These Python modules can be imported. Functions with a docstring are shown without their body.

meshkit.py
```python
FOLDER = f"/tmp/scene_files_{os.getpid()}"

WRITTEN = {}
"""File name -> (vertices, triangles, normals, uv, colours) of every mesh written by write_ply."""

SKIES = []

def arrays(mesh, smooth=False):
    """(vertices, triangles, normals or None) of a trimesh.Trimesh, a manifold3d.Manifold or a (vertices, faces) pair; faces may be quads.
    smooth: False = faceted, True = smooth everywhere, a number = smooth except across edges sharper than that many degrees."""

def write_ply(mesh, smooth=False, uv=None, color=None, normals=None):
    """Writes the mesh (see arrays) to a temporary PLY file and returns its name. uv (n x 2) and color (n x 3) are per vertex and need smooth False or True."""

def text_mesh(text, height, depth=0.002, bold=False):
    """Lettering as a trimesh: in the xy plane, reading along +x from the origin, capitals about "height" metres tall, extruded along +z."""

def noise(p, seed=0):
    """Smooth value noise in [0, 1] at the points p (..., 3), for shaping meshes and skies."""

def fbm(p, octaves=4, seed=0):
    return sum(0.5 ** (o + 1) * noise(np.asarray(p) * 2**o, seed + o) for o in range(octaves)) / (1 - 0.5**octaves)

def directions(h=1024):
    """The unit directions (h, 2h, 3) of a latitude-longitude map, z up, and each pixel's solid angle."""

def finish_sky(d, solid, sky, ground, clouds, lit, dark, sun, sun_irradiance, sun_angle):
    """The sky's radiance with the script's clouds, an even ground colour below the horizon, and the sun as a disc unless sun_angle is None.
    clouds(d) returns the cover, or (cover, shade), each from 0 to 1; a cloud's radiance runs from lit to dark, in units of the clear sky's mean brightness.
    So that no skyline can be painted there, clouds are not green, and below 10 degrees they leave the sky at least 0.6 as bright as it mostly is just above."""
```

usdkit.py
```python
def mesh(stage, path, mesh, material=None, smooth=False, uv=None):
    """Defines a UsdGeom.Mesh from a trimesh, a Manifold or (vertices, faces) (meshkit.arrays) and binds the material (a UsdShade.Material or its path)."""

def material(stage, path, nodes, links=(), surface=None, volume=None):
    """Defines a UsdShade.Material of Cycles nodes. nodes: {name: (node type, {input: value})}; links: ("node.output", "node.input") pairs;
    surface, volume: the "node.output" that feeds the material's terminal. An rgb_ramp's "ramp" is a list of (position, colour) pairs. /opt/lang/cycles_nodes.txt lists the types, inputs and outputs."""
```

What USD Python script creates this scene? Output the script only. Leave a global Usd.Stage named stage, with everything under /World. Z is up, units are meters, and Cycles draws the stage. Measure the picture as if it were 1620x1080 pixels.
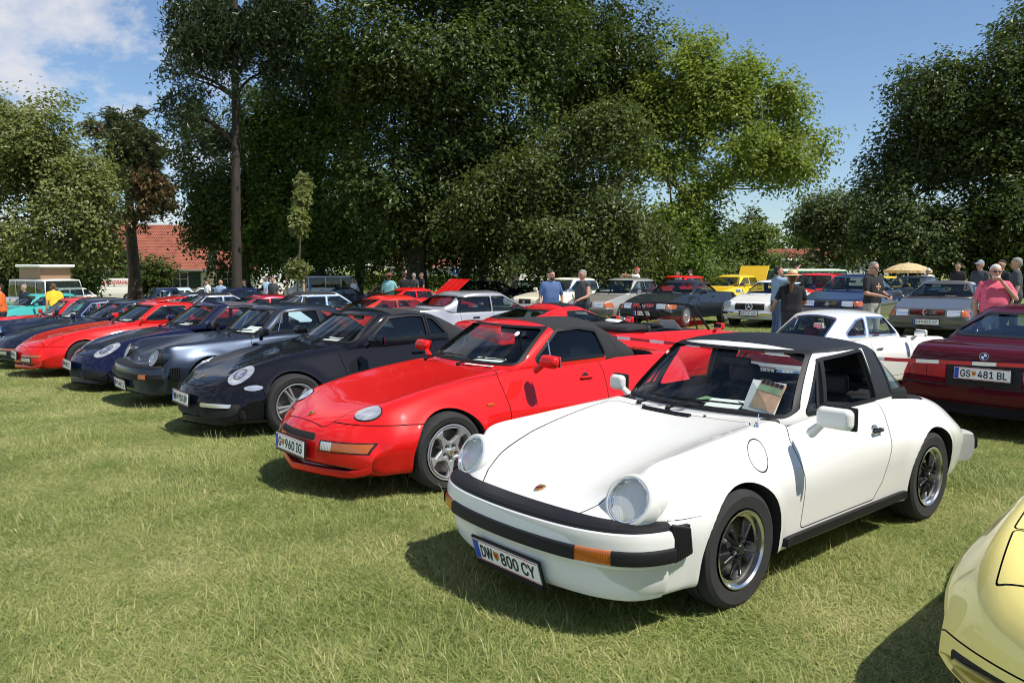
import math, numpy as np, trimesh, shapely, usdkit, meshkit
from shapely.geometry import Polygon, LineString, Point, box as sbox
from scipy.interpolate import BSpline, PchipInterpolator
from scipy.ndimage import gaussian_filter1d
from manifold3d import Manifold, Mesh as MMesh, CrossSection
from pxr import Usd, UsdGeom, UsdLux, UsdShade, Gf, Sdf, Vt

stage = Usd.Stage.CreateInMemory()
UsdGeom.SetStageUpAxis(stage, 'Z'); UsdGeom.SetStageMetersPerUnit(stage, 1.0)
UsdGeom.Xform.Define(stage, '/World'); UsdGeom.Scope.Define(stage, '/World/Looks')
# ---------------------------------------------------------------- camera, sky, sun
CAM_H, CAM_PITCH = 1.776, 0.0929
cam = UsdGeom.Camera.Define(stage, '/World/camera')
cam.CreateHorizontalApertureAttr(36.0); cam.CreateVerticalApertureAttr(24.0)
cam.CreateFocalLengthAttr(28.27); cam.CreateFStopAttr(0.0); cam.CreateClippingRangeAttr(Gf.Vec2f(0.05, 5000))
cam.CreateExposureAttr(0.75)
cam.AddTranslateOp().Set(Gf.Vec3d(0, 0, CAM_H)); cam.AddRotateXOp().Set(90 - math.degrees(CAM_PITCH))
SUN_EL, SUN_AZ = math.radians(57), math.atan2(0.84, -0.54)          # rotation = atan2(x, y) towards the sun
sd = np.array([math.sin(SUN_AZ) * math.cos(SUN_EL), math.cos(SUN_AZ) * math.cos(SUN_EL), math.sin(SUN_EL)])
sun = UsdLux.DistantLight.Define(stage, '/World/sun')
sun.CreateIntensityAttr(1.0); sun.CreateAngleAttr(0.53); sun.CreateColorAttr(Gf.Vec3f(1.0, 0.955, 0.88))
sun.GetPrim().CreateAttribute('inputs:normalize', Sdf.ValueTypeNames.Bool).Set(True)
_z = Gf.Rotation(Gf.Vec3d(0, 0, 1), Gf.Vec3d(*sd))
sun.AddTransformOp().Set(Gf.Matrix4d(_z, Gf.Vec3d(0, 0, 0)))
sky_m = usdkit.material(stage, '/World/Looks/sky', {
    'tc': ('texture_coordinate', {}),
    'sky': ('sky_texture', {'sky_type': 'single_scattering', 'sun_disc': False, 'sun_elevation': SUN_EL, 'sun_rotation': SUN_AZ, 'air_density': 1.0, 'aerosol_density': 0.4, 'ozone_density': 5.0}),
    'sep': ('separate_xyz', {}),
    'mp': ('mapping', {'scale': (1, 1, 1.5)}),
    'n1': ('noise_texture', {'scale': 6.2, 'detail': 8, 'roughness': 0.6, 'distortion': 0.15}),
    'r1': ('rgb_ramp', {'ramp': [(0.0, (0, 0, 0)), (0.45, (0, 0, 0)), (0.52, (0.6, 0.6, 0.6)), (0.60, (0.95, 0.95, 0.95)), (0.75, (1, 1, 1))]}),
    # clouds lie over the western half of the sky (towards -x) and thin out eastwards
    'side': ('map_range', {'from_min': -0.40, 'from_max': -0.24, 'to_min': 1.0, 'to_max': 0.0, 'clamp': True}),
    'mul': ('math', {'math_type': 'multiply'}),
    'mix': ('mix_color', {'b': (5.6, 5.7, 6.1)}),
    'bg': ('background_shader', {'strength': 0.08}),
}, [('tc.generated', 'sep.vector'), ('tc.generated', 'mp.vector'), ('mp.vector', 'n1.vector'), ('n1.fac', 'r1.fac'), ('sep.x', 'side.value'),
    ('r1.color', 'mul.value1'), ('side.result', 'mul.value2'), ('mul.value', 'mix.fac'), ('sky.color', 'mix.a'), ('mix.result', 'bg.color')], surface='bg.background')
dome = UsdLux.DomeLight.Define(stage, '/World/sky'); dome.CreateIntensityAttr(1.0)
UsdShade.MaterialBindingAPI.Apply(dome.GetPrim()).Bind(sky_m)

# ---------------------------------------------------------------- helpers: prims
_used = {}
def fresh(parent, name):
    k = parent + '/' + name; n = _used.get(k, -1) + 1; _used[k] = n
    return k if n == 0 else f'{k}_{n:03d}'
def tag(p, label=None, cat=None, group=None, kind=None):
    p = p if isinstance(p, Usd.Prim) else p.GetPrim()
    for k, v in (('label', label), ('category', cat), ('group', group), ('kind', kind)):
        if v: p.SetCustomDataByKey(k, v)
    return p
def pth(parent):
    return '/World' if parent is None else parent if isinstance(parent, str) else str(parent.GetPath())
def put(name, mesh, mat, parent=None, smooth=30):
    """ONE mesh prim. mesh: trimesh / Manifold / (V, F) / (V, F, N)."""
    path = fresh(pth(parent), name)
    if isinstance(mesh, Manifold):
        m = mesh.to_mesh(); mesh = (np.asarray(m.vert_properties)[:, :3], np.asarray(m.tri_verts))
    if isinstance(mesh, tuple) and len(mesh) == 3:
        v, f, n = mesh
        q = usdkit.mesh(stage, path, (v, f), M[mat], smooth=False)
        q.CreateNormalsAttr(Vt.Vec3fArray.FromNumpy(np.ascontiguousarray(n, dtype=np.float32))); q.SetNormalsInterpolation('vertex')
    else:
        if isinstance(mesh, tuple): mesh = trimesh.Trimesh(np.asarray(mesh[0], float), np.asarray(mesh[1]), process=False)
        q = usdkit.mesh(stage, path, mesh, M[mat], smooth=smooth)
    return q.GetPrim()
def thing(name, loc=(0, 0, 0), rz=0.0, label=None, cat=None, group=None, parent=None):
    x = UsdGeom.Xform.Define(stage, fresh(pth(parent), name))
    if parent is None:
        x.AddTranslateOp().Set(Gf.Vec3d(*map(float, loc))); x.AddRotateZOp().Set(float(rz))
    group = group or {'car': 'cars parked on the lawn', 'van': 'vans and buses parked on the lawn', 'person': 'visitors among the cars', 'tree': 'trees around the lawn', 'stake': 'stakes of the young tree', 'bush': 'bushes between the trees'}.get(cat)
    return tag(x, label, cat, group)
# ---------------------------------------------------------------- helpers: meshes
def cat(*ms):
    ms = [x for m in ms for x in (m if isinstance(m, list) else [m])]
    vs, fs, n = [], [], 0
    for m in ms:
        if isinstance(m, Manifold): k = m.to_mesh(); v, f = np.asarray(k.vert_properties)[:, :3], np.asarray(k.tri_verts)
        elif isinstance(m, tuple): v, f = m[:2]
        else: v, f = m.vertices, m.faces
        vs.append(np.asarray(v, float)); fs.append(np.asarray(f, int) + n); n += len(v)
    return np.vstack(vs), np.vstack(fs)
def xf(m, mat4):
    v, f = cat(m); mat4 = np.asarray(mat4, float)
    v = v @ mat4[:3, :3].T + mat4[:3, 3]
    return (v, f[:, ::-1]) if np.linalg.det(mat4[:3, :3]) < 0 else (v, f)
def T(x, y, z): m = np.eye(4); m[:3, 3] = (x, y, z); return m
def R(axis, deg): return trimesh.transformations.rotation_matrix(math.radians(deg), {'x': (1, 0, 0), 'y': (0, 1, 0), 'z': (0, 0, 1)}[axis])
def frame(o, normal, up=(0, 0, 1)):
    """local x = right as seen from outside, y = up, z = outward."""
    n = np.asarray(normal, float); n /= np.linalg.norm(n); r = np.cross(up, n); r /= np.linalg.norm(r); u = np.cross(n, r)
    m = np.eye(4); m[:3, 0], m[:3, 1], m[:3, 2], m[:3, 3] = r, u, n, o
    return m
def mirror(m): return xf(m, np.diag([1, -1, 1, 1.]))
def boxm(cx, cy, cz, sx, sy, sz): return trimesh.creation.box((sx, sy, sz), T(cx, cy, cz))
def rbox(cx, cy, cz, sx, sy, sz, r=.03, seg=10):
    r = min(r, sx * .49, sy * .49, sz * .49); s = Manifold.sphere(r, seg)
    return Manifold.batch_hull([s.translate((cx + a * (sx / 2 - r), cy + b * (sy / 2 - r), cz + c * (sz / 2 - r))) for a in (-1, 1) for b in (-1, 1) for c in (-1, 1)])
def hull(*pts_r, seg=10): return Manifold.batch_hull([Manifold.sphere(r, seg).translate(tuple(map(float, p))) for p, r in pts_r])
def tube(P, r, sides=6):
    P = np.asarray(P, float); r = np.broadcast_to(r, (len(P),)).astype(float)
    t = np.gradient(P, axis=0); t /= np.linalg.norm(t, axis=1, keepdims=True) + 1e-12
    a = np.cross(t, (0, 0, 1.)); bad = np.linalg.norm(a, axis=1) < .15; a[bad] = np.cross(t[bad], (1., 0, 0)); a /= np.linalg.norm(a, axis=1, keepdims=True)
    for i in range(1, len(a)):
        if a[i] @ a[i - 1] < 0: a[i] = -a[i]
    b = np.cross(t, a); g = np.arange(sides) * 2 * np.pi / sides
    V = (P[:, None] + r[:, None, None] * (np.cos(g)[None, :, None] * a[:, None] + np.sin(g)[None, :, None] * b[:, None])).reshape(-1, 3)
    F = []
    for i in range(len(P) - 1):
        for j in range(sides):
            p, q = i * sides + j, i * sides + (j + 1) % sides
            F += [(p, q, q + sides), (p, q + sides, p + sides)]
    n = len(V); V = np.vstack([V, P[0], P[-1]])
    for j in range(sides):
        F += [(n, (j + 1) % sides, j), (n + 1, (len(P) - 1) * sides + j, (len(P) - 1) * sides + (j + 1) % sides)]
    return V, np.array(F)
def lathe(prof, seg=32, axis='y'):
    """revolve (r, h) profile; h along the axis."""
    prof = np.asarray(prof, float); g = np.arange(seg) * 2 * np.pi / seg; n = len(prof)
    c, s = np.cos(g), np.sin(g)
    V = np.stack([prof[None, :, 0] * c[:, None], np.broadcast_to(prof[None, :, 1], (seg, n)), prof[None, :, 0] * s[:, None]], -1).reshape(-1, 3)
    i, j = np.meshgrid(np.arange(seg), np.arange(n - 1), indexing='ij'); k = (i + 1) % seg; p, q, r_, t = i * n + j, k * n + j, k * n + j + 1, i * n + j + 1
    F = np.concatenate([np.stack([p, q, r_], -1).reshape(-1, 3), np.stack([p, r_, t], -1).reshape(-1, 3)])
    if axis == 'z': V = V[:, [0, 2, 1]]; F = F[:, ::-1]
    if axis == 'x': V = V[:, [1, 0, 2]]; F = F[:, ::-1]
    return V, F
def poly(pts, r=0.0, r_in=None):
    p = Polygon(pts)
    if r: p = p.buffer(-r).buffer(r, quad_segs=5)
    return p
def prism(p, axis, a, b):
    """shapely polygon extruded between a and b: axis 'y' reads it as (x, z), 'x' as (y, z), 'z' as (x, y)."""
    if p.geom_type != 'Polygon': return sum((prism(g, axis, a, b) for g in p.geoms), Manifold())
    rings = [list(p.exterior.coords)[:-1]] + [list(i.coords)[:-1] for i in p.interiors]
    m = Manifold.extrude(CrossSection(rings, fillrule=__import__('manifold3d').FillRule.EvenOdd), b - a)
    A = {'z': [[1, 0, 0, 0], [0, 1, 0, 0], [0, 0, 1, a]], 'y': [[1, 0, 0, 0], [0, 0, -1, b], [0, 1, 0, 0]], 'x': [[0, 0, 1, a], [1, 0, 0, 0], [0, 1, 0, 0]]}[axis]
    return m.transform(np.array(A, float))
def text(s, h, o, normal, up=(0, 0, 1), depth=.002, bold=False, width=None, slant=0.0):
    m = meshkit.text_mesh(s, h, depth, bold); v = m.vertices.copy()
    v[:, 0] -= (v[:, 0].min() + v[:, 0].max()) / 2; v[:, 1] -= (v[:, 1].min() + v[:, 1].max()) / 2
    if width: v[:, 0] *= width / (v[:, 0].max() - v[:, 0].min())
    v[:, 0] += slant * v[:, 1]
    return xf((v, m.faces), frame(o, normal, up))
def ellipse(cx, cy, a, b, rot=0, n=28):
    t = np.arange(n) * 2 * np.pi / n; c, s = math.cos(math.radians(rot)), math.sin(math.radians(rot))
    return Polygon(np.c_[cx + a * np.cos(t) * c - b * np.sin(t) * s, cy + a * np.cos(t) * s + b * np.sin(t) * c])
def bbasis(m, n, t=None):
    d = min(3, m - 1); k = np.r_[[0] * d, np.linspace(0, 1, m - d + 1), [1] * d]; t = np.linspace(0, 1, n) if t is None else t
    return BSpline.design_matrix(np.clip(t, 0, 1 - 1e-9), k, d).toarray()
def spline(P, n): P = np.asarray(P, float); return bbasis(len(P), n) @ P
def vnormals(V, F):
    n = np.zeros_like(V); fn = np.cross(V[F[:, 1]] - V[F[:, 0]], V[F[:, 2]] - V[F[:, 0]])
    for k in range(3): np.add.at(n, F[:, k], fn)
    return n / (np.linalg.norm(n, axis=1, keepdims=True) + 1e-20)
def weld(V, F):
    m = trimesh.Trimesh(V, F, process=False); m.merge_vertices(digits_vertex=5)
    m.update_faces(m.nondegenerate_faces(height=1e-9)); m.remove_unreferenced_vertices()
    return np.array(m.vertices), np.array(m.faces)
def solid(V, F, N=None):
    P = V if N is None else np.hstack([V, N])
    m = Manifold(MMesh(np.ascontiguousarray(P, dtype=np.float32), np.ascontiguousarray(F, dtype=np.uint32)))
    return m
def split(m):
    """(outer V,F,N with carried normals, inner V,F made by cutters)"""
    k = m.to_mesh(); P, F = np.asarray(k.vert_properties, float), np.asarray(k.tri_verts, int)
    if P.shape[1] < 6: return None, (P[:, :3], F)
    ok = (np.linalg.norm(P[:, 3:6], axis=1) > .5)[F].all(1)
    def sub(F):
        u, i = np.unique(F, return_inverse=True); return P[u], i.reshape(-1, 3)
    o = i_ = None
    if ok.any(): q, f = sub(F[ok]); n = q[:, 3:6]; o = (q[:, :3], f, n / np.linalg.norm(n, axis=1, keepdims=True))
    if (~ok).any(): q, f = sub(F[~ok]); i_ = (q[:, :3], f)
    return o, i_
def band(path, prof, close=True):
    """sweep the closed (outward, z) profile along a plan path of (x, y, z0); outward = right-hand side normal of travel."""
    P = np.asarray(path, float); t = np.gradient(P[:, :2], axis=0); t /= np.linalg.norm(t, axis=1, keepdims=True)
    nrm = np.c_[t[:, 1], -t[:, 0]]; prof = np.asarray(prof, float); n = len(prof)
    V = np.concatenate([np.stack([P[i, 0] + nrm[i, 0] * prof[:, 0], P[i, 1] + nrm[i, 1] * prof[:, 0], P[i, 2] + prof[:, 1]], 1) for i in range(len(P))])
    F = []
    for i in range(len(P) - 1):
        for j in range(n):
            a, b = i * n + j, i * n + (j + 1) % n; F += [(a, b, b + n), (a, b + n, a + n)]
    for off, rev in ((0, True), ((len(P) - 1) * n, False)):
        tri = trimesh.creation.triangulate_polygon(Polygon(prof), engine='earcut')
        pv, pf = tri; ids = [int(np.argmin(((prof - v) ** 2).sum(1))) + off for v in pv]
        for f in pf: F.append(tuple(ids[k] for k in (f[::-1] if rev else f)))
    m = trimesh.Trimesh(V, np.array(F), process=False); m.fix_normals()
    return np.array(m.vertices), np.array(m.faces)
# ---------------------------------------------------------------- the lie of the lawn: level near the camera, falling gently to the north-west
_GC = np.array([(0, 3, 0), (-3, 4, 0), (3, 3, 0), (.7, 4.6, 0), (0, 6, 0), (2.5, 6.5, 0), (-1, 7, 0), (5, 8, .02), (-3, 9, -.04), (-4.4, 11.3, -.07), (-6, 12.8, -.10), (-7.6, 14, -.14), (-9, 16, -.2), (-11, 19, -.3), (-15, 24, -.5), (-18, 30, -.68), (-25, 40, -.9),
                (-.8, 17.5, -.14), (-2.8, 20, -.24), (2, 15.7, -.03), (3.2, 12.9, 0), (5.7, 12, .03), (9.1, 18.5, .16), (7.3, 20, .1), (6.4, 22.4, .06), (3, 25, 0), (14, 20, .2), (0, 31, -.15), (10, 36, -.1), (-8, 30, -.4), (-5, 24, -.28), (-9, 26, -.42), (-12, 9, -.12), (-6, 7, -.03),
                (20, 42, 0), (-14, 48, -.7), (-33, 65, -1.1), (0, 55, -.4), (-10, 70, -.8), (20, 70, -.2), (40, 60, 0), (-40, 30, -1), (0, -5, 0), (20, 10, .2), (-20, 10, -.3)], float)
def gz(x, y):
    x, y = np.asarray(x, float), np.asarray(y, float); s = 2.2 + .06 * np.clip(y, 0, 80)
    d2 = (x[..., None] - _GC[:, 0]) ** 2 + (y[..., None] - _GC[:, 1]) ** 2
    w = np.exp(-d2 / (2 * (s[..., None]) ** 2)) + 1e-7 / (1 + d2); return (w * _GC[:, 2]).sum(-1) / w.sum(-1)
def on(x, y, dz=0.): return (x, y, float(gz(x, y)) + dz)
# ---------------------------------------------------------------- materials
class Mats(dict):
    def __missing__(self, k): raise KeyError('material ' + k)
M = Mats()
def mat(name, nodes, links=(), surface='p.BSDF', volume=None):
    M[name] = usdkit.material(stage, '/World/Looks/' + name, nodes, links, surface=surface, volume=volume)
def plain(name, col, rough=.5, metal=0., bump=0., bscale=60., vary=0., **kw):
    n = {'p': ('principled_bsdf', dict(base_color=col, roughness=rough, metallic=metal, **kw))}; l = []
    if bump or vary:
        n['tc'] = ('texture_coordinate', {}); n['n'] = ('noise_texture', {'scale': bscale, 'detail': 4}); l.append(('tc.object', 'n.vector'))
    if bump: n['b'] = ('bump', {'strength': bump, 'distance': .01}); l += [('n.fac', 'b.height'), ('b.normal', 'p.normal')]
    if vary:
        n['n2'] = ('noise_texture', {'scale': bscale * .18, 'detail': 5}); l.append(('tc.object', 'n2.vector'))
        n['r'] = ('rgb_ramp', {'ramp': [(.25, tuple(c * (1 - vary) for c in col)), (.75, tuple(min(1, c * (1 + vary)) for c in col))]}); l += [('n2.fac', 'r.fac'), ('r.color', 'p.base_color')]
    mat(name, n, l)
def paint(name, col, metal=0., rough=.35, spec=.06, coat=1.0):
    mat(name, {'tc': ('texture_coordinate', {}), 'n': ('noise_texture', {'scale': 1.7, 'detail': 6, 'roughness': .65}),
               'r': ('map_range', {'from_min': .3, 'from_max': .75, 'to_min': .01, 'to_max': .05, 'clamp': True}),
               'p': ('principled_bsdf', dict(base_color=col, roughness=rough, metallic=metal, specular_ior_level=spec, coat_weight=coat, coat_ior=1.42))},
        [('tc.object', 'n.vector'), ('n.fac', 'r.value'), ('r.result', 'p.coat_roughness')])
def glassy(name, tint, base=.05, rough=.0):
    mat(name, {'t': ('transparent_bsdf', {'color': tint}), 'g': ('glossy_bsdf', {'color': (1, 1, 1), 'roughness': rough}), 'lw': ('layer_weight', {'blend': .5}),
               'pw': ('math', {'math_type': 'power', 'value2': 5.0}), 'ma': ('math', {'math_type': 'multiply_add', 'value2': .9, 'value3': base}), 'm': ('mix_closure', {})},
        [('lw.facing', 'pw.value1'), ('pw.value', 'ma.value1'), ('ma.value', 'm.fac'), ('t.transparent', 'm.closure1'), ('g.BSDF', 'm.closure2')] if False else
        [('lw.facing', 'pw.value1'), ('pw.value', 'ma.value1'), ('ma.value', 'm.fac'), ('t.BSDF', 'm.closure1'), ('g.BSDF', 'm.closure2')], surface='m.closure')
PAINT = dict(white=(.63, .625, .59), red=(.58, .009, .008), red_orange=(.66, .022, .010), black=(.006, .0065, .010), navy=(.007, .010, .034), slate=(.030, .039, .058), midnight=(.010, .016, .035),
             maroon=(.055, .004, .009), yellow=(.74, .63, .21), silver=(.42, .42, .43), beige=(.46, .43, .36), cream=(.72, .66, .50), charcoal=(.030, .036, .045), blue=(.020, .033, .075),
             grey=(.135, .13, .125), taupe=(.20, .19, .18), ochre=(.75, .47, .02), green=(.05, .26, .035), olive=(.22, .25, .02), turquoise=(.05, .33, .31), sky_blue=(.45, .58, .66), brown=(.12, .05, .03), pink_red=(.50, .03, .05), orange=(.75, .16, .02), rust=(.30, .10, .05))
for k, c in PAINT.items():
    metal = .55 if k in ('slate', 'silver', 'beige', 'charcoal', 'grey', 'taupe', 'blue', 'pink_red') else 0.
    paint('paint_' + k, c, metal, .30 if metal else .4, .02 if max(c) < .1 else .06, .72 if max(c) < .1 else 1.0)
plain('black_vinyl', (.010, .0105, .013), .55, bump=.25, bscale=420, specular_ior_level=.35)
plain('black_cloth', (.013, .013, .014), .9, bump=.35, bscale=380, vary=.35)
plain('grey_cloth', (.055, .05, .06), .9, bump=.3, bscale=300, vary=.2)
plain('rubber', (.009, .009, .010), .55, bump=.05, bscale=200, specular_ior_level=.25)
plain('black_plastic', (.009, .009, .010), .42, specular_ior_level=.3)
plain('tyre_rubber', (.016, .0155, .0155), .85, bump=.15, bscale=90, vary=.25)
plain('chrome', (.80, .80, .82), .07, 1.0)
plain('polished_alloy', (.66, .66, .67), .22, 1.0)
plain('silver_alloy', (.44, .45, .47), .34, .6)
plain('black_alloy', (.013, .013, .014), .35)
plain('brake_disc', (.22, .20, .19), .45, .9)
plain('underbody', (.010, .010, .010), .9)
plain('interior_black', (.011, .011, .013), .62, bump=.2, bscale=150)
plain('interior_grey', (.05, .05, .055), .6)
plain('interior_red', (.13, .012, .014), .6)
plain('interior_tan', (.25, .15, .08), .6)
plain('plate_white', (.74, .74, .70), .35)
plain('plate_blue', (.01, .05, .32), .35)
plain('ink', (.012, .012, .012), .5)
plain('ink_red', (.45, .02, .02), .5)
plain('ink_green', (.05, .20, .06), .5)
plain('gold', (.55, .36, .10), .3, .8)
plain('paper', (.74, .73, .70), .7, vary=.06, bscale=30)
plain('paper_green', (.18, .30, .16), .6, vary=.3, bscale=80)
plain('paper_tan', (.50, .32, .20), .6, vary=.3, bscale=90)
plain('white_plastic', (.72, .72, .70), .4)
glassy('window', (.80, .86, .85), .035)
glassy('window_tint', (.42, .50, .50), .05)
glassy('window_blue', (.50, .60, .72), .07)
mat('lens_clear', {'tc': ('texture_coordinate', {}), 'w': ('wave_texture', {'wave_type': 'bands', 'bands_direction': 'y', 'scale': 24, 'distortion': .3}), 't': ('transparent_bsdf', {'color': (.92, .94, .95)}), 'g': ('glossy_bsdf', {'color': (1, 1, 1), 'roughness': .05}), 'b': ('bump', {'strength': .7, 'distance': .004}),
    'lw': ('layer_weight', {'blend': .5}), 'ma': ('math', {'math_type': 'multiply_add', 'value2': .5, 'value3': .10}), 'm': ('mix_closure', {}), 'd': ('principled_bsdf', {'base_color': (.75, .77, .80), 'roughness': .3}), 'f': ('math', {'math_type': 'multiply', 'value2': .08}), 'm2': ('mix_closure', {})},
    [('tc.object', 'w.vector'), ('w.fac', 'b.height'), ('b.normal', 'g.normal'), ('lw.facing', 'ma.value1'), ('ma.value', 'm.fac'), ('t.BSDF', 'm.closure1'), ('g.BSDF', 'm.closure2'), ('w.fac', 'f.value1'), ('f.value', 'm2.fac'), ('m.closure', 'm2.closure1'), ('d.BSDF', 'm2.closure2')], surface='m2.closure')
def lamp(name, col, scale, rough=.06, metal=.0, bump=.6, direction='x', base=None):
    mat(name, {'tc': ('texture_coordinate', {}), 'w': ('wave_texture', {'wave_type': 'bands', 'bands_direction': direction, 'scale': scale, 'distortion': .6, 'detail': 1}),
               'r': ('rgb_ramp', {'ramp': [(0, tuple(c * .82 for c in col)), (1, col)]}),
               'b': ('bump', {'strength': bump, 'distance': .004}), 'p': ('principled_bsdf', dict(roughness=rough, metallic=metal, coat_weight=1.0))},
        [('tc.object', 'w.vector'), ('w.fac', 'b.height'), ('w.fac', 'r.fac'), ('r.color', 'p.base_color'), ('b.normal', 'p.normal')])
lamp('reflector', (.80, .81, .84), 16, .06, 1.0, .12, 'y')
lamp('lamp_silver', (.72, .74, .77), 7, .12, .7, .12, 'z')
lamp('lamp_amber', (.42, .095, .008), 30, .10, .0, .2, 'y')
lamp('lamp_red', (.26, .008, .010), 26, .08, .0, .2, 'z')
lamp('lamp_white', (.62, .62, .60), 22, .12, .3, .5, 'y')
def cloth(name, col, rough=.9): plain(name, col, rough, bump=.25, bscale=40, vary=.12)
for k, c in dict(skin=(.42, .22, .15), hair_dark=(.02, .014, .010), hair_grey=(.22, .21, .20), hair_brown=(.10, .05, .025), hair_white=(.55, .53, .50), shirt_blue=(.06, .11, .24), shirt_grey=(.045, .048, .055), shirt_black=(.010, .010, .013),
                 shirt_pink=(.62, .10, .16), shirt_white=(.72, .72, .72), shirt_teal=(.20, .42, .44), shirt_light_blue=(.22, .32, .48), shirt_yellow=(.70, .40, .02), shirt_orange=(.75, .12, .02), shirt_navy=(.012, .016, .03), shirt_sky=(.20, .29, .40),
                 trousers_grey=(.30, .29, .27), trousers_dark=(.02, .022, .03), trousers_blue=(.05, .08, .15), straw=(.62, .45, .20), cap_red=(.50, .02, .02), cap_white=(.75, .75, .75), shoe=(.03, .025, .02)).items():
    cloth(k, c, .55 if k == 'skin' else .9)
# ---------------------------------------------------------------- car builder
class Surf:
    """A closed smooth surface with normals, and layers cut out of it."""
    def __init__(s, V, F):
        s.V, s.F = weld(V, F); m = trimesh.Trimesh(s.V, s.F, process=False)
        if m.volume < 0: s.F = s.F[:, ::-1]
        s.N = vnormals(s.V, s.F); s.S = solid(s.V, s.F, s.N); s._l = {}
    def off(s, d): return solid(s.V + s.N * d, s.F, s.N)
    def layer(s, out, inn):
        k = (out, inn)
        if k not in s._l: s._l[k] = s.off(out) - solid(s.V - s.N * inn, s.F)
        return s._l[k]
    def patch(s, cutter, out=.003, inn=.012): return s.layer(out, inn) ^ cutter
    def hit(s, o, d):
        """first hit of the ray."""
        o, d = np.asarray(o, float), np.asarray(d, float); a, b, c = s.V[s.F[:, 0]], s.V[s.F[:, 1]], s.V[s.F[:, 2]]
        e1, e2 = b - a, c - a; h = np.cross(d, e2); det = (e1 * h).sum(1); det = np.where(np.abs(det) < 1e-12, 1e-12, det)
        t0 = o - a; u = (t0 * h).sum(1) / det; q = np.cross(t0, e1); v = (q @ d) / det; t = (e2 * q).sum(1) / det
        ok = (u >= -1e-6) & (v >= -1e-6) & (u + v <= 1 + 1e-6) & (t > 0)
        if not ok.any(): return None, None
        i = np.where(ok)[0][np.argmin(t[ok])]; n = np.cross(e1[i], e2[i])
        return o + d * t[i], n / np.linalg.norm(n)
    def top(s, x, y): return s.hit((x, y, 3), (0, 0, -1))[0]
    def side(s, x, z, sg=1): return s.hit((x, 3 * sg, z), (0, -sg, 0))[0]
COLS = 'x c zc km yf zf rf yw zw rw ys zs zb'.split()
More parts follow.
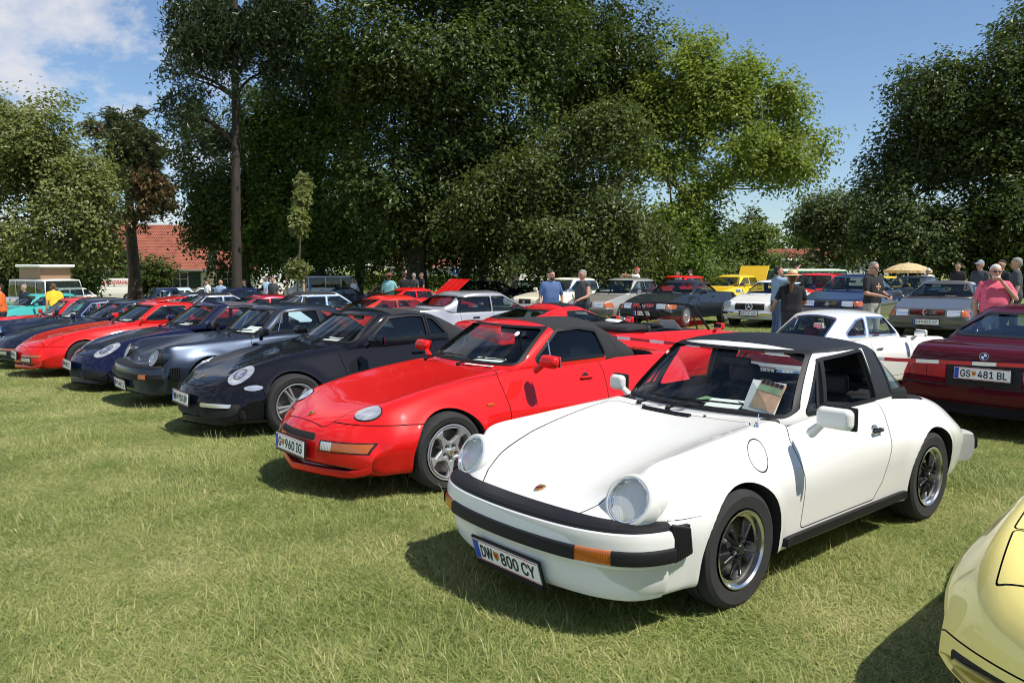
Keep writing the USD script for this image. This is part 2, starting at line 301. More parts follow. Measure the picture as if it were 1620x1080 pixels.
def lower(rows, nu, nv, arches=(), flare=.018, smooth=2.0):
    """rows: dicts or lists in the order of COLS, nose to tail."""
    net = []
    for r in rows:
        x, c, zc, km, yf, zf, rf, yw, zw, rw, ys, zs, zb = r
        P = [(0, zc), (yf * .6, zc + (zf - zc) * km), (yf, zf), (yw, zw), (ys, zs), (ys - .16, zb), (0, zb)]; P = [np.array(p, float) for p in P]
        def tow(a, b, d): L = np.linalg.norm(b - a) + 1e-9; return a + (b - a) * min(d / L, .42)
        q = [P[0], tow(P[0], P[1], .18), P[1], tow(P[2], P[1], rf), P[2], tow(P[2], P[3], rf), tow(P[3], P[2], rw), P[3], tow(P[3], P[4], rw), tow(P[4], P[3], .05), P[4], tow(P[4], P[5], .05), P[5], P[6]]
        q = np.array(q); net.append(np.c_[x - c * np.abs(q[:, 0] / yw) ** 2.2, q])
    net = np.array(net)
    d = np.linalg.norm(np.diff(net[:, :8], axis=0), axis=2).mean(1); t = np.r_[0, np.cumsum(np.maximum(d, .01))]
    s = np.r_[0, np.cumsum(np.maximum(d, .10))]; tt = np.interp(np.linspace(0, s[-1], nu), s, t)
    net = PchipInterpolator(t, net, axis=0)(tt)
    if smooth: net = gaussian_filter1d(net, smooth * nu / 150, axis=0, mode='nearest')
    G = np.einsum('vm,umk->uvk', bbasis(net.shape[1], nv), net)                    # half: centre top -> centre bottom
    for xa, za, ra in arches:                                                       # flared arch lips
        d = np.hypot(G[..., 0] - xa, G[..., 2] - za); m = (G[..., 1] > .55) & (d > ra * .7)
        G[..., 1] += np.where(m, flare * np.exp(-((d - ra) / .055) ** 2), 0)
    ring = np.concatenate([G, (G[:, ::-1] * [1, -1, 1])[:, 1:-1]], 1); n = ring.shape[1]
    V = ring.reshape(-1, 3); i, j = np.meshgrid(np.arange(nu - 1), np.arange(n), indexing='ij'); a = i * n + j; b = i * n + (j + 1) % n
    F = np.stack([a, b, b + n, a, b + n, a + n], -1).reshape(-1, 3); k = len(V)
    V = np.vstack([V, ring[0].mean(0), ring[-1].mean(0)])
    j = np.arange(n); F = np.vstack([F, np.c_[np.full(n, k), (j + 1) % n, j], np.c_[np.full(n, k + 1), (nu - 1) * n + j, (nu - 1) * n + (j + 1) % n]])
    return Surf(V, F)
def upper(belt, roof, zt, nu, nv, bulge=.02, edge=.08, drop=.06, crown=None):
    """belt, roof: half rings of (x, y, z) from the front centre to the rear centre, equally many points; zt: height of the crown."""
    B, Rf = np.asarray(belt, float), np.asarray(roof, float); mid = (B + Rf) / 2; c = mid.copy(); c[:, 1] = 0; c[:, 0] -= mid[:, 0].mean()
    o = c[:, :2] + np.c_[np.zeros(len(B)), mid[:, 1]]; o /= np.linalg.norm(o, axis=1, keepdims=True) + 1e-9
    def lerp(t, k=0.): m = B * (1 - t) + Rf * t; m[:, :2] += o * k; return m
    cx = Rf[:, 0].mean(); ctr = np.c_[cx + (Rf[:, 0] - cx) * .75, np.zeros(len(Rf)), np.full(len(Rf), zt)]
    if crown is not None: ctr[:, 2] = np.interp(-ctr[:, 0], *crown)
    def ins(t, zk): m = Rf * (1 - t) + ctr * t; m[:, 2] = Rf[:, 2] + (ctr[:, 2] - Rf[:, 2]) * zk; return m
    low = B.copy(); low[:, 1] *= .97; low[:, 2] -= drop; B = B * [1, .985, 1]
    lv = [low, lerp(0.), lerp(.4, bulge * .7), lerp(1 - edge, bulge * .6), lerp(1.), ins(edge * 1.4, .25), ins(.35, .72), ins(.7, .97), ins(1., 1.)]
    net = np.array(lv); net = np.concatenate([net, net[:, ::-1][:, 1:] * [1, -1, 1]], 1)[:, :-1]     # closed ring
    m = net.shape[1]; Wp = np.concatenate([net[:, -3:], net, net[:, :3]], 1); k = np.arange(Wp.shape[1] + 4) - 3.0
    S = BSpline(k, np.moveaxis(Wp, 1, 0), 3)
    t = 2 + np.arange(nv) / nv * m
    # parameter of control point q in the padded list is q + 3 - 2 (uniform cubic)
    ring = np.moveaxis(S(t), 0, 1)
    G = np.einsum('ul,lvk->uvk', bbasis(len(lv), nu), ring); n = nv
    i, j = np.meshgrid(np.arange(nu - 1), np.arange(n), indexing='ij'); a = i * n + j; b = i * n + (j + 1) % n
    F = np.stack([a, b, b + n, a, b + n, a + n], -1).reshape(-1, 3); V = G.reshape(-1, 3)
    # close the crown: pair mirrored points of the last ring
    L = (nu - 1) * n; half = n // 2; fs = []
    for q in range(half):
        a0, a1, b0, b1 = L + q, L + (q + 1) % n, L + (n - q) % n, L + (n - q - 1) % n
        if a0 == b0: fs.append((a0, a1, b1))
        elif a1 == b1: fs.append((a0, a1, b0))
        else: fs += [(a0, a1, b1), (a0, b1, b0)]
    k = len(V); V = np.vstack([V, G[0].mean(0)]); j = np.arange(n)
    F = np.vstack([F, np.array(fs), np.c_[np.full(n, k), (j + 1) % n, j]])
    return V, F
def cyl_y(x, z, r, y0, y1, seg=64):
    return Manifold.cylinder(y1 - y0, r, r, seg).transform(np.array([[1, 0, 0, x], [0, 0, 1, y0], [0, -1, 0, z]], float))
_rims = {}
def rim_face(style, rr):
    k = (style, round(rr, 4))
    if k not in _rims: _rims[k] = rim_face_(style, rr)
    return _rims[k]
def rim_face_(style, rr):
    """spokes in the wheel plane (local x, y; z outward), as [(mesh, material, name)]"""
    n = 24; out = []
    def ext(p, h0, h1): return cat([trimesh.creation.extrude_polygon(g, h1 - h0, engine='earcut').apply_translation((0, 0, h0)) for g in getattr(p, 'geoms', [p])])
    def two(p, h0, h1, b=.006): return cat(ext(p, h0, h1 - b), ext(p.buffer(-b, quad_segs=2), h1 - b, h1))
    disc = Point(0, 0).buffer(rr * .94, quad_segs=12)
    def ringpos(k, m, r): a = 2 * math.pi * (k + .25) / m; return r * math.cos(a), r * math.sin(a), a
    if style == 'petal':
        P = []
        for k in range(5):
            a = 2 * math.pi * k / 5 + .3
            ax = np.array([math.cos(a), math.sin(a), 0]); t = np.array([-ax[1], ax[0], 0]); z = np.array([0, 0, 1.])
            P.append(hull((ax * rr * .22, rr * .085), (ax * rr * .72 + t * rr * .19 - z * .012, rr * .045), (ax * rr * .70 - t * rr * .19 - z * .012, rr * .045), (ax * rr * .86 - z * .022, rr * .045), seg=10))
            P.append(hull((ax * rr * .2 + z * .012, rr * .05), (ax * rr * .70 + z * .012, rr * .035), seg=8))
        out += [(cat(P), 'black_alloy', 'spokes'), (cat(hull((0, 0, .01), rr * .0001) if False else lathe([(0, .026), (rr * .13, .024), (rr * .17, .012), (rr * .2, -.02)], 20, 'z')), 'black_alloy', 'hub_cap')]
        nut = [xf(lathe([(0, .03), (.010, .03), (.013, .022), (.013, 0)], 8, 'z'), T(*(rr * .33 * np.array([math.cos(a), math.sin(a)])), .006)) for a in (2 * math.pi * (k + .5) / 5 + .3 for k in range(5))]
        out.append((cat(nut), 'black_alloy', 'wheel_nuts'))
    elif style == 'cup':
        holes = []
        for k in range(5):
            a = 2 * math.pi * (k + .5) / 5 + math.pi / 2
            q = Polygon([(rr * .42, -rr * .06), (rr * .60, -rr * .30), (rr * .82, -rr * .34), (rr * .86, 0), (rr * .82, rr * .34), (rr * .60, rr * .30), (rr * .42, rr * .06)]).buffer(-rr * .05).buffer(rr * .07, quad_segs=4)
            holes.append(shapely.affinity.rotate(q, math.degrees(a), origin=(0, 0)))
        lug = [Point(rr * .25 * math.cos(a), rr * .25 * math.sin(a)).buffer(.013, quad_segs=4) for a in (2 * math.pi * k / 5 + math.pi / 2 for k in range(5))]
        f = two(disc.difference(shapely.union_all(holes + lug)), -.03, .0, .009)
        v, ff = f; v = v.copy(); v[:, 2] += .012 - .03 * (np.hypot(v[:, 0], v[:, 1]) / rr) ** 2 * -1 - .02
        out += [((v, ff), 'silver_alloy', 'spokes'), (lathe([(0, .008), (rr * .11, .007), (rr * .13, .0), (rr * .13, -.02)], 20, 'z'), 'silver_alloy', 'hub_cap'), (lathe([(0, .0095), (rr * .07, .009), (rr * .07, .007)], 12, 'z'), 'gold', 'hub_emblem')]
    elif style == 'twin':
        sp = []
        for k in range(5):
            for d in (-.13, .13):
                a = 2 * math.pi * k / 5 + .2
                sp.append(Polygon([(rr * .1, -rr * .05), (rr * .92, -rr * .055), (rr * .92, rr * .055), (rr * .1, rr * .05)])); sp[-1] = shapely.affinity.rotate(sp[-1], math.degrees(a + d), origin=(0, 0))
        out += [(two(shapely.union_all(sp + [Point(0, 0).buffer(rr * .3)]), -.03, .0), 'silver_alloy', 'spokes')]
    elif style == 'holes':
        hs = [Point(*ringpos(k, 14, rr * .72)[:2]).buffer(rr * .09, quad_segs=3) for k in range(14)]
        out += [(two(disc.difference(shapely.union_all(hs)), -.02, .0), 'silver_alloy', 'spokes'), (lathe([(0, .02), (rr * .18, .016), (rr * .24, 0)], 14, 'z'), 'silver_alloy', 'hub_cap')]
    elif style == 'chrome':
        out += [(lathe([(0, .03), (rr * .3, .028), (rr * .52, .012), (rr * .55, -.006), (rr * .9, -.02), (rr * .95, -.03)], 20, 'z'), 'chrome', 'hub_cap')]
    else:
        hs = []
        for k in range(5):
            a = 72 * k + 18
            hs.append(shapely.affinity.rotate(Polygon([(rr * .38, -rr * .05), (rr * .8, -rr * .26), (rr * .84, 0), (rr * .8, rr * .26), (rr * .38, rr * .05)]), a, origin=(0, 0)))
        out += [(two(disc.difference(shapely.union_all(hs)), -.025, .0), 'silver_alloy', 'spokes')]
    return out
class Car:
    def __init__(s, name, loc, yaw, label, category='car', group=None, paint='white', q=1):
        s.root = thing(name, (loc[0], loc[1], loc[2] if len(loc) > 2 else 0), yaw, label, category, group); s.paint = 'paint_' + paint; s.q = q
        s.inner = []; s.panels = []; s.near = loc[1] < 29
    def put(s, name, m, mt, parent=None, smooth=30):
        if isinstance(m, Manifold):
            if m.is_empty(): return None
            o, i = split(m)
            if o is not None and i is not None:
                v = np.vstack([o[0], i[0]]); n = np.vstack([o[2], vnormals(*i)]); f = np.vstack([o[1], i[1] + len(o[0])])
                # flat normals for the cut rim
                vi = i[0][i[1].ravel()]; fi = np.arange(len(vi)).reshape(-1, 3); fn = np.cross(vi[1::3] - vi[0::3], vi[2::3] - vi[0::3]); fn /= np.linalg.norm(fn, axis=1, keepdims=True) + 1e-20
                m = (np.vstack([o[0], vi]), np.vstack([o[1], fi + len(o[0])]), np.vstack([o[2], np.repeat(fn, 3, 0)]))
            else: m = o if o is not None else i
        return put(name, m, mt, parent or s.root, smooth)
    # --- body
    def body(s, L, arches, yin=.50, cabin=None, ycab=.62):
        s.L = L; b = L.S
        for x, z, r in arches:
            for sg in (1, -1):
                c = cyl_y(x, z, r, yin, 1.4) if sg > 0 else cyl_y(x, z, r, -1.4, -yin)
                b = b - (c + prism(Polygon([(x - r, -.2), (x + r, -.2), (x + r, z), (x - r, z)]), 'y', *((yin, 1.4) if sg > 0 else (-1.4, -yin))))
        if cabin is not None: b = b - prism(cabin, 'y', -ycab, ycab)
        s.b = b
    def panel(s, name, p, axis, a, bb, gap=.0035, mt=None, label=None):
        s.panels.append((name, s.b ^ prism(p.buffer(-gap), axis, a, bb), mt, label)); s.b = s.b - prism(p.buffer(gap), axis, a, bb)
    def finish(s, lining='underbody'):
        first = True
        for name, m, mt, lab in [('body', s.b, None, None)] + s.panels:
            o, i = split(m)
            if i is not None: s.inner.append(i)
            if o is not None:
                p = put(name, o, mt or s.paint, s.root)
                if lab: tag(p, lab)
        if s.inner: put('underbody', cat(s.inner), lining, s.root, smooth=False)
    # --- greenhouse
    def house(s, V, F, wall=.035, gin=.010):
        s.G = Surf(V, F); g = s.G
        inn = solid(np.where(np.isfinite(g.V), g.V - g.N * wall, 0) - np.array([0, 0, .05]) * (g.V[:, 2:] < g.V[:, 2].min() + .04), g.F)
        s.shell = g.S - inn; s.pane_src = g.off(-gin); s.roofcut = []
        s.wins = []
    def window(s, name, p, axis, a, b, mt='window', trim=None, tw=.018, both=False, label=None):
        for k, (a_, b_) in enumerate([(a, b), (-b, -a)] if both else [(a, b)]):
            c = prism(p, axis, a_, b_); s.shell = s.shell - c
            o, i = split(s.pane_src ^ prism(p.buffer(.004), axis, a_, b_)) if mt else (None, None)
            if o is not None: pr = put(name, o, mt, s.root)
            if trim and (s.q or s.near):
                ringp = p.buffer(tw * .5).difference(p.buffer(-tw * .5))
                s.put('window_seal', s.G.patch(prism(ringp, axis, a_, b_), .004, .014), trim, pr if o is not None else None)
    def roof(s, pieces=None):
        """pieces: [(name, material, prism)], the rest is 'roof' in paint"""
        sh = s.shell
        for name, mt, c in pieces or []:
            m = sh ^ c; sh = sh - c
            if not m.is_empty(): s.lined(name, m, mt)
        if not sh.is_empty(): s.lined('roof', sh, s.paint)
    def lined(s, name, m, mt):
        o, i = split(m)
        if i is not None and s.q:
            # cut rims that face outwards keep the paint; what looks inwards is headlining
            v, f = i; n = np.cross(v[f[:, 1]] - v[f[:, 0]], v[f[:, 2]] - v[f[:, 0]]); c = v[f].mean(1); ctr = np.array([s.G.V[:, 0].mean(), 0, s.G.V[:, 2].min() + .1])
            p = put(name, o, mt, s.root) if o is not None else None; put('headlining', (v, f), 'interior_black', p or s.root, smooth=False)
        elif o is not None: put(name, o, mt, s.root)
    # --- fittings
    def wheels(s, xs, yt, Rr, rr, w, style, near=1, seg=None, front_steer=0, inner=True):
        seg = seg or (64 if s.q == 2 else 32 if s.q == 1 else 16)
        for x, yy in zip(xs, yt if hasattr(yt, '__len__') else (yt, yt)):
            for sg in (1, -1):
                h = w / 2
                pr = [(rr, h - .012), (rr + .012, h), (Rr - .035, h + .007), (Rr - .012, h - .006), (Rr - .002, h - .03), (Rr, h - .045)]
                tread = []
                if s.q == 2:
                    for g in (.25, -.25): tread += [(Rr, h * g + .007), (Rr - .008, h * g + .004), (Rr - .008, h * g - .004), (Rr, h * g - .007)]
                pr = pr + tread + [(Rr, -h + .045), (Rr - .012, -h + .006), (Rr - .035, -h - .007), (rr + .012, -h), (rr, -h + .012), (rr - .01, 0), (rr, h - .012)]
                W = T(x, yy * sg, Rr)
                if sg < 0: W = W @ np.diag([1, -1, 1, 1.])
                wp = UsdGeom.Xform.Define(stage, fresh(pth(s.root), 'wheel')).GetPrim()
                put('tyre', xf(lathe(pr, seg), W), 'tyre_rubber', wp)
                dish = .055 if style == 'petal' else .03
                rim = [(rr - .012, h - .002), (rr - .001, h + .004), (rr - .008, h + .006), (rr - .018, h - .004), (rr - .028, h - dish), (rr - .04, -h + .02), (rr - .03, -h)]
                if style == 'petal': rim = rim[:4] + [(rr - .024, h - dish * .55), (rr - .040, h - dish * .62)]; put('rim_barrel', xf(lathe([(rr - .038, h - dish * .6), (rr - .05, -h + .02), (rr - .03, -h)], seg), W), 'black_alloy', wp)
                put('rim', xf(lathe(rim, seg), W), 'polished_alloy' if style == 'petal' else 'chrome' if style == 'chrome' else 'silver_alloy', wp)
                disc = lathe([(0, h - .07), (.045, h - .07), (.05, h - .085), (rr * .78, h - .085), (rr * .78, h - .1), (.0, h - .1)], max(16, seg // 2))
                back = lathe([(0, h - .115), (rr * .97, h - .115)], max(16, seg // 2))
                put('brake_disc', xf(disc, W), 'brake_disc', wp); put('wheel_back', xf(back, W), 'underbody', wp)
                Wf = W @ T(0, h - (.022 if style == 'petal' else .004), 0) @ R('x', -90)
                for m, mt, nm in rim_face(style, rr - .008): put(nm, xf(m, Wf), mt, wp)
    def round_lamp(s, p, n, r, ring, rw=.026, depth=.05, bucket=None, seg=40, sides=(1, -1), lens='reflector'):
        for sg in sides:
            P, Nn = np.array(p) * [1, sg, 1], np.array(n) * [1, sg, 1]; Fm = frame(P, Nn)
            h = UsdGeom.Xform.Define(stage, fresh(pth(s.root), 'headlight')).GetPrim()
            prof = [(r - .002, -.01), (r, .004), (r + rw * .35, .007), (r + rw * .8, .002), (r + rw, -.014), (r + rw, -.05), (r + rw * .8, -depth)]
            put('headlight_ring', xf(lathe(prof, seg, 'z'), Fm), ring, h)
            put('chrome_rim', xf(lathe([(r * .93, .004), (r * .95, .009), (r * 1.0, .008), (r * 1.02, .0), (r * 1.0, -.01)], seg, 'z'), Fm), 'chrome', h)
            a = np.linspace(0, 1, 8); put('reflector', xf(lathe([(r * .95 * q, -.10 + .09 * q ** 2) for q in a], seg, 'z'), Fm), lens, h, smooth=True)
            put('lens', xf(lathe([(r * .97 * q, .020 - .018 * q ** 2) for q in a], seg, 'z'), Fm), 'lens_clear', h, smooth=True)
            put('bulb', xf(lathe([(0, -.02), (.014, -.022), (.02, -.035), (.022, -.07)], 12, 'z'), Fm), 'chrome', h)
            if bucket is not None:
                bp_, br = np.array(bucket[0]) * [1, sg, 1], bucket[1]
                c1 = xf(lathe([(0, -.02), (r + rw - .003, -.02), (r + rw - .003, -.03), (0, -.03)], seg, 'z'), Fm)[0]
                cB = Manifold.hull_points(np.vstack([c1, xf(lathe([(0, 0), (br, 0), (br, -.02), (0, -.02)], seg, 'z'), frame(bp_, Nn * [1, 1, .3]))[0]]))
                put('headlight_bowl', cB, s.paint, h, smooth=40)
    def plate(s, p, n, txt='', w=.52, h=.12, up=(0, 0, 1), t2=None, crest=.0, frame_mat='black_plastic', fine=True, name='number_plate'):
        Fm = frame(p, n, up); q = UsdGeom.Xform.Define(stage, fresh(pth(s.root), name)).GetPrim()
        put('plate_holder', xf(boxm(0, -.004, -.008, w + .024, h + .03, .012), Fm), frame_mat, q)
        put('plate_base', xf(boxm(0, 0, 0, w, h, .006), Fm), 'plate_white', q)
        if not txt: return q
        put('blue_band', xf(boxm(-w / 2 + .024, 0, .0032, .042, h - .012, .0022), Fm), 'plate_blue', q)
        put('red_lines', xf(cat(boxm(0, h / 2 - .005, .0032, w - .01, .004, .002), boxm(0, -h / 2 + .005, .0032, w - .01, .004, .002)), Fm), 'ink_red', q)
        parts = txt.split('|'); wid = [len(t.replace(' ', '')) + .45 * t.count(' ') for t in parts]; tot = sum(wid) + 1.0 * (len(parts) - 1); x = -w / 2 + .055; per = (w - .075) / tot
        for i, t in enumerate(parts):
            L_ = wid[i] * per; o = xf(np.zeros((1, 3)).tolist() and (np.array([[x + L_ / 2, 0, .004]]), np.zeros((0, 3), int)), Fm)[0][0]
            put('plate_text', text(t, h * .58, o, Fm[:3, 2], Fm[:3, 1], .0015, fine, width=L_ * .93), 'ink', q, smooth=False); x += L_
            if i < len(parts) - 1:
                c = Polygon([(x + .1 * per, .028), (x + .9 * per, .028), (x + .9 * per, -.005), (x + .5 * per, -.03), (x + .1 * per, -.005)])
                put('plate_crest', xf(trimesh.creation.extrude_polygon(c, .0015, engine='earcut').apply_translation((0, 0, .0035)), Fm), 'gold', q)
                put('crest_bar', xf(boxm(x + .5 * per, .004, .0055, .35 * per, .022, .0015), Fm), 'ink_red', q); x += 1.0 * per
        return q
    def mirror(s, p, size=(.05, .15, .09), mt=None, sides=(1, -1), stem=(-.0, -.10, -.07), glass=True, r=.03, back=0):
        for sg in sides:
            m = UsdGeom.Xform.Define(stage, fresh(pth(s.root), 'door_mirror')).GetPrim(); P = np.array(p, float)
            sh = rbox(*P, *size, r=r, seg=16 if s.q else 8); st = hull((P + [0, -size[1] * .3, -size[2] * .25], .02), (P + np.array(stem), .030), seg=8)
            f = (lambda q: q) if sg > 0 else mirror
            put('mirror_shell', f(cat(sh)), mt or s.paint, m, smooth=40); put('mirror_stem', f(cat(st)), mt or s.paint, m, smooth=40)
            if glass: put('mirror_glass', f(cat(boxm(P[0] - size[0] / 2 - .001, P[1], P[2], .006, size[1] * .88, size[2] * .82))), 'chrome', m)
            if back: put('mirror_rim', f(cat(rbox(P[0] - size[0] / 2, P[1], P[2], .022, size[1] + .012, size[2] + .012, .01, 12))), 'rubber', m, smooth=40)
    def seats(s, x, y=.36, z=.18, mt='interior_black', head=True, top=.62, lean=.16, sides=(1, -1), wid=.46):
        for sg in sides:
            q = UsdGeom.Xform.Define(stage, fresh(pth(s.root), 'seat')).GetPrim(); sg8 = 14 if s.q == 2 else 8
            put('seat_cushion', rbox(x + .1, y * sg, z + .08, .50, wid, .17, .06, sg8), mt, q, smooth=40)
            bk = Manifold.batch_hull([Manifold.sphere(.055, sg8).translate((x - .16 - dx, y * sg + dy, z + dz)) for dx, dz, wy in ((0, .1, wid / 2 - .06), (lean, top, wid / 2 - .11), (.05, top * .5, wid / 2 - .05)) for dy in (-wy, wy)])
            put('backrest', bk, mt, q, smooth=40)
            if head:
                put('headrest', rbox(x - .16 - lean - .02, y * sg, z + top + .12, .09, .25, .15, .04, sg8), mt, q, smooth=40)
    def cockpit(s, xd, zd, yw=.60, mt='interior_black', wheel=True, yl=.36, floor=None):
        put('dashboard', hull(*[((xd, y, zd), .05) for y in (-yw + .06, yw - .06)], *[((xd - .20, y, zd - .03), .05) for y in (-yw + .06, yw - .06)], *[((xd - .1, y, zd - .35), .05) for y in (-yw + .06, yw - .06)], seg=8), mt, s.root, smooth=40)
        if wheel:
            a = np.linspace(0, 2 * np.pi, 25 if s.q else 15); c = np.array([xd - .36, yl, zd - .05]); u, v = np.array([0, 1., 0]), np.array([-.42, 0, .91])
            w = UsdGeom.Xform.Define(stage, fresh(pth(s.root), 'steering_wheel')).GetPrim()
            put('wheel_rim', tube([c + .185 * (np.cos(t) * u + np.sin(t) * v) for t in a], .014, 6), 'black_plastic', w)
            put('wheel_hub', cat([tube([c - .01 * np.array([.9, 0, .4]), c + .18 * (math.cos(t) * u + math.sin(t) * v)], .014, 5) for t in (0.2, 2.94, 4.71)] + [tube([c, c + np.array([.25, 0, -.10])], .03, 6)]), 'black_plastic', w)
        put('inner_mirror', rbox(xd - .42, 0, zd + .30, .03, .22, .06, .012, 6), 'black_plastic', s.root)
    def wiper(s, p0, p1, p2, lift=.012):
        """pivot, blade ends; on the windscreen"""
        w = UsdGeom.Xform.Define(stage, fresh(pth(s.root), 'wiper')).GetPrim(); p0, p1, p2 = map(np.array, (p0, p1, p2)); mid = (p1 + p2) / 2
        put('wiper_arm', cat(tube([p0, p0 + (mid - p0) * .5 + [0.012, 0, .018], mid + [0.006, 0, .010]], [.009, .007, .005], 6), hull((p0, .018), (p0 - [0, 0, .03], .016), seg=8)), 'black_plastic', w)
        put('wiper_blade', tube([p1, mid, p2], .006, 5), 'rubber', w)
    def glass_pt(s, y, z): return s.G.hit((2.5, y, z), (-1, 0, 0))[0]
    def papers(s, x, y, z, w=.30, h=.21, rot=0, tilt=0, mt='paper', n=1):
        p = boxm(0, 0, 0, h, w, .002); return put('paper', xf(p, T(x, y, z) @ R('z', rot) @ R('y', tilt)), mt, s.root)
# ---------------------------------------------------------------- rear-engined classic: body shared by three cars
def classic_rows():
    #        x    c    zc    km   yf   zf   rf   yw    zw   rw   ys   zs   zb
    return [[ .905, .20, .40, .2, .50, .40, .08, .69, .34, .10, .64, .24, .20],
            [ .890, .19, .535, .2, .53, .53, .08, .73, .38, .10, .66, .22, .18],
            [ .84, .17, .562, .2, .56, .572, .08, .765, .42, .12, .70, .20, .17],
            [ .735, .14, .588, .10, .600, .640, .09, .785, .45, .14, .72, .20, .17],
            [ .62, .09, .620, .05, .640, .838, .10, .800, .50, .14, .735, .20, .17],
            [ .48, .05, .655, .06, .645, .855, .10, .808, .54, .16, .75, .20, .17],
            [ .24, .00, .715, .08, .645, .866, .11, .816, .56, .18, .765, .20, .17],
            [ .00, .00, .768, .12, .640, .880, .12, .820, .58, .18, .77, .20, .17],
            [-.36, .00, .842, .2, .640, .890, .12, .813, .60, .18, .77, .20, .17],
            [-.66, .00, .880, .4, .660, .893, .10, .805, .60, .18, .77, .20, .17],
            [-1.2, .00, .900, .5, .690, .905, .10, .800, .60, .18, .77, .20, .17],
            [-1.7, .00, .915, .5, .685, .905, .11, .812, .61, .18, .77, .20, .17],
            [-2.27, .00, .915, .5, .665, .868, .14, .832, .62, .18, .77, .20, .17],
            [-2.65, -.02, .860, .5, .640, .800, .15, .822, .60, .18, .75, .21, .18],
            [-2.95, -.08, .765, .5, .610, .705, .15, .790, .55, .16, .72, .23, .20],
            [-3.14, -.14, .655, .5, .590, .610, .12, .745, .50, .14, .69, .25, .22],
            [-3.22, -.16, .54, .5, .570, .52, .10, .71, .45, .10, .66, .28, .25],
            [-3.24, -.16, .45, .5, .550, .44, .08, .69, .40, .10, .64, .30, .27]]
C_BELT = [(-.50, 0, .865), (-.53, .30, .870), (-.62, .555, .882), (-.70, .645, .89), (-.85, .675, .895), (-1.3, .69, .90), (-1.75, .688, .905), (-2.2, .668, .895), (-2.52, .54, .862), (-2.72, .28, .835), (-2.77, 0, .83)]
C_ROOF = [(-.985, 0, 1.262), (-1.00, .28, 1.256), (-1.04, .44, 1.240), (-1.08, .505, 1.232), (-1.18, .535, 1.245), (-1.42, .555, 1.262), (-1.68, .548, 1.256), (-1.88, .515, 1.236), (-2.02, .42, 1.215), (-2.10, .22, 1.205), (-2.12, 0, 1.205)]
def classic(car, targa=False, q=1):
    nu, nv = {2: (170, 46), 1: (82, 25), 0: (46, 16)}[q]
    ar = [(0, .315, .352), (-2.272, .315, .352)]
    L = lower(classic_rows(), nu, nv, ar, .016)
    cab = Polygon([(-.58, .88), (-.74, .80), (-.80, .28), (-1.80, .25), (-2.02, .55), (-2.30, .80), (-2.5, .84), (-2.5, 1.3), (-.58, 1.3)])
    car.body(L, ar, .52, cab, .665)
    # doors, front lid
    door = poly([(-.585, .30), (-.60, .60), (-.575, .80), (-.66, 1.0), (-1.66, 1.0), (-1.69, .80), (-1.66, .62), (-1.56, .40), (-1.46, .30)], .03)
    for a, b in ((.60, 1.2), (-1.2, -.60)): car.panel('door', door, 'y', a, b)
    lid = poly([(.90, .30), (.70, .44), (.30, .50), (-.42, .545), (-.485, .50), (-.485, -.50), (-.42, -.545), (.30, -.50), (.70, -.44), (.90, -.30)], .03)
    car.panel('front_lid', lid, 'z', .50, 1.2)
    V, F = upper(C_BELT, C_ROOF, 1.315 if not targa else 1.305, {2: 40, 1: 24, 0: 14}[q], {2: 180, 1: 100, 0: 60}[q], .018, .07, crown=([1.0, 1.3, 1.7, 2.1], [1.28, 1.312, 1.305, 1.235]))
    car.house(V, F)
    return L
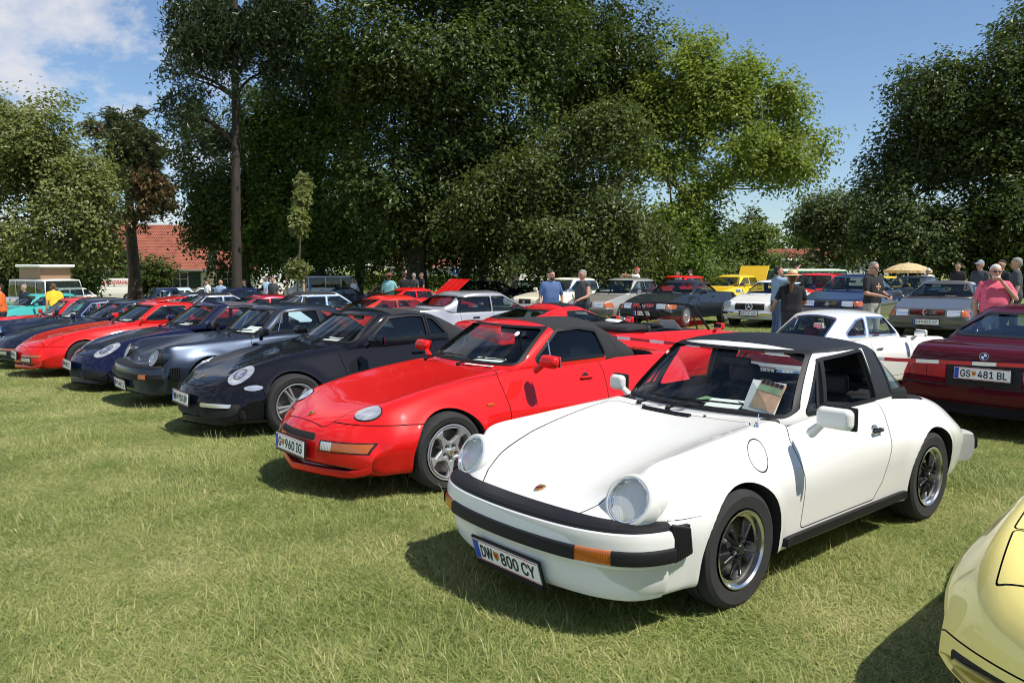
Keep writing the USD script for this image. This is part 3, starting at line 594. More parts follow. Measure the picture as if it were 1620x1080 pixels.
def white_targa():
    c = Car('classic_targa', (.68, 4.651), 220.4, 'white open-top targa sports car with black roof panel, nearest car in the front row', 'car', None, 'white', 2)
    L = classic(c, True, 2)
    # windows
    ws = poly([(-.632, .90), (.632, .90), (.506, 1.246), (-.506, 1.246)], .035)
    c.window('windscreen', ws, 'x', -1.25, .2, 'window', 'rubber', .018)
    sw = poly([(-.825, .895), (-1.125, 1.205), (-1.62, 1.232), (-1.66, 1.22), (-1.69, .905)], .02)
    ql = sw.intersection(Polygon([(-.5, .8), (-.985, .8), (-1.19, 1.3), (-.5, 1.3)])).buffer(-.004); c.window('quarter_light', ql, 'y', .3, 1.2, 'window', 'rubber', .014, True)
    c.window('door_window', sw.difference(ql.buffer(.012)).buffer(-.004), 'y', .3, 1.2, None, 'rubber', .020, True)              # the door glass is wound down
    rw = poly([(-1.93, .935), (-1.90, 1.18), (-1.95, 1.195), (-2.1, 1.185), (-2.68, .895), (-2.70, .87), (-2.45, .885), (-2.2, .915)], .02)
    c.window('rear_window', rw, 'y', -1.2, 1.2, 'window', 'rubber', .03)
    c.roof([('targa_bar', 'black_vinyl', prism(sbox(-1.93, .9, -1.69, 1.5), 'y', -1, 1)), ('rear_window_surround', 'rubber', prism(sbox(-3.2, .5, -1.93, 1.5), 'y', -1, 1)),
            ('roof_panel', 'black_vinyl', prism(Polygon([(-1.032, 0), (-1.042, .2), (-1.065, .36), (-1.105, .47), (-1.14, .65), (-1.69, .65), (-1.69, -.65), (-1.14, -.65), (-1.105, -.47), (-1.065, -.36), (-1.042, -.2)]), 'z', 1.236, 1.6))])
    for sg in (1, -1):                                                             # bar of the quarter light across the side glass
        a = c.G.hit((-.97, 3 * sg, .93), (0, -sg, 0))[0]; b = c.G.hit((-1.12, 3 * sg, 1.20), (0, -sg, 0))[0]
        c.put('quarter_light_bar', tube([a, b], .009, 6), 'rubber')
    c.finish()
    # front bumper
    half = [(.415, -.822), (.55, -.812), (.68, -.785), (.79, -.715), (.87, -.59), (.925, -.42), (.95, -.2), (.958, 0)]
    path = spline(half + [(x, -y) for x, y in half[-2::-1]], 90); path = np.c_[path, np.zeros(len(path))]
    e0 = int(np.argmax(path[:, 0] > .578))
    c.put('front_bumper', band(path[e0:90 - e0], [(-.16, .545), (-.02, .547), (-.004, .538), (.006, .50), (.004, .39), (-.004, .378), (-.03, .372), (-.034, .31), (-.05, .24), (-.085, .195), (-.12, .185), (-.2, .2)]), c.paint, smooth=35)
    c.put('bumper_gasket', band(path[e0:90 - e0], [(-.17, .572), (-.045, .575), (-.018, .562), (-.012, .548), (-.17, .546)]), 'rubber', smooth=35)
    lo, hi = 27, 62
    rubber = [(0, .468), (.02, .464), (.026, .452), (.026, .412), (.02, .40), (0, .396)]
    c.put('bumper_strip', band(path[lo:hi + 1], rubber), 'rubber', smooth=35)
    for a, b in ((e0, lo - 8), (hi + 8, 90 - e0)): c.put('bumper_strip', band(path[a:b], rubber), 'rubber', smooth=35)
    for a, b in ((lo - 8, lo + 1), (hi, hi + 8)):
        h = UsdGeom.Xform.Define(stage, fresh(pth(c.root), 'indicator')).GetPrim()
        put('indicator_lens', band(path[a:b + 1], [(0, .468), (.014, .464), (.019, .452), (.019, .412), (.014, .40), (0, .396)]), 'lamp_amber', h, smooth=35)
    xe = path[:, 0]; e0 = int(np.argmax(xe > .578))                                    # bellows take over where the bumper turns along the side
    for sg in (1, -1):
        ribs = []
        for k in range(8):
            x = .572 - k * .0145; y = np.interp(x, [.42, .55, .60], [.822, .8125, .803]); z0, z1 = .396 + .003 * k, .562 - .004 * k
            ribs.append(hull((( x + .006, y - .012, z1), .013), ((x - .012, y - .012, z0), .013), seg=8))
        ribs.append(boxm(.518, .782, .478, .11, .05, .15)); m = cat(ribs)
        c.put('bumper_bellows', m if sg > 0 else mirror(m), 'rubber', smooth=40)
        # side piece of the bumper below the bellows line
        c.put('bumper_seam', tube([[x, sg * (c.L.side(x, .575, sg)[1] * sg - .001 if c.L.side(x, .575, sg) is not None else .8), .575 - .03 * (.56 - x)] for x in np.linspace(.34, .56, 6)], .0035, 4), 'rubber')
    c.plate((.935, 0, .262), (1, 0, -.30), 'DW|800 CY')
    c.put('plate_surround', xf(boxm(0, -.078, -.006, .52, .03, .02), frame((.935, 0, .262), (1, 0, -.30))), 'black_plastic')
    # lights
    c.round_lamp((.685, .612, .668), (.90, .10, .42), .108, c.paint, .027, .09, ((.14, .575, .62), .10), 48)
    # emblem
    p = L.top(.70, 0); n = L.hit((.70, 0, 3), (0, 0, -1))[1]; Fm = frame(p + n * .004, n, (-1, 0, 0)); e = UsdGeom.Xform.Define(stage, fresh(pth(c.root), 'crest_emblem')).GetPrim()
    sh = Polygon([(-.024, .03), (0, .034), (.024, .03), (.025, .0), (.016, -.022), (0, -.034), (-.016, -.022), (-.025, 0)])
    put('emblem_shield', xf(trimesh.creation.extrude_polygon(sh, .004, engine='earcut'), Fm), 'gold', e)
    put('emblem_fields', xf(cat(boxm(-.011, .008, .0045, .015, .014, .002), boxm(.011, -.009, .0045, .014, .014, .002)), Fm), 'ink_red', e)
    put('emblem_bars', xf(cat(boxm(.011, .008, .0045, .012, .012, .002), boxm(-.010, -.009, .0045, .011, .012, .002), boxm(0, 0, .0055, .012, .016, .002)), Fm), 'ink', e)
    # cowl vent, nozzles, antenna, fuel flap
    pts = [L.top(-.455, y) + [0, 0, .004] for y in np.linspace(-.27, .10, 9)]
    c.put('cowl_vent', cat([tube(pts, .017, 6)]), 'black_plastic')
    a0 = L.top(-.40, .60); c.put('aerial_base', cat(hull((a0, .016), (a0 + [0, 0, .02], .009), seg=8), tube([a0, a0 + [-.02, .0, .07]], .0025, 5)), 'chrome')
    fl = poly(ellipse(-.24, .715, .085, .05, 12), .0)
    c.put('fuel_flap_seam', L.patch(prism(fl.difference(fl.buffer(-.004)), 'z', .6, 1.2), .0012, .004), 'rubber')
    for y in (-.30, .18): q = L.top(-.50, y); c.put('washer_nozzle', hull((q + [0, 0, .003], .008), (q + [.012, 0, .006], .006), seg=6), 'black_plastic')
    # mirrors, handles, sills
    c.mirror((-.84, .84, .935), (.07, .13, .11), None, (-1,), (-.02, -.10, -.09), True, .034, 1); c.mirror((-.60, .955, .955), (.075, .205, .118), None, (1,), (.0, -.135, -.10), True, .034, 1)
    for sg in (1, -1):
        h = UsdGeom.Xform.Define(stage, fresh(pth(c.root), 'door_handle')).GetPrim(); q = L.side(-1.50, .735, sg)
        fr = frame(q + [0, sg * .002, 0], (0, sg, .15)); put('handle_cup', xf(lathe([(0, .001), (.034, .004), (.040, .001), (.041, -.006)], 20, 'z'), fr), 'chrome', h)
        put('handle_grip', xf(cat(rbox(0, 0, .022, .115, .022, .018, .008, 8), rbox(.05, 0, .01, .03, .03, .025, .008, 8)), fr), 'black_plastic', h, smooth=40); put('lock', xf(lathe([(0, .03), (.012, .03), (.014, .02), (.014, 0)], 12, 'z'), fr @ T(sg * .05, 0, 0)), 'chrome', h)
        pl = [L.side(x, .262, sg) + [0, sg * .002, 0] for x in np.linspace(-.40, -1.88, 24)]
        pr = [(-.03, -.024), (.014, -.023), (.019, -.015), (.019, .014), (.012, .022), (-.03, .025)]
        c.put('sill_trim', band(np.array(pl if sg < 0 else pl[::-1]) if True else 0, pr), 'rubber', smooth=35)
    # rear bumper
    hb = [(-2.70, .83), (-2.95, .82), (-3.15, .77), (-3.26, .62), (-3.32, .40), (-3.34, 0)]
    pb = spline(hb + [(x, -y) for x, y in hb[-2::-1]], 60); pb = np.c_[pb, np.zeros(60)]
    c.put('rear_bumper', band(pb[6:-6], [(-.14, .50), (0, .50), (.01, .46), (.01, .36), (-.02, .30), (-.12, .28)]), c.paint, smooth=35)
    c.put('rear_bumper_strip', band(pb[8:-8], [(0, .47), (.03, .465), (.04, .45), (.04, .39), (.03, .38), (0, .375)]), 'rubber', smooth=35)
    rl = L.patch(prism(sbox(-3.3, .56, -2.98, .67), 'y', -1, 1), .004, .02); c.put('tail_lamp', rl, 'lamp_red')
    c.wheels((0, -2.272), (.690, .700), .315, .208, .195, 'petal')
    # cabin
    c.seats(-1.36, .34, .24, 'interior_black'); c.seats(-1.98, .30, .46, 'interior_black', False, .34, .10)
    c.cockpit(-.66, .845)
    ws_pt = lambda y, z: c.glass_pt(y, z) + [.012, 0, .004]
    c.wiper(L.top(-.515, -.12) + [0, 0, .012], ws_pt(-.10, .935), ws_pt(.36, .945)); c.wiper(L.top(-.54, .30) + [0, 0, .012], ws_pt(.16, .93), ws_pt(.56, .95)) if False else c.wiper(L.top(-.515, -.36) + [0, 0, .012], ws_pt(-.34, .93), ws_pt(.14, .94))
    # papers behind the screen
    q = UsdGeom.Xform.Define(stage, fresh(pth(c.root), 'show_sheet')).GetPrim()
    a = np.array([-.735, .43, .995]); Fm = frame(a, (.80, -.12, .45))
    put('sheet', xf(boxm(0, 0, 0, .25, .20, .003), Fm), 'paper', q); put('sheet_print', xf(boxm(.03, .01, .003, .19, .18, .003), Fm @ R('z', -6)), 'paper_tan', q)
    put('sheet_heading', xf(boxm(.025, .05, .0055, .18, .035, .002), Fm @ R('z', -6)), 'paper_green', q)
    put('sheet_pictures', xf(cat([boxm(-.045 + .035 * k, .088, .0055, .03, .026, .002) for k in range(5)]), Fm @ R('z', -6)), 'ink', q)
    c.papers(-.70, .18, .925, .22, .16, 15, 10); c.papers(-.73, .04, .925, .2, .1, -20, 10, 'paper_green')
    st = c.glass_pt(-.475, 1.17); c.put('screen_sticker', xf(lathe([(0, .001), (.022, .001), (.022, 0)], 14, 'z'), frame(st + [.012, 0, .008], (.78, -.2, .6))), 'ink_red'); c.put('screen_sticker', xf(lathe([(0, .001), (.014, .001), (.014, 0)], 14, 'z'), frame(st + [.015, 0, .010], (.78, -.2, .6))), 'plate_white')
    return c
# ---------------------------------------------------------------- bodies of the other cars
def sm(t): t = np.clip(t, 0, 1); return t * t * (3 - 2 * t)
def mkrows(top, w, cn=.18, ct=.12, yf=.78, rf=.1, rw=.15, fw=.52, zs=.20, zb=.17, km=.35, tn=.88, tt=.90, ln=.8, lt=.7, hip=0., ends=.07):
    """top: (x, z centre, z of the wing) from nose to tail; w: half width."""
    rows = []; xn, xt = top[0][0], top[-1][0]
    for x, zc, zf in top:
        dn, dt = xn - x, x - xt; k = (tn + (1 - tn) * sm(dn / ln)) * (tt + (1 - tt) * sm(dt / lt)); yw = w * k + hip * math.exp(-((x + 2.35) / .6) ** 2)
        c = cn * (1 - sm(dn / .5)) - ct * (1 - sm(dt / .45)); zl = zs + ends * (1 - sm(dn / .25)) + ends * (1 - sm(dt / .25))
        zl = min(zl, zf - .06); rows.append([x, c, zc, km, yw * yf, zf, rf, yw, zl + (zf - zl) * fw, rw, yw - .06, zl, min(zb + (zl - zs), zl - .02)])
    return rows
def ring(fr, side, rr, yr=None):
    """half ring: front centre (x, z), sides [(x, y, z)...], rear centre (x, z) -> rounded front and rear ends"""
    (xf, zf), (xr, zr) = fr, rr; a, b = side[0], side[-1]
    return [(xf, 0, zf), (xf - .02, a[1] * .45, zf), (xf - .35 * (xf - a[0]) - .02, a[1] * .84, a[2] * .5 + zf * .5)] + list(side) + [(xr + .35 * (b[0] - xr), b[1] * .82, b[2] * .5 + zr * .5), (xr + .01, b[1] * .42, zr), (xr, 0, zr)]
LOD = {2: (160, 44, 44, 190), 1: (82, 25, 24, 100), 0: (46, 16, 14, 60)}
def shell(c, rows, arches, flare, cab, belt, roof, zt, door=None, doors=(), lid=None, ycab=.64, bulge=.02, edge=.08, smooth=2., yin=.52, crown=None, wall=.035):
    nu, nv, gu, gv = LOD[c.q]; L = lower(rows, nu, nv, arches, flare, smooth)
    c.body(L, arches, yin, Polygon(cab), ycab)
    for d in doors:
        for a, b in ((.60, 1.3), (-1.3, -.60)): c.panel('door', poly(d, .03), 'y', a, b)
    if lid: c.panel('bonnet', poly(lid, .03), 'z', .42, 1.3)
    if belt is not None:
        V, F = upper(belt, roof, zt, gu, gv, bulge, edge, crown=crown); c.house(V, F, wall)
    return L
def facing(e, p, n, up, depth=.25):
    """a flat outline e (local right, up) extruded along the normal n at p"""
    return prism(e, 'z', -depth, depth).transform(frame(p, n, up)[:3])
def handle(c, x, z, sides=(1, -1), mt='black_plastic'):
    for sg in sides:
        q = c.L.side(x, z, sg)
        if q is not None: c.put('door_handle', xf(cat(rbox(0, 0, .012, .17, .03, .03, .012, 6)), frame(q, (0, sg, .1))), mt, smooth=40)
def star(c, p, n, r):
    Fm = frame(p, n); e = UsdGeom.Xform.Define(stage, fresh(pth(c.root), 'star_emblem')).GetPrim()
    put('emblem_ring', xf(lathe([(r, -.004), (r, .006), (r * .88, .006), (r * .88, -.004)], 20, 'z'), Fm), 'chrome', e)
    put('emblem_star', xf(cat([trimesh.creation.extrude_polygon(Polygon([(0, r * .9), (r * .13, r * .1), (0, -r * .1), (-r * .13, r * .1)]), .006, engine='earcut').apply_transform(R('z', 120 * k)) for k in range(3)]), Fm), 'chrome', e)
def under_path(half, n=60):
    if half[-1][0] > half[0][0]: half = [(x, -y) for x, y in half]                 # a front end is travelled the other way round
    p = spline(list(half) + [(x, -y) for x, y in half[-2::-1]], n); return np.c_[p, np.zeros(n)]
# ------------------------------------------------ front-engined sports car with rounded nose (two reds and the yellow)
def trans_rows(w=.868, pop=False):
    top = [(.95, .26, .25), (.955, .36, .35), (.945, .45, .43), (.90, .525, .505), (.82, .58, .565), (.68, .635, .635), (.48, .69, .705), (.24, .742, .765), (0, .785, .815), (-.36, .842, .862), (-.68, .885, .893), (-1.1, .91, .915),
           (-1.7, .925, .925), (-2.4, .935, .93), (-2.85, .925, .91), (-3.12, .88, .865), (-3.27, .80, .78), (-3.33, .66, .64), (-3.34, .48, .47)]
    return mkrows(top, w, .30, .2, .76, .13, .20, .50, .20, .16, .3, .90, .93, .75, .8, .0)
T_CAB = [(-.72, .89), (-.86, .82), (-.92, .30), (-1.95, .28), (-2.2, .55), (-2.55, .62), (-2.62, .90), (-2.62, 1.3), (-.72, 1.3)]
T_DOOR = [(-.60, .30), (-.62, .62), (-.60, .84), (-.70, 1.0), (-1.80, 1.0), (-1.83, .80), (-1.78, .56), (-1.62, .30)]
def red_cabriolet():
    c = Car('cabriolet', (-1.02, 6.90), 219.5, 'red cabriolet with closed black soft top and silver five-spoke wheels, beside the white car', 'car', None, 'red', 2)
    belt = ring((-.60, .865), [(-.83, .665, .900), (-1.02, .690, .908), (-1.5, .70, .916), (-2.0, .69, .926), (-2.35, .65, .933)], (-2.62, .93))
    roof = ring((-1.17, 1.228), [(-1.27, .535, 1.212), (-1.38, .57, 1.225), (-1.6, .58, 1.235), (-1.9, .555, 1.205), (-2.06, .50, 1.165)], (-2.16, 1.16))
    ar = [(0, .316, .345), (-2.40, .316, .345)]
    L = shell(c, trans_rows(), ar, .022, T_CAB, belt, roof, 1.272, None, [T_DOOR], None, .66, .02, .08, 1.6)
    lid = poly([(.845, 0), (.83, .30), (.80, .345), (.62, .385), (.30, .56), (-.30, .64), (-.60, .66), (-.66, .60), (-.66, -.60), (-.60, -.66), (-.30, -.64), (.30, -.56), (.62, -.385), (.80, -.345), (.83, -.30)], .03)
    c.panel('bonnet', lid, 'z', .40, 1.2)
    cover = Polygon([(1.2, .1), (1.2, .585), (.33, .570), (.0, .56), (.0, .1)]); c.panel('bumper_cover', cover, 'y', -1.2, 1.2)
    c.window('windscreen', poly([(-.635, .925), (.635, .925), (.535, 1.205), (.50, 1.222), (-.50, 1.222), (-.535, 1.205)], .03), 'x', -1.4, .3, 'window', 'rubber', .018)
    c.window('side_window', poly([(-1.0, .925), (-1.36, 1.195), (-1.62, 1.208), (-1.86, 1.17), (-1.93, .935)], .03), 'y', .3, 1.2, 'window', 'rubber', .022, True)
    c.roof([('soft_top', 'black_cloth', prism(Polygon([(-1.335, 1.182), (-1.27, 1.5), (-3, 1.5), (-3, .7), (-1.90, .7), (-1.93, .955), (-1.86, 1.17), (-1.62, 1.2), (-1.36, 1.187)]), 'y', -1, 1))])
    for sg in (1, -1): c.put('window_post', tube([c.G.hit((-1.22, 3 * sg, .96), (0, -sg, 0))[0], c.G.hit((-1.235, 3 * sg, 1.11), (0, -sg, 0))[0]], .009, 5), 'polished_alloy')
    for x in (-2.12, ):                                                              # folds of the soft top
        for sg in (1, -1): c.put('soft_top_seam', tube([p for p in (c.G.hit((x + .1 * t, 3 * sg, .97 + .2 * t), (0, -sg, 0))[0] for t in np.linspace(0, 1, 5)) if p is not None], .005, 4), 'black_cloth')
    c.finish()
    for sg in (1, -1):
        hp_, hn = L.hit((.575, .56 * sg, 3), (0, 0, -1)); hn = hn + [.25, 0, 0]; e = ellipse(0, 0, .105, .082, 28 * sg); h = UsdGeom.Xform.Define(stage, fresh(pth(c.root), 'headlight')).GetPrim()
        c.put('lens', L.patch(facing(e, hp_, hn, (0, 0, 1)), .010, .012), 'lamp_silver', h); c.put('headlight_seal', L.patch(facing(e.buffer(.008).difference(e.buffer(-.002)), hp_, hn, (0, 0, 1)), .004, .012), 'rubber', h)
        def fr(a, b, z0, z1): return prism(sbox(*((a, z0, b, z1) if sg > 0 else (-b, z0, -a, z1))), 'x', .3, 1.2)
        i = UsdGeom.Xform.Define(stage, fresh(pth(c.root), 'indicator')).GetPrim()
        c.put('fog_lens', L.patch(fr(.37, .47, .383, .447), .004, .012), 'lamp_white', i); c.put('indicator_lens', L.patch(fr(.47, .73, .383, .447), .004, .012), 'lamp_amber', i)
        c.put('indicator_recess', L.patch(prism(poly([(a * sg, b) for a, b in ((.358, .374), (.358, .456), (.742, .456), (.742, .374))]), 'x', .3, 1.2), .002, .012), 'black_plastic', i)
        c.put('side_repeater', cat(rbox(*(c.L.side(-.43, .64, sg)), .07, .02, .03, .008, 6)), 'lamp_amber')
        h = UsdGeom.Xform.Define(stage, fresh(pth(c.root), 'door_handle')).GetPrim(); q = L.side(-1.58, .765, sg)
        put('handle_grip', xf(cat(rbox(0, 0, .014, .15, .026, .026, .011, 8)), frame(q, (0, sg, .1))), c.paint, h, smooth=40); put('handle_cup', xf(lathe([(0, .001), (.035, .003), (.045, -.004)], 16, 'z'), frame(q, (0, sg, .1))), 'underbody', h)
    c.put('upper_grille', L.patch(prism(poly([(-.30, .445), (-.28, .495), (.28, .495), (.30, .445)], .015), 'x', .5, 1.2), .0025, .012), 'underbody')
    for z in (.215, .25): c.put('lower_grille', L.patch(prism(sbox(-.52, z, .52, z + .024), 'x', .5, 1.2), .0025, .012), 'underbody')
    c.plate((.968, 0, .37), (1, 0, .05), 'G|960 IG')
    n = L.hit((.78, 0, 3), (0, 0, -1)); Fm = frame(n[0] + n[1] * .003, n[1], (-1, 0, 0)); e = UsdGeom.Xform.Define(stage, fresh(pth(c.root), 'crest_emblem')).GetPrim()
    put('emblem_shield', xf(trimesh.creation.extrude_polygon(Polygon([(-.024, .03), (.024, .03), (.025, 0), (0, -.034), (-.025, 0)]), .004, engine='earcut'), Fm), 'gold', e); put('emblem_fields', xf(cat(boxm(-.01, .008, .0045, .016, .018, .002), boxm(.01, -.01, .0045, .014, .014, .002)), Fm), 'ink', e)
    c.mirror((-.93, .97, .975), (.10, .20, .115), None, (1, -1), (.02, -.145, -.085), True, .05)
    c.wheels((0, -2.40), .735, .316, .226, .225, 'cup'); c.seats(-1.55, .37, .2); c.cockpit(-.86, .87)
    g = lambda y, z: c.glass_pt(y, z) + [.012, 0, .006]
    c.wiper(L.top(-.64, .05) + [0, 0, .015], g(.08, .945), g(.52, .955)); c.wiper(L.top(-.62, -.45) + [0, 0, .015], g(-.40, .95), g(.02, .955))
    c.papers(-.78, .28, .925, .34, .2, 10, 14)
    for yy, mt in ((.36, 'plate_white'), (.43, 'ink')): p = g(yy, 1.16); c.put('screen_sticker', xf(lathe([(0, .001), (.028, .001), (.028, 0)], 14, 'z'), frame(p, (.7, .1, .7))), mt)
    c.put('tail_lamp', L.patch(prism(sbox(-3.4, .55, -3.12, .70), 'y', -1, 1) , .004, .02), 'lamp_red')
    return c
def fastback(name, loc, yaw, label, paint, roofmat=None, plate='', q=1, sunroof=False, zfix=0.):
    """the coupé with pop-up lamps"""
    c = Car(name, on(*loc, zfix), yaw, label, 'car', None, paint, q)
    belt = ring((-.60, .865), [(-.83, .665, .900), (-1.02, .690, .908), (-1.5, .70, .916), (-2.1, .69, .926), (-2.7, .60, .933)], (-3.08, .90))
    roof = ring((-1.17, 1.222), [(-1.27, .535, 1.21), (-1.38, .57, 1.225), (-1.65, .575, 1.232), (-1.95, .555, 1.205), (-2.2, .50, 1.15)], (-2.3, 1.13))
    ar = [(0, .316, .345), (-2.40, .316, .345)]
    lid = [(.82, -.36), (.86, 0), (.82, .36), (.62, .46), (.30, .56), (-.60, .66), (-.66, .60), (-.66, -.60), (-.60, -.66), (.30, -.56), (.62, -.46)]
    L = shell(c, trans_rows(), ar, .022, T_CAB, belt, roof, 1.272, None, [T_DOOR], lid, .66, .02, .08, 1.6, crown=([1.2, 1.5, 1.9, 2.3], [1.25, 1.272, 1.255, 1.15]))
    c.panel('bumper_cover', Polygon([(1.2, .1), (1.2, .56), (.33, .55), (.0, .55), (.0, .1)]), 'y', -1.2, 1.2)
    if q: 
        for sg in (1, -1): c.panel('lamp_door', poly([(.64, .44 * sg), (.60, .70 * sg), (.30, .70 * sg), (.36, .46 * sg)], .02), 'z', .45, 1.2)
    c.window('windscreen', poly([(-.635, .925), (.635, .925), (.53, 1.20), (-.53, 1.20)], .03), 'x', -1.4, .3, 'window', 'rubber', .018)
    c.window('side_window', poly([(-1.02, .945), (-1.36, 1.185), (-1.78, 1.19), (-1.86, .955)], .02), 'y', .3, 1.2, 'window', 'rubber', .02, True)
    c.window('quarter_window', poly([(-1.93, .955), (-1.85, 1.18), (-2.12, 1.12), (-2.42, .97)], .02), 'y', .3, 1.2, 'window_tint', 'rubber', .02, True)
    c.window('rear_window', poly([(-2.28, .50), (-2.95, .44), (-2.95, -.44), (-2.28, -.50)], .04), 'z', .80, 1.5, 'window_tint', 'rubber', .03)
    c.roof(); c.finish()
    if sunroof: c.put('sunroof_panel', xf(cat(rbox(0, 0, 0, .55, .80, .025, .012, 8)), T(-1.62, 0, 1.30) @ R('y', 8)), c.paint, smooth=40)
    for sg in (1, -1):
        def fr(a, b, z0, z1): return prism(sbox(*((a, z0, b, z1) if sg > 0 else (-b, z0, -a, z1))), 'x', .3, 1.2)
        c.put('fog_lamp', L.patch(fr(.33, .56, .305, .365), .004, .012), 'lamp_white'); c.put('indicator', L.patch(fr(.33, .72, .385, .425), .004, .012), 'lamp_amber')
        c.put('lamp_recess', L.patch(fr(.31, .58, .285, .38), .002, .012), 'black_plastic')
        c.put('tail_lamp', L.patch(prism(sbox(-3.4, .60, -3.05, .72), 'y', -1, 1) ^ prism(sbox(-3.5, .35 * sg if sg > 0 else -1, 0, 1 if sg > 0 else -.35), 'z', 0, 2), .004, .02), 'lamp_red')
    c.put('lower_grille', L.patch(prism(sbox(-.50, .215, .50, .26), 'x', .5, 1.2), .0025, .012), 'underbody')
    if plate: c.plate((.962, 0, .40), (1, 0, .05), plate, fine=False)
    c.mirror((-.93, .94, .965), (.10, .18, .11), None, (1, -1), (.02, -.125, -.085), True, .04)
    c.wheels((0, -2.40), .735, .316, .215, .21, 'cup' if q else 'plain'); c.seats(-1.55, .37, .2); c.cockpit(-.86, .87); handle(c, -1.62, .78)
    if q:
        g = lambda y, z: c.glass_pt(y, z) + [.012, 0, .006]; c.wiper(L.top(-.64, .05) + [0, 0, .015], g(.08, .945), g(.52, .955)); c.papers(-.78, .2, .925, .34, .2, 10, 14)
    return c
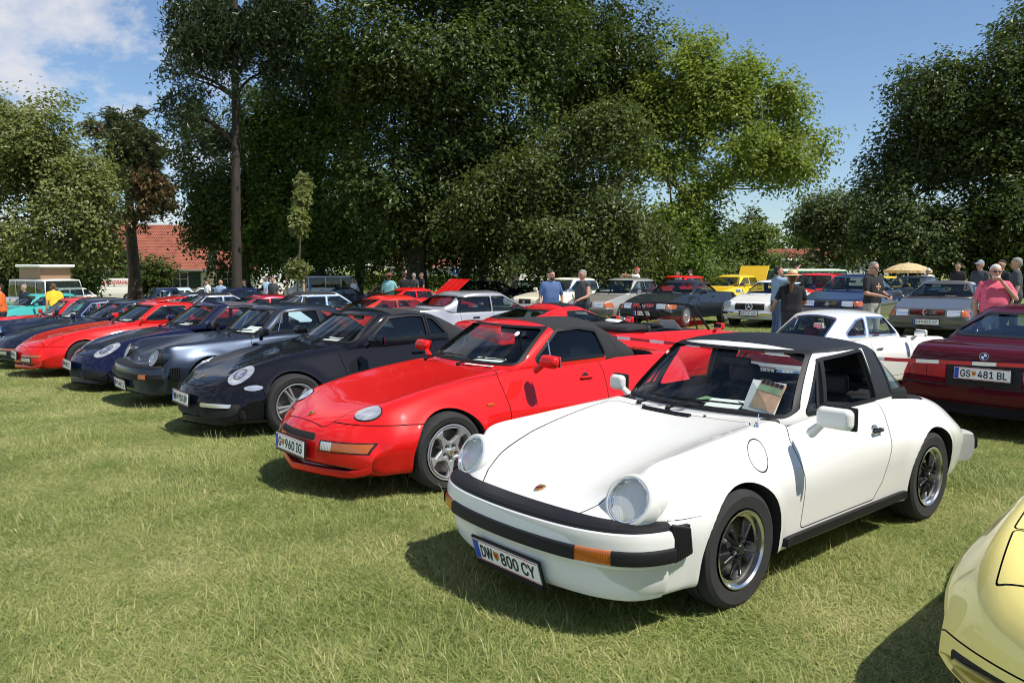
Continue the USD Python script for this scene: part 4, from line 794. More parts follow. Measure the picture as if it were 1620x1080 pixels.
# ------------------------------------------------ modern rear-engined cars
def modern(name, loc, yaw, label, paint, top_mat, plate, kind='turbo', q=2, zfix=0.):
    c = Car(name, on(*loc, zfix), yaw, label, 'car', None, paint, q); tb = kind == 'turbo'
    top = [(.92, .22, .21), (.93, .33, .32), (.925, .42, .40), (.89, .50, .485), (.81, .565, .565), (.66, .625, .655), (.46, .685, .735), (.22, .745, .805), (0, .795, .848), (-.36, .862, .885), (-.64, .905, .912), (-1.1, .925, .925),
           (-1.7, .94, .935), (-2.2, .945, .925), (-2.65, .90, .87), (-3.0, .82, .78), (-3.28, .70, .67), (-3.44, .58, .55), (-3.47, .42, .40)]
    if not tb: top = [(x * .965, z - .01, f - .02) for x, z, f in top]
    ar = [(0, .33, .36), (-2.36, .335, .365)]
    belt = ring((-.52, .885), [(-.82, .66, .915), (-1.02, .685, .92), (-1.5, .695, .925), (-2.1, .665, .93), (-2.5, .56, .922)], (-2.80, .90))
    roof = ring((-1.08, 1.258), [(-1.20, .52, 1.24), (-1.32, .56, 1.25), (-1.6, .575, 1.255), (-1.9, .545, 1.225), (-2.08, .47, 1.18)], (-2.18, 1.17))
    cab = [(-.66, .91), (-.80, .82), (-.86, .28), (-1.9, .26), (-2.15, .55), (-2.45, .80), (-2.6, .90), (-2.6, 1.4), (-.66, 1.4)]
    L = shell(c, mkrows(top, .90 if tb else .885, .34, .2, .70, .15, .2, .48, .19, .15, .12, .87, .90, .9, .8, .03), ar, .018, cab, belt, roof, 1.298, None,
              [[(-.60, .28), (-.62, .62), (-.60, .84), (-.72, 1.0), (-1.86, 1.0), (-1.90, .80), (-1.84, .56), (-1.66, .28)]], None, .66, .022, .08, 1.6, crown=([1.1, 1.45, 1.8, 2.2], [1.28, 1.298, 1.28, 1.19]))
    c.panel('front_lid', poly([(.74, -.32), (.77, 0), (.74, .32), (.50, .42), (.2, .50), (-.46, .58), (-.52, .52), (-.52, -.52), (-.46, -.58), (.2, -.50), (.50, -.42)], .04), 'z', .45, 1.2)
    c.panel('bumper_cover', Polygon([(1.2, .1), (1.2, .50), (.75, .545), (.36, .60), (.345, .45), (.0, .30), (.0, .1)]), 'y', -1.2, 1.2)
    c.window('windscreen', poly([(-.62, .94), (.62, .94), (.515, 1.232), (-.515, 1.232)], .03), 'x', -1.35, .3, 'window', 'rubber', .018)
    c.window('side_window', poly([(-1.0, .955), (-1.32, 1.205), (-1.62, 1.222), (-1.80, 1.205), (-1.82, .96)], .02), 'y', .3, 1.2, 'window_tint', 'rubber', .02, True)
    c.window('quarter_window', poly([(-1.86, .96), (-1.84, 1.195), (-1.95, 1.17), (-2.14, .97)], .015), 'y', .3, 1.2, 'window_tint', 'rubber', .02, True)
    c.roof([('soft_top', top_mat, prism(Polygon([(-1.36, 1.236), (-1.26, 1.5), (-3.2, 1.5), (-3.2, .7), (-2.16, .7), (-2.16, .97), (-1.98, 1.2), (-1.62, 1.25)]), 'y', -1, 1))])
    c.finish()
    for sg in (1, -1):
        h = UsdGeom.Xform.Define(stage, fresh(pth(c.root), 'headlight')).GetPrim()
        hp_, hn = L.hit((.50, .60 * sg, 3), (0, 0, -1)); hn = hn + [.3, 0, 0]; e = ellipse(0, 0, .098, .15, -32 * sg) if tb else shapely.union_all([ellipse(0, .02, .085, .17, -42 * sg), ellipse(-.09 * sg, -.06, .07, .11, -75 * sg)])
        c.put('lens', L.patch(facing(e, hp_, hn, (0, 0, 1)), .008, .012), 'lamp_silver', h); c.put('headlight_seal', L.patch(facing(e.buffer(.006).difference(e), hp_, hn, (0, 0, 1)), .003, .012), 'rubber', h)
        p, n = L.hit((.46, .625 * sg, 3), (0, 0, -1)); c.put('projector', L.patch(facing(shapely.affinity.scale(e, .55, .55).difference(shapely.affinity.scale(e, .44, .44)), hp_, hn, (0, 0, 1)), .010, .010), 'brake_disc', h); c.put('inner_reflector', L.patch(facing(shapely.affinity.scale(e, .42, .42), hp_, hn, (0, 0, 1)), .012, .010), 'chrome', h)
        def fr(a, b, z0, z1, r=.0): return prism(poly([(a * sg, z0), (b * sg, z0), (b * sg, z1), (a * sg, z1)], r), 'x', .2, 1.2)
        if tb:
            c.put('side_intake', L.patch(fr(.36, .76, .20, .385, .03), .0025, .012), 'underbody'); c.put('running_light', L.patch(fr(.38, .70, .345, .385, .012), .010, .012), 'lamp_silver')
            c.put('side_repeater', L.patch(prism(ellipse(.43, .545, .085, .026, -4), 'y', *((.5, 1.2) if sg > 0 else (-1.2, -.5))), .004, .012), 'lamp_silver')
        else: c.put('side_intake', L.patch(fr(.40, .74, .20, .32, .03), .0025, .012), 'underbody')
        c.put('tail_lamp', L.patch(prism(sbox(-3.6, .60, -3.1, .72), 'y', -1, 1) ^ prism(sbox(-3.6, .40 if sg > 0 else -1, -2, 1 if sg > 0 else -.40), 'z', 0, 2), .004, .02), 'lamp_red')
    c.put('centre_intake', L.patch(prism(poly([(-.30, .19), (.30, .19), (.33, .35), (-.33, .35)], .02), 'x', .4, 1.2), .0025, .012), 'underbody')
    c.put('front_lip', L.patch(prism(sbox(-.85, .14, .85, .205), 'x', .2, 1.2), .012, .012), 'black_plastic')
    c.plate((.945, 0, .405), (1, 0, .08), plate, fine=q == 2)
    n = L.hit((.70, 0, 3), (0, 0, -1)); c.put('crest_emblem', xf(trimesh.creation.extrude_polygon(Polygon([(-.024, .03), (.024, .03), (.025, 0), (0, -.034), (-.025, 0)]), .004, engine='earcut'), frame(n[0] + n[1] * .002, n[1], (-1, 0, 0))), 'gold')
    c.mirror((-.90, .985, .985), (.12, .21, .115), None, (1, -1), (.02, -.155, -.075), True, .054)
    c.wheels((0, -2.36), .755, .33, .236, .235, 'twin'); c.seats(-1.5, .37, .2); c.cockpit(-.82, .885); handle(c, -1.62, .785, mt=c.paint)
    g = lambda y, z: c.glass_pt(y, z) + [.012, 0, .006]
    c.wiper(L.top(-.58, .05) + [0, 0, .015], g(.08, .96), g(.52, .97)); c.wiper(L.top(-.56, -.45) + [0, 0, .015], g(-.40, .965), g(.02, .97))
    c.papers(-.74, .2, .94, .3, .2, 5, 14)
    return c
def later_classic(name, loc, yaw, label, paint, plate, q=1, zfix=0., chrome=False, scale=1., small=False, coupe_glass='window', seat='interior_black', ring_m='rubber', sunroof=True, front=True):
    """closed coupé on the classic body"""
    c = Car(name, on(*loc, zfix), yaw, label, 'car', None, paint, q)
    if scale != 1.: c.root.GetAttribute('xformOp:translate'); UsdGeom.Xformable(c.root).AddScaleOp().Set(Gf.Vec3f(scale, scale, scale))
    L = classic(c, False, q); tr = 'chrome' if chrome else 'rubber'
    c.window('windscreen', poly([(-.62, .91), (.62, .91), (.48, 1.228), (-.48, 1.228)], .03), 'x', -1.25, .2, coupe_glass, 'rubber', .02)
    c.window('side_window', poly([(-.86, .93), (-1.115, 1.20), (-1.62, 1.222), (-1.67, .94)], .02), 'y', .3, 1.2, coupe_glass, tr, .024, True)
    c.window('quarter_window', poly([(-1.735, .94), (-1.69, 1.215), (-1.86, 1.18), (-2.16, .98), (-2.12, .94)], .03), 'y', .3, 1.2, coupe_glass, tr, .024, True)
    c.window('rear_window', poly([(-2.06, -.37), (-2.06, .37), (-2.52, .44), (-2.62, .40), (-2.62, -.40), (-2.52, -.44)], .05), 'z', .70, 1.5, coupe_glass, tr, .024)
    c.roof(); c.finish()
    for sg in (1, -1): c.put('window_post', tube([c.G.hit((-.99, 3 * sg, .935), (0, -sg, 0))[0], c.G.hit((-1.10, 3 * sg, 1.185), (0, -sg, 0))[0]], .008, 5), 'chrome')
    path = under_path([(.43, .825), (.56, .81), (.68, .785), (.79, .715), (.87, .59), (.925, .42), (.95, -.0 + .2), (.958, 0)], 70)
    if chrome: c.put('front_bumper', band(path[4:-4], [(-.05, .50), (.01, .49), (.015, .44), (.0, .40), (-.05, .39)]), 'chrome', smooth=35)
    else:
        c.put('front_bumper', band(path[4:-4], [(-.16, .545), (-.02, .547), (.006, .50), (.004, .39), (-.03, .372), (-.05, .24), (-.085, .195), (-.2, .2)]), c.paint, smooth=35)
        c.put('bumper_strip', band(path[5:-5], [(0, .468), (.02, .464), (.026, .412), (0, .396)]), 'rubber', smooth=35); c.put('bumper_gasket', band(path[5:-5], [(-.17, .572), (-.045, .575), (-.012, .548), (-.17, .546)]), 'rubber', smooth=35)
    for sg in (1, -1):
        c.put('indicator', band(path[13:18] if sg < 0 else path[-18:-13], [(0, .468), (.03, .464), (.035, .412), (0, .396)]), 'lamp_amber', smooth=35)
        if not chrome: m = cat([rbox(.545 - k * .021, .822, .468, .017, .05, .16, .008, 6) for k in range(6)]); c.put('bumper_bellows', m if sg > 0 else mirror(m), 'rubber', smooth=40)
        c.put('tail_lamp', L.patch(prism(sbox(-3.3, .56, -2.98, .67), 'y', -1, 1), .004, .02), 'lamp_red')
    c.round_lamp((.685, .612, .668), (.90, .10, .42), .108, ring_m if not chrome else 'chrome', .025, .09, ((.14, .575, .62), .10), 28)
    hb = under_path([(-2.75, .83), (-3.0, .81), (-3.18, .75), (-3.30, .60), (-3.35, .4), (-3.36, 0)], 40)
    c.put('rear_bumper', band(hb[4:-4], [(-.12, .50), (0, .50), (.02, .44), (0, .38), (-.12, .36)]), 'chrome' if chrome else c.paint, smooth=35)
    if plate: c.plate((.962, 0, .30), (1, 0, -.1), plate, fine=False); c.plate((-3.385, 0, .45), (-1, 0, .1), plate, fine=False)
    c.mirror((-.66, .92, .955), (.075, .19, .11), 'paint_black' if not chrome else None, (1, -1), (-.02, -.13, -.10), True, .03)
    c.wheels((0, -2.272), (.690, .700), .315, .2, .195, 'petal' if q else 'plain'); c.seats(-1.36, .34, .2, seat); c.seats(-1.95, .30, .46, seat, False, .30, .10); c.cockpit(-.66, .845, mt=seat); handle(c, -1.52, .74, mt='chrome')
    g = lambda y, z: c.glass_pt(y, z) + [.012, 0, .006]
    c.wiper(L.top(-.515, .02) + [0, 0, .012], g(.05, .93), g(.48, .95)); c.wiper(L.top(-.515, -.36) + [0, 0, .012], g(-.34, .93), g(.08, .94))
    c.papers(-.74, .30, .945, .32, .2, 10, 25); c.papers(-.70, .05, .93, .2, .15, -12, 10)
    if sunroof and q: c.put('sunroof_seam', c.G.patch(prism(sbox(-1.75, -.36, -1.30, .36).difference(sbox(-1.742, -.352, -1.308, .352)), 'z', 1.2, 1.5), .001, .005), 'rubber')
    return c
# ------------------------------------------------ saloons, coupés, hatchbacks and vans from a table of their proportions
def saloon(name, loc, yaw, label, paint, S, q=0, zfix=0., category='car', group=None, plate=None, roofmat=None, glass='window_tint', seat='interior_black', two_tone=None):
    c = Car(name, on(*loc, zfix), yaw, label, category, group, paint, q); g = dict(wb=2.7, fo=.85, ro=1.05, w=.86, zn=.66, zc=.90, zb=.93, zd=.93, zr=1.41, xc=-.45, xtf=-1.12, xtr=-2.35, xb=-3.0, wr=.56, cn=.12, ct=.08, rf=.05, rw=.12, R=.31, rr=.19,
          arch=.35, style='plain', bump='black_plastic', bz=(.38, .52), bd=.05, side=((-.62, -1.22), (-2.75, -2.42)), breaks=(-1.62,), grille=None, lamps=None, amber=None, star=None, tails=None, trim='rubber', yf=.84, tn=.93, tt=.93, edge=.07, seats=(-1.25, -2.1), doors=True, rw_cut=True, zs=.22, fw=.52, mirror=True, yb=None, handle=True, bulge=.02, wheelw=.19); g.update(S)
    s = type('S', (), g); xt = -s.wb - s.ro; yb = s.yb or s.w * s.yf - .035
    def hz(x): return s.zn + (s.zc - s.zn) * sm((s.fo - x) / (s.fo - s.xc)) ** .9
    top = [(s.fo, .34, .33), (s.fo + .012, .46, .45), (s.fo + .01, s.zn - .10, s.zn - .11), (s.fo - .03, s.zn - .02, s.zn - .035), (s.fo - .12, hz(s.fo - .12), hz(s.fo - .12) - .005)]
    for t in (.35, .6, .8): x = s.fo + (s.xc - s.fo) * t; top.append((x, hz(x) + .012, hz(x) + .005))
    top += [(s.xc, s.zc, s.zc - .005), (s.xc - .35, s.zb, s.zb), ((s.xc + s.xb) / 2, s.zb + .005, s.zb + .005), (s.xb + .25, s.zb, s.zb), (s.xb - .05, s.zd + .005, s.zd - .005)]
    if s.xb - .3 > xt + .25: top.append(((s.xb + xt) / 2, s.zd, s.zd - .01))
    top += [(xt + .12, s.zd - .01, s.zd - .025), (xt + .03, s.zd - .06, s.zd - .075), (xt, s.zd - .2, s.zd - .21), (xt - .005, .46, .45), (xt + .01, .36, .35)]
    belt = ring((s.xc + .10, s.zc - .02), [(s.xc - .13, yb, s.zb - .005), (s.xc - .35, yb + .012, s.zb), ((s.xc + s.xb) / 2, yb + .018, s.zb + .002), (s.xb + .35, yb + .005, s.zb), (s.xb + .10, yb - .03, s.zd)], (s.xb - .08, s.zd - .005))
    roof = ring((s.xtf, s.zr - .045), [(s.xtf - .09, s.wr - .035, s.zr - .06), (s.xtf - .22, s.wr, s.zr - .05), ((s.xtf + s.xtr) / 2, s.wr + .008, s.zr - .04), (s.xtr + .22, s.wr, s.zr - .05), (s.xtr + .09, s.wr - .035, s.zr - .065)], (s.xtr, s.zr - .055))
    ar = [(0, s.R, s.arch), (-s.wb, s.R, s.arch)]
    cab = [(s.xc - .1, s.zc), (s.xc - .25, .8), (s.xc - .3, .3), (s.xb + .9, .3), (s.xb + .5, .55), (s.xb + .15, .80), (s.xb + .1, s.zb), (s.xb + .1, 2.6), (s.xc - .1, 2.6)]
    L = shell(c, mkrows(top, s.w, s.cn, s.ct, s.yf, s.rf, s.rw, s.fw, s.zs, s.zs - .03, .4, s.tn, s.tt, .5, .5), ar, .012, cab, belt, roof, s.zr, None, (), None, s.w - .16, s.bulge, s.edge, 1.2, s.w * .6)
    (a0, a1), (b0, b1) = s.side; z0, z1 = s.zb + .02, s.zr - .115; xs = [None] + list(s.breaks) + [None]
    def fx(e, z): p0, p1 = e; return p0 + (p1 - p0) * (z - z0) / (z1 - z0)
    if s.doors and q:
        xm = [a0 + .12] + list(s.breaks) + [b0 + .05]
        for u, v in zip(xm[:-1], xm[1:]):
            for a, b in ((.5, 1.3), (-1.3, -.5)): c.panel('door', poly([(u, .33), (u, s.zb + .3), (v, s.zb + .3), (v, .33)], .02), 'y', a, b)
    nw = len(xs) - 1
    wy = (yb + .01) * .955; wt = s.wr * .86
    c.window('windscreen', poly([(-wy, s.zb + .015), (wy, s.zb + .015), (wt, s.zr - .085), (-wt, s.zr - .085)], .03), 'x', s.xtf - .05, s.fo + .3, 'window', s.trim, .02)
    for i in range(nw):
        l0, l1 = (a0, a1) if xs[i] is None else (xs[i] - .025,) * 2; r0, r1 = (b0, b1) if xs[i + 1] is None else (xs[i + 1] + .025,) * 2
        p = poly([(l0, z0), (l1, z1), (r1, z1), (r0, z0)], .015)
        if not p.is_empty: c.window('side_window', p, 'y', .3, 1.4, glass, s.trim, .02, True)
    if s.rw_cut: c.window('rear_window', poly([(-wy * .92, s.zd + .05), (wy * .92, s.zd + .05), (wt * .95, s.zr - .10), (-wt * .95, s.zr - .10)], .04), 'x', s.xb - .6, s.xtr + .03, glass, s.trim, .02)
    c.roof([('roof_cover', roofmat, prism(Polygon([(s.xtf - .16, s.zr - .075), (s.xtf - .1, s.zr + .3), (s.xb - .6, s.zr + .3), (s.xb - .6, s.zd), (b0 - .03, s.zd - .1), (b0 - .03, s.zb), (b1, s.zr - .075)]), 'y', -1.2, 1.2))] if roofmat else None)
    c.finish(); c.S = s
    if two_tone:                                                                      # lower body in another colour
        c.put('lower_flank', L.patch(prism(sbox(xt - .1, .1, s.fo + .1, two_tone[1]), 'y', -1.3, 1.3) - sum([cyl_y(x, z, r + .004, -1.4, 1.4) for x, z, r in ar], Manifold()), .002, .01), two_tone[0])
    def fr(a, b, z0, z1, sg, front=True): return prism(sbox(*((a, z0, b, z1) if sg > 0 else (-b, z0, -a, z1))), 'x', *((s.fo - .4, s.fo + .3) if front else (xt - .3, xt + .35)))
    for sg in (1, -1):
        if s.lamps:
            if s.lamps[0] == 'round':
                _, y, z, r, tilt = s.lamps; h = L.hit((3, y * sg, z), (-1, 0, 0))
                if h[0] is not None: c.round_lamp(h[0] * [1, sg, 1] + [.02, 0, 0], (1, .05, tilt), r, 'chrome', .02, .08, None, 20, (sg,))
            else: c.put('headlight', L.patch(fr(*s.lamps, sg), .006, .012), 'lamp_silver')
        if s.amber: c.put('indicator', L.patch(fr(*s.amber, sg), .006, .012), 'lamp_amber')
        if s.tails: c.put('tail_lamp', L.patch(fr(*s.tails, sg, False), .006, .012), 'lamp_red')
    if s.grille:
        y, z0_, z1_, m_ = s.grille; c.put('grille', L.patch(prism(poly([(-y, z0_), (y, z0_), (y, z1_), (-y, z1_)], .02), 'x', s.fo - .3, s.fo + .3), .004, .012), m_)
        if q: 
            for k in range(1, 5): z = z0_ + (z1_ - z0_) * k / 5; h = L.hit((3, 0, z), (-1, 0, 0))[0]; c.put('grille_bar', cat(boxm(h[0] + .006, 0, z, .01, 2 * y - .05, .008)), 'chrome')
    if s.bump:
        for front in (True, False):
            x0 = s.fo + .012 if front else xt - .005; d = 1 if front else -1
            hp = [(x0 - d * .55, s.w - .005), (x0 - d * .25, s.w * .985), (x0 - d * (.03 + s.cn * .8), s.w * .90), (x0 - d * .03, s.w * .60), (x0, s.w * .3), (x0, 0)]
            pa = under_path(hp, 40); pa = pa if front else pa[::-1] * [1, 1, 1]
            if not front: pa = under_path(hp, 40)
            z0_, z1_ = s.bz
            c.put('front_bumper' if front else 'rear_bumper', band(pa[2:-2], [(-.04, z0_), (s.bd * .8, z0_), (s.bd, z0_ + .02), (s.bd, z1_ - .02), (s.bd * .8, z1_), (-.04, z1_)]), s.bump, smooth=35)
    if s.star: h = L.hit((3, 0, s.star[0]), (-1, 0, 0)); star(c, h[0] + np.array([.022, 0, 0]), (1, 0, .1), s.star[1])
    if plate: c.plate((s.fo + .012 + s.bd + .012, 0, sum(s.bz) / 2), (1, 0, .02), plate, fine=False); c.plate((xt - .02 - s.bd, 0, sum(s.bz) / 2 + (.0 if s.tails is None else .0)), (-1, 0, .02), plate, fine=False)
    if s.mirror: c.mirror((s.xc - .30, s.w + .10, s.zb + .06), (.08, .17, .11), None if paint != 'white' else None, (1, -1), (0, -.12, -.07), True, .03)
    c.wheels((0, -s.wb), s.w - .125, s.R, s.rr, s.wheelw, s.style)
    for k, x in enumerate(s.seats): c.seats(x, .36, .24 + (s.zb - .93) * .8, seat, k == 0)
    c.cockpit(s.xc - .22, s.zc - .04, s.w - .22, seat); c.papers(s.xc - .10, .18, s.zc + .012, .30, .2, 8, 12)
    if s.handle: 
        for x in list(s.breaks) + [b0 + .2]: handle(c, x + .22, s.zb - .10)
    if q:
        for y0, y1 in ((.02, .5), (-.5, -.02)):
            a, b = c.glass_pt(y0, s.zb + .04), c.glass_pt(y1, s.zb + .055)
            if a is not None and b is not None: c.wiper(L.top(s.xc + .02, y0 - .02) + [0, 0, .012], a + [.012, 0, .006], b + [.012, 0, .006])
    return c
W124 = dict(wb=2.8, fo=.86, ro=1.08, w=.865, zn=.74, zc=.93, zb=.95, zd=.97, zr=1.43, xc=-.55, xtf=-1.22, xtr=-2.55, xb=-3.12, wr=.55, bump='paint_grey', bz=(.34, .52), style='holes', R=.315, rr=.205, grille=(.27, .56, .73, 'underbody'), lamps=(.36, .64, .57, .71), amber=(.66, .84, .57, .71), star=(.63, .05), tails=(.5, .85, .66, .82), side=((-.74, -1.34), (-2.98, -2.60)), breaks=(-1.72, -2.52))
W123 = dict(W124, zn=.78, zr=1.44, bump='chrome', bz=(.40, .52), lamps=('round', .60, .66, .085, .1), amber=(.74, .84, .58, .73), style='chrome', trim='chrome')
W126 = dict(W124, wb=2.85, ro=1.1, fo=.90, w=.91, zr=1.40, xtr=-2.5, xb=-3.25, side=((-.78, -1.36), (-3.0, -2.5)), breaks=(-2.0,), trim='chrome', bump='paint_grey')
R129 = dict(W124, wb=2.515, fo=.90, ro=1.04, w=.905, zn=.70, zc=.91, zb=.92, zd=.93, zr=1.30, xc=-.52, xtf=-1.15, xtr=-1.95, xb=-2.5, bz=(.28, .52), bump=None, grille=(.36, .55, .68, 'underbody'), lamps=(.40, .66, .53, .67), amber=(.68, .85, .53, .67), star=(.615, .085), side=((-.72, -1.25), (-2.2, -1.92)), breaks=(), seats=(-1.3,), tails=(.45, .85, .62, .76))
PAGODA = dict(wb=2.4, fo=.82, ro=1.06, w=.875, zn=.70, zc=.90, zb=.92, zd=.90, zr=1.31, xc=-.48, xtf=-1.0, xtr=-1.85, xb=-2.3, wr=.55, bump='chrome', bz=(.36, .46), bd=.06, style='chrome', R=.32, grille=(.42, .50, .68, 'underbody'), star=(.59, .105), lamps=('round', .66, .62, .10, .05), side=((-.65, -1.1), (-2.05, -1.75)), breaks=(), seats=(-1.25,), trim='chrome', cn=.10, tails=(.5, .8, .6, .75))
ALFA = dict(wb=2.51, fo=.86, ro=.97, w=.83, zn=.72, zc=.90, zb=.93, zd=1.02, zr=1.36, xc=-.48, xtf=-1.12, xtr=-2.25, xb=-2.80, wr=.54, rf=.03, bump='black_plastic', side=((-.66, -1.22), (-2.42, -2.32)), breaks=(-1.55,), tails=(.2, .82, .72, .86), lamps=(.4, .78, .55, .69), grille=(.3, .56, .70, 'underbody'), edge=.05)
GTV = dict(wb=2.4, fo=.82, ro=.95, w=.83, zn=.66, zc=.88, zb=.90, zd=.92, zr=1.27, xc=-.5, xtf=-1.15, xtr=-2.05, xb=-2.95, wr=.52, side=((-.7, -1.22), (-2.55, -2.1)), breaks=(-1.75,), tails=(.3, .8, .62, .75), lamps=(.4, .78, .5, .62), bump='black_plastic')
SOFT = dict(wb=2.55, fo=.85, ro=1.05, w=.85, zn=.70, zc=.90, zb=.92, zd=.92, zr=1.36, xc=-.5, xtf=-1.1, xtr=-2.15, xb=-2.75, wr=.57, side=((-.68, -1.17), (-2.3, -2.15)), breaks=(-1.55,), tails=(.5, .82, .6, .74), lamps=('round', .58, .58, .085, .05), bump='chrome', trim='chrome')
COUPE = dict(wb=2.5, fo=.82, ro=1.0, w=.80, zn=.70, zc=.89, zb=.91, zd=.88, zr=1.31, xc=-.5, xtf=-1.1, xtr=-2.05, xb=-2.7, wr=.52, side=((-.68, -1.15), (-2.3, -2.0)), breaks=(-1.5,), tails=(.45, .75, .55, .7), lamps=('round', .56, .58, .085, .05), bump='chrome', trim='chrome', style='chrome')
HATCH = dict(wb=2.4, fo=.75, ro=.62, w=.80, zn=.74, zc=.93, zb=.95, zd=.98, zr=1.40, xc=-.42, xtf=-1.0, xtr=-2.45, xb=-2.90, wr=.55, side=((-.6, -1.1), (-2.7, -2.5)), breaks=(-1.5, -2.2), tails=(.55, .78, .66, .86), lamps=('round', .5, .62, .085, .0), grille=(.58, .56, .68, 'underbody'), edge=.05)
ESTATE = dict(wb=2.65, fo=.82, ro=.95, w=.84, zn=.76, zc=.95, zb=.97, zd=.99, zr=1.48, xc=-.45, xtf=-1.05, xtr=-3.2, xb=-3.50, wr=.60, side=((-.62, -1.15), (-3.3, -3.1)), breaks=(-1.5, -2.3), tails=(.62, .80, .6, .95), lamps=(.4, .78, .58, .72), bump='black_plastic', edge=.05)
T2 = dict(wb=2.4, fo=1.02, ro=1.0, w=.86, zn=1.13, zc=1.17, zb=1.19, zd=1.19, zr=1.95, xc=.72, xtf=.45, xtr=-3.05, xb=-3.25, wr=.72, cn=.16, ct=.1, side=((.55, .38), (-3.05, -2.95)), breaks=(-.25, -1.2, -2.15), lamps=('round', .60, .86, .10, .1), bump='plate_white', bz=(.42, .56), seats=(.1,), yf=.90, tails=(.68, .82, .75, 1.0), edge=.09, trim='rubber', bulge=.012, rf=.10, arch=.36, R=.33)
T3 = dict(T2, fo=1.15, ro=.97, w=.92, zn=1.12, zc=1.16, xc=.72, xtf=.22, zr=1.93, wr=.76, side=((.5, .16), (-3.1, -3.0)), breaks=(-.3, -1.3, -2.2), rf=.05, bump='black_plastic', lamps=('round', .62, .82, .09, .0), grille=(.75, .76, .88, 'underbody'))
VAN = dict(wb=3.1, fo=.90, ro=.95, w=.95, zn=.98, zc=1.15, zb=1.22, zd=1.22, zr=1.94, xc=.15, xtf=-.60, xtr=-3.80, xb=-4.0, wr=.80, side=((-.05, -.55), (-1.15, -1.15)), breaks=(), lamps=(.5, .86, .80, .95), bump='black_plastic', seats=(-.5,), rw_cut=False, yf=.92, edge=.05, R=.34, arch=.38, seat='interior_grey') ; VAN.pop('seat')
E31 = dict(wb=2.684, fo=.90, ro=1.20, w=.925, zn=.66, zc=.91, zb=.93, zd=.96, zr=1.335, xc=-.55, xtf=-1.25, xtr=-2.15, xb=-3.08, wr=.55, cn=.22, ct=.16, bump=None, side=((-.80, -1.36), (-2.75, -2.2)), breaks=(-1.95,), rf=.10, rw=.16, R=.32, rr=.215, arch=.35, style='plain', edge=.09, bz=(.50, .50))
def bug(name, loc, yaw, label, paint, zfix=0., group=None):
    c = Car(name, on(*loc, zfix), yaw, label, 'car', group, paint, 0)
    top = [(.70, .36, .35), (.72, .50, .48), (.66, .66, .60), (.50, .80, .72), (.25, .90, .80), (-.15, .97, .85), (-.5, 1.0, .9), (-1.2, 1.0, .95), (-1.9, 1.0, .9), (-2.5, .98, .84), (-2.9, .84, .74), (-3.15, .64, .58), (-3.22, .44, .42)]
    ar = [(0, .33, .37), (-2.4, .33, .37)]
    belt = ring((-.34, .98), [(-.52, .56, .99), (-.75, .62, 1.0), (-1.3, .66, 1.0), (-1.9, .62, 1.0), (-2.2, .54, 1.0)], (-2.55, .98)); roof = ring((-.80, 1.40), [(-.86, .46, 1.385), (-1.0, .50, 1.40), (-1.3, .52, 1.42), (-1.65, .48, 1.38), (-1.82, .42, 1.33)], (-1.95, 1.30))
    L = shell(c, mkrows(top, .74, .20, .2, .58, .2, .2, .5, .24, .2, .2, .72, .75, .9, .9), ar, .07, [(-.5, 1.0), (-.6, .4), (-2.0, .4), (-2.2, 1.0), (-2.2, 2), (-.5, 2)], belt, roof, 1.50, ycab=.5, edge=.12, yin=.4)
    c.window('windscreen', poly([(-.50, 1.05), (.50, 1.05), (.42, 1.34), (-.42, 1.34)], .04), 'x', -1.0, .3, 'window', 'chrome', .02)
    c.window('side_window', poly([(-.68, 1.05), (-.92, 1.36), (-1.38, 1.37), (-1.38, 1.05)], .04), 'y', .3, 1.2, 'window', 'chrome', .02, True)
    c.window('quarter_window', poly([(-1.45, 1.05), (-1.45, 1.37), (-1.70, 1.33), (-1.95, 1.08)], .04), 'y', .3, 1.2, 'window', 'chrome', .02, True)
    c.window('rear_window', poly([(-.36, 1.10), (.36, 1.10), (.30, 1.30), (-.30, 1.30)], .06), 'x', -3, -1.9, 'window_tint', 'chrome', .02)
    c.roof(); c.finish()
    for sg in (1, -1): c.round_lamp((.50, .56 * sg, .70), (1, .05, .35), .085, 'chrome', .02, .1, ((.2, .54, .62), .1), 16, (1,)) if sg > 0 else c.round_lamp((.50, .56, .70), (1, .05, .35), .085, 'chrome', .02, .1, ((.2, .54, .62), .1), 16, (-1,))
    for hp in ([(.35, .74), (.62, .70), (.74, .5), (.80, .25), (.81, 0)], [(-2.9, .74), (-3.15, .68), (-3.27, .5), (-3.31, .25), (-3.32, 0)]): c.put('bumper', band(under_path(hp, 24), [(-.02, .42), (.04, .42), (.05, .49), (-.02, .5)]), 'chrome', smooth=35)
    c.wheels((0, -2.4), .64, .33, .2, .16, 'chrome'); c.seats(-1.0, .3, .35, 'interior_grey', False); c.cockpit(-.55, .95, .5)
    return c
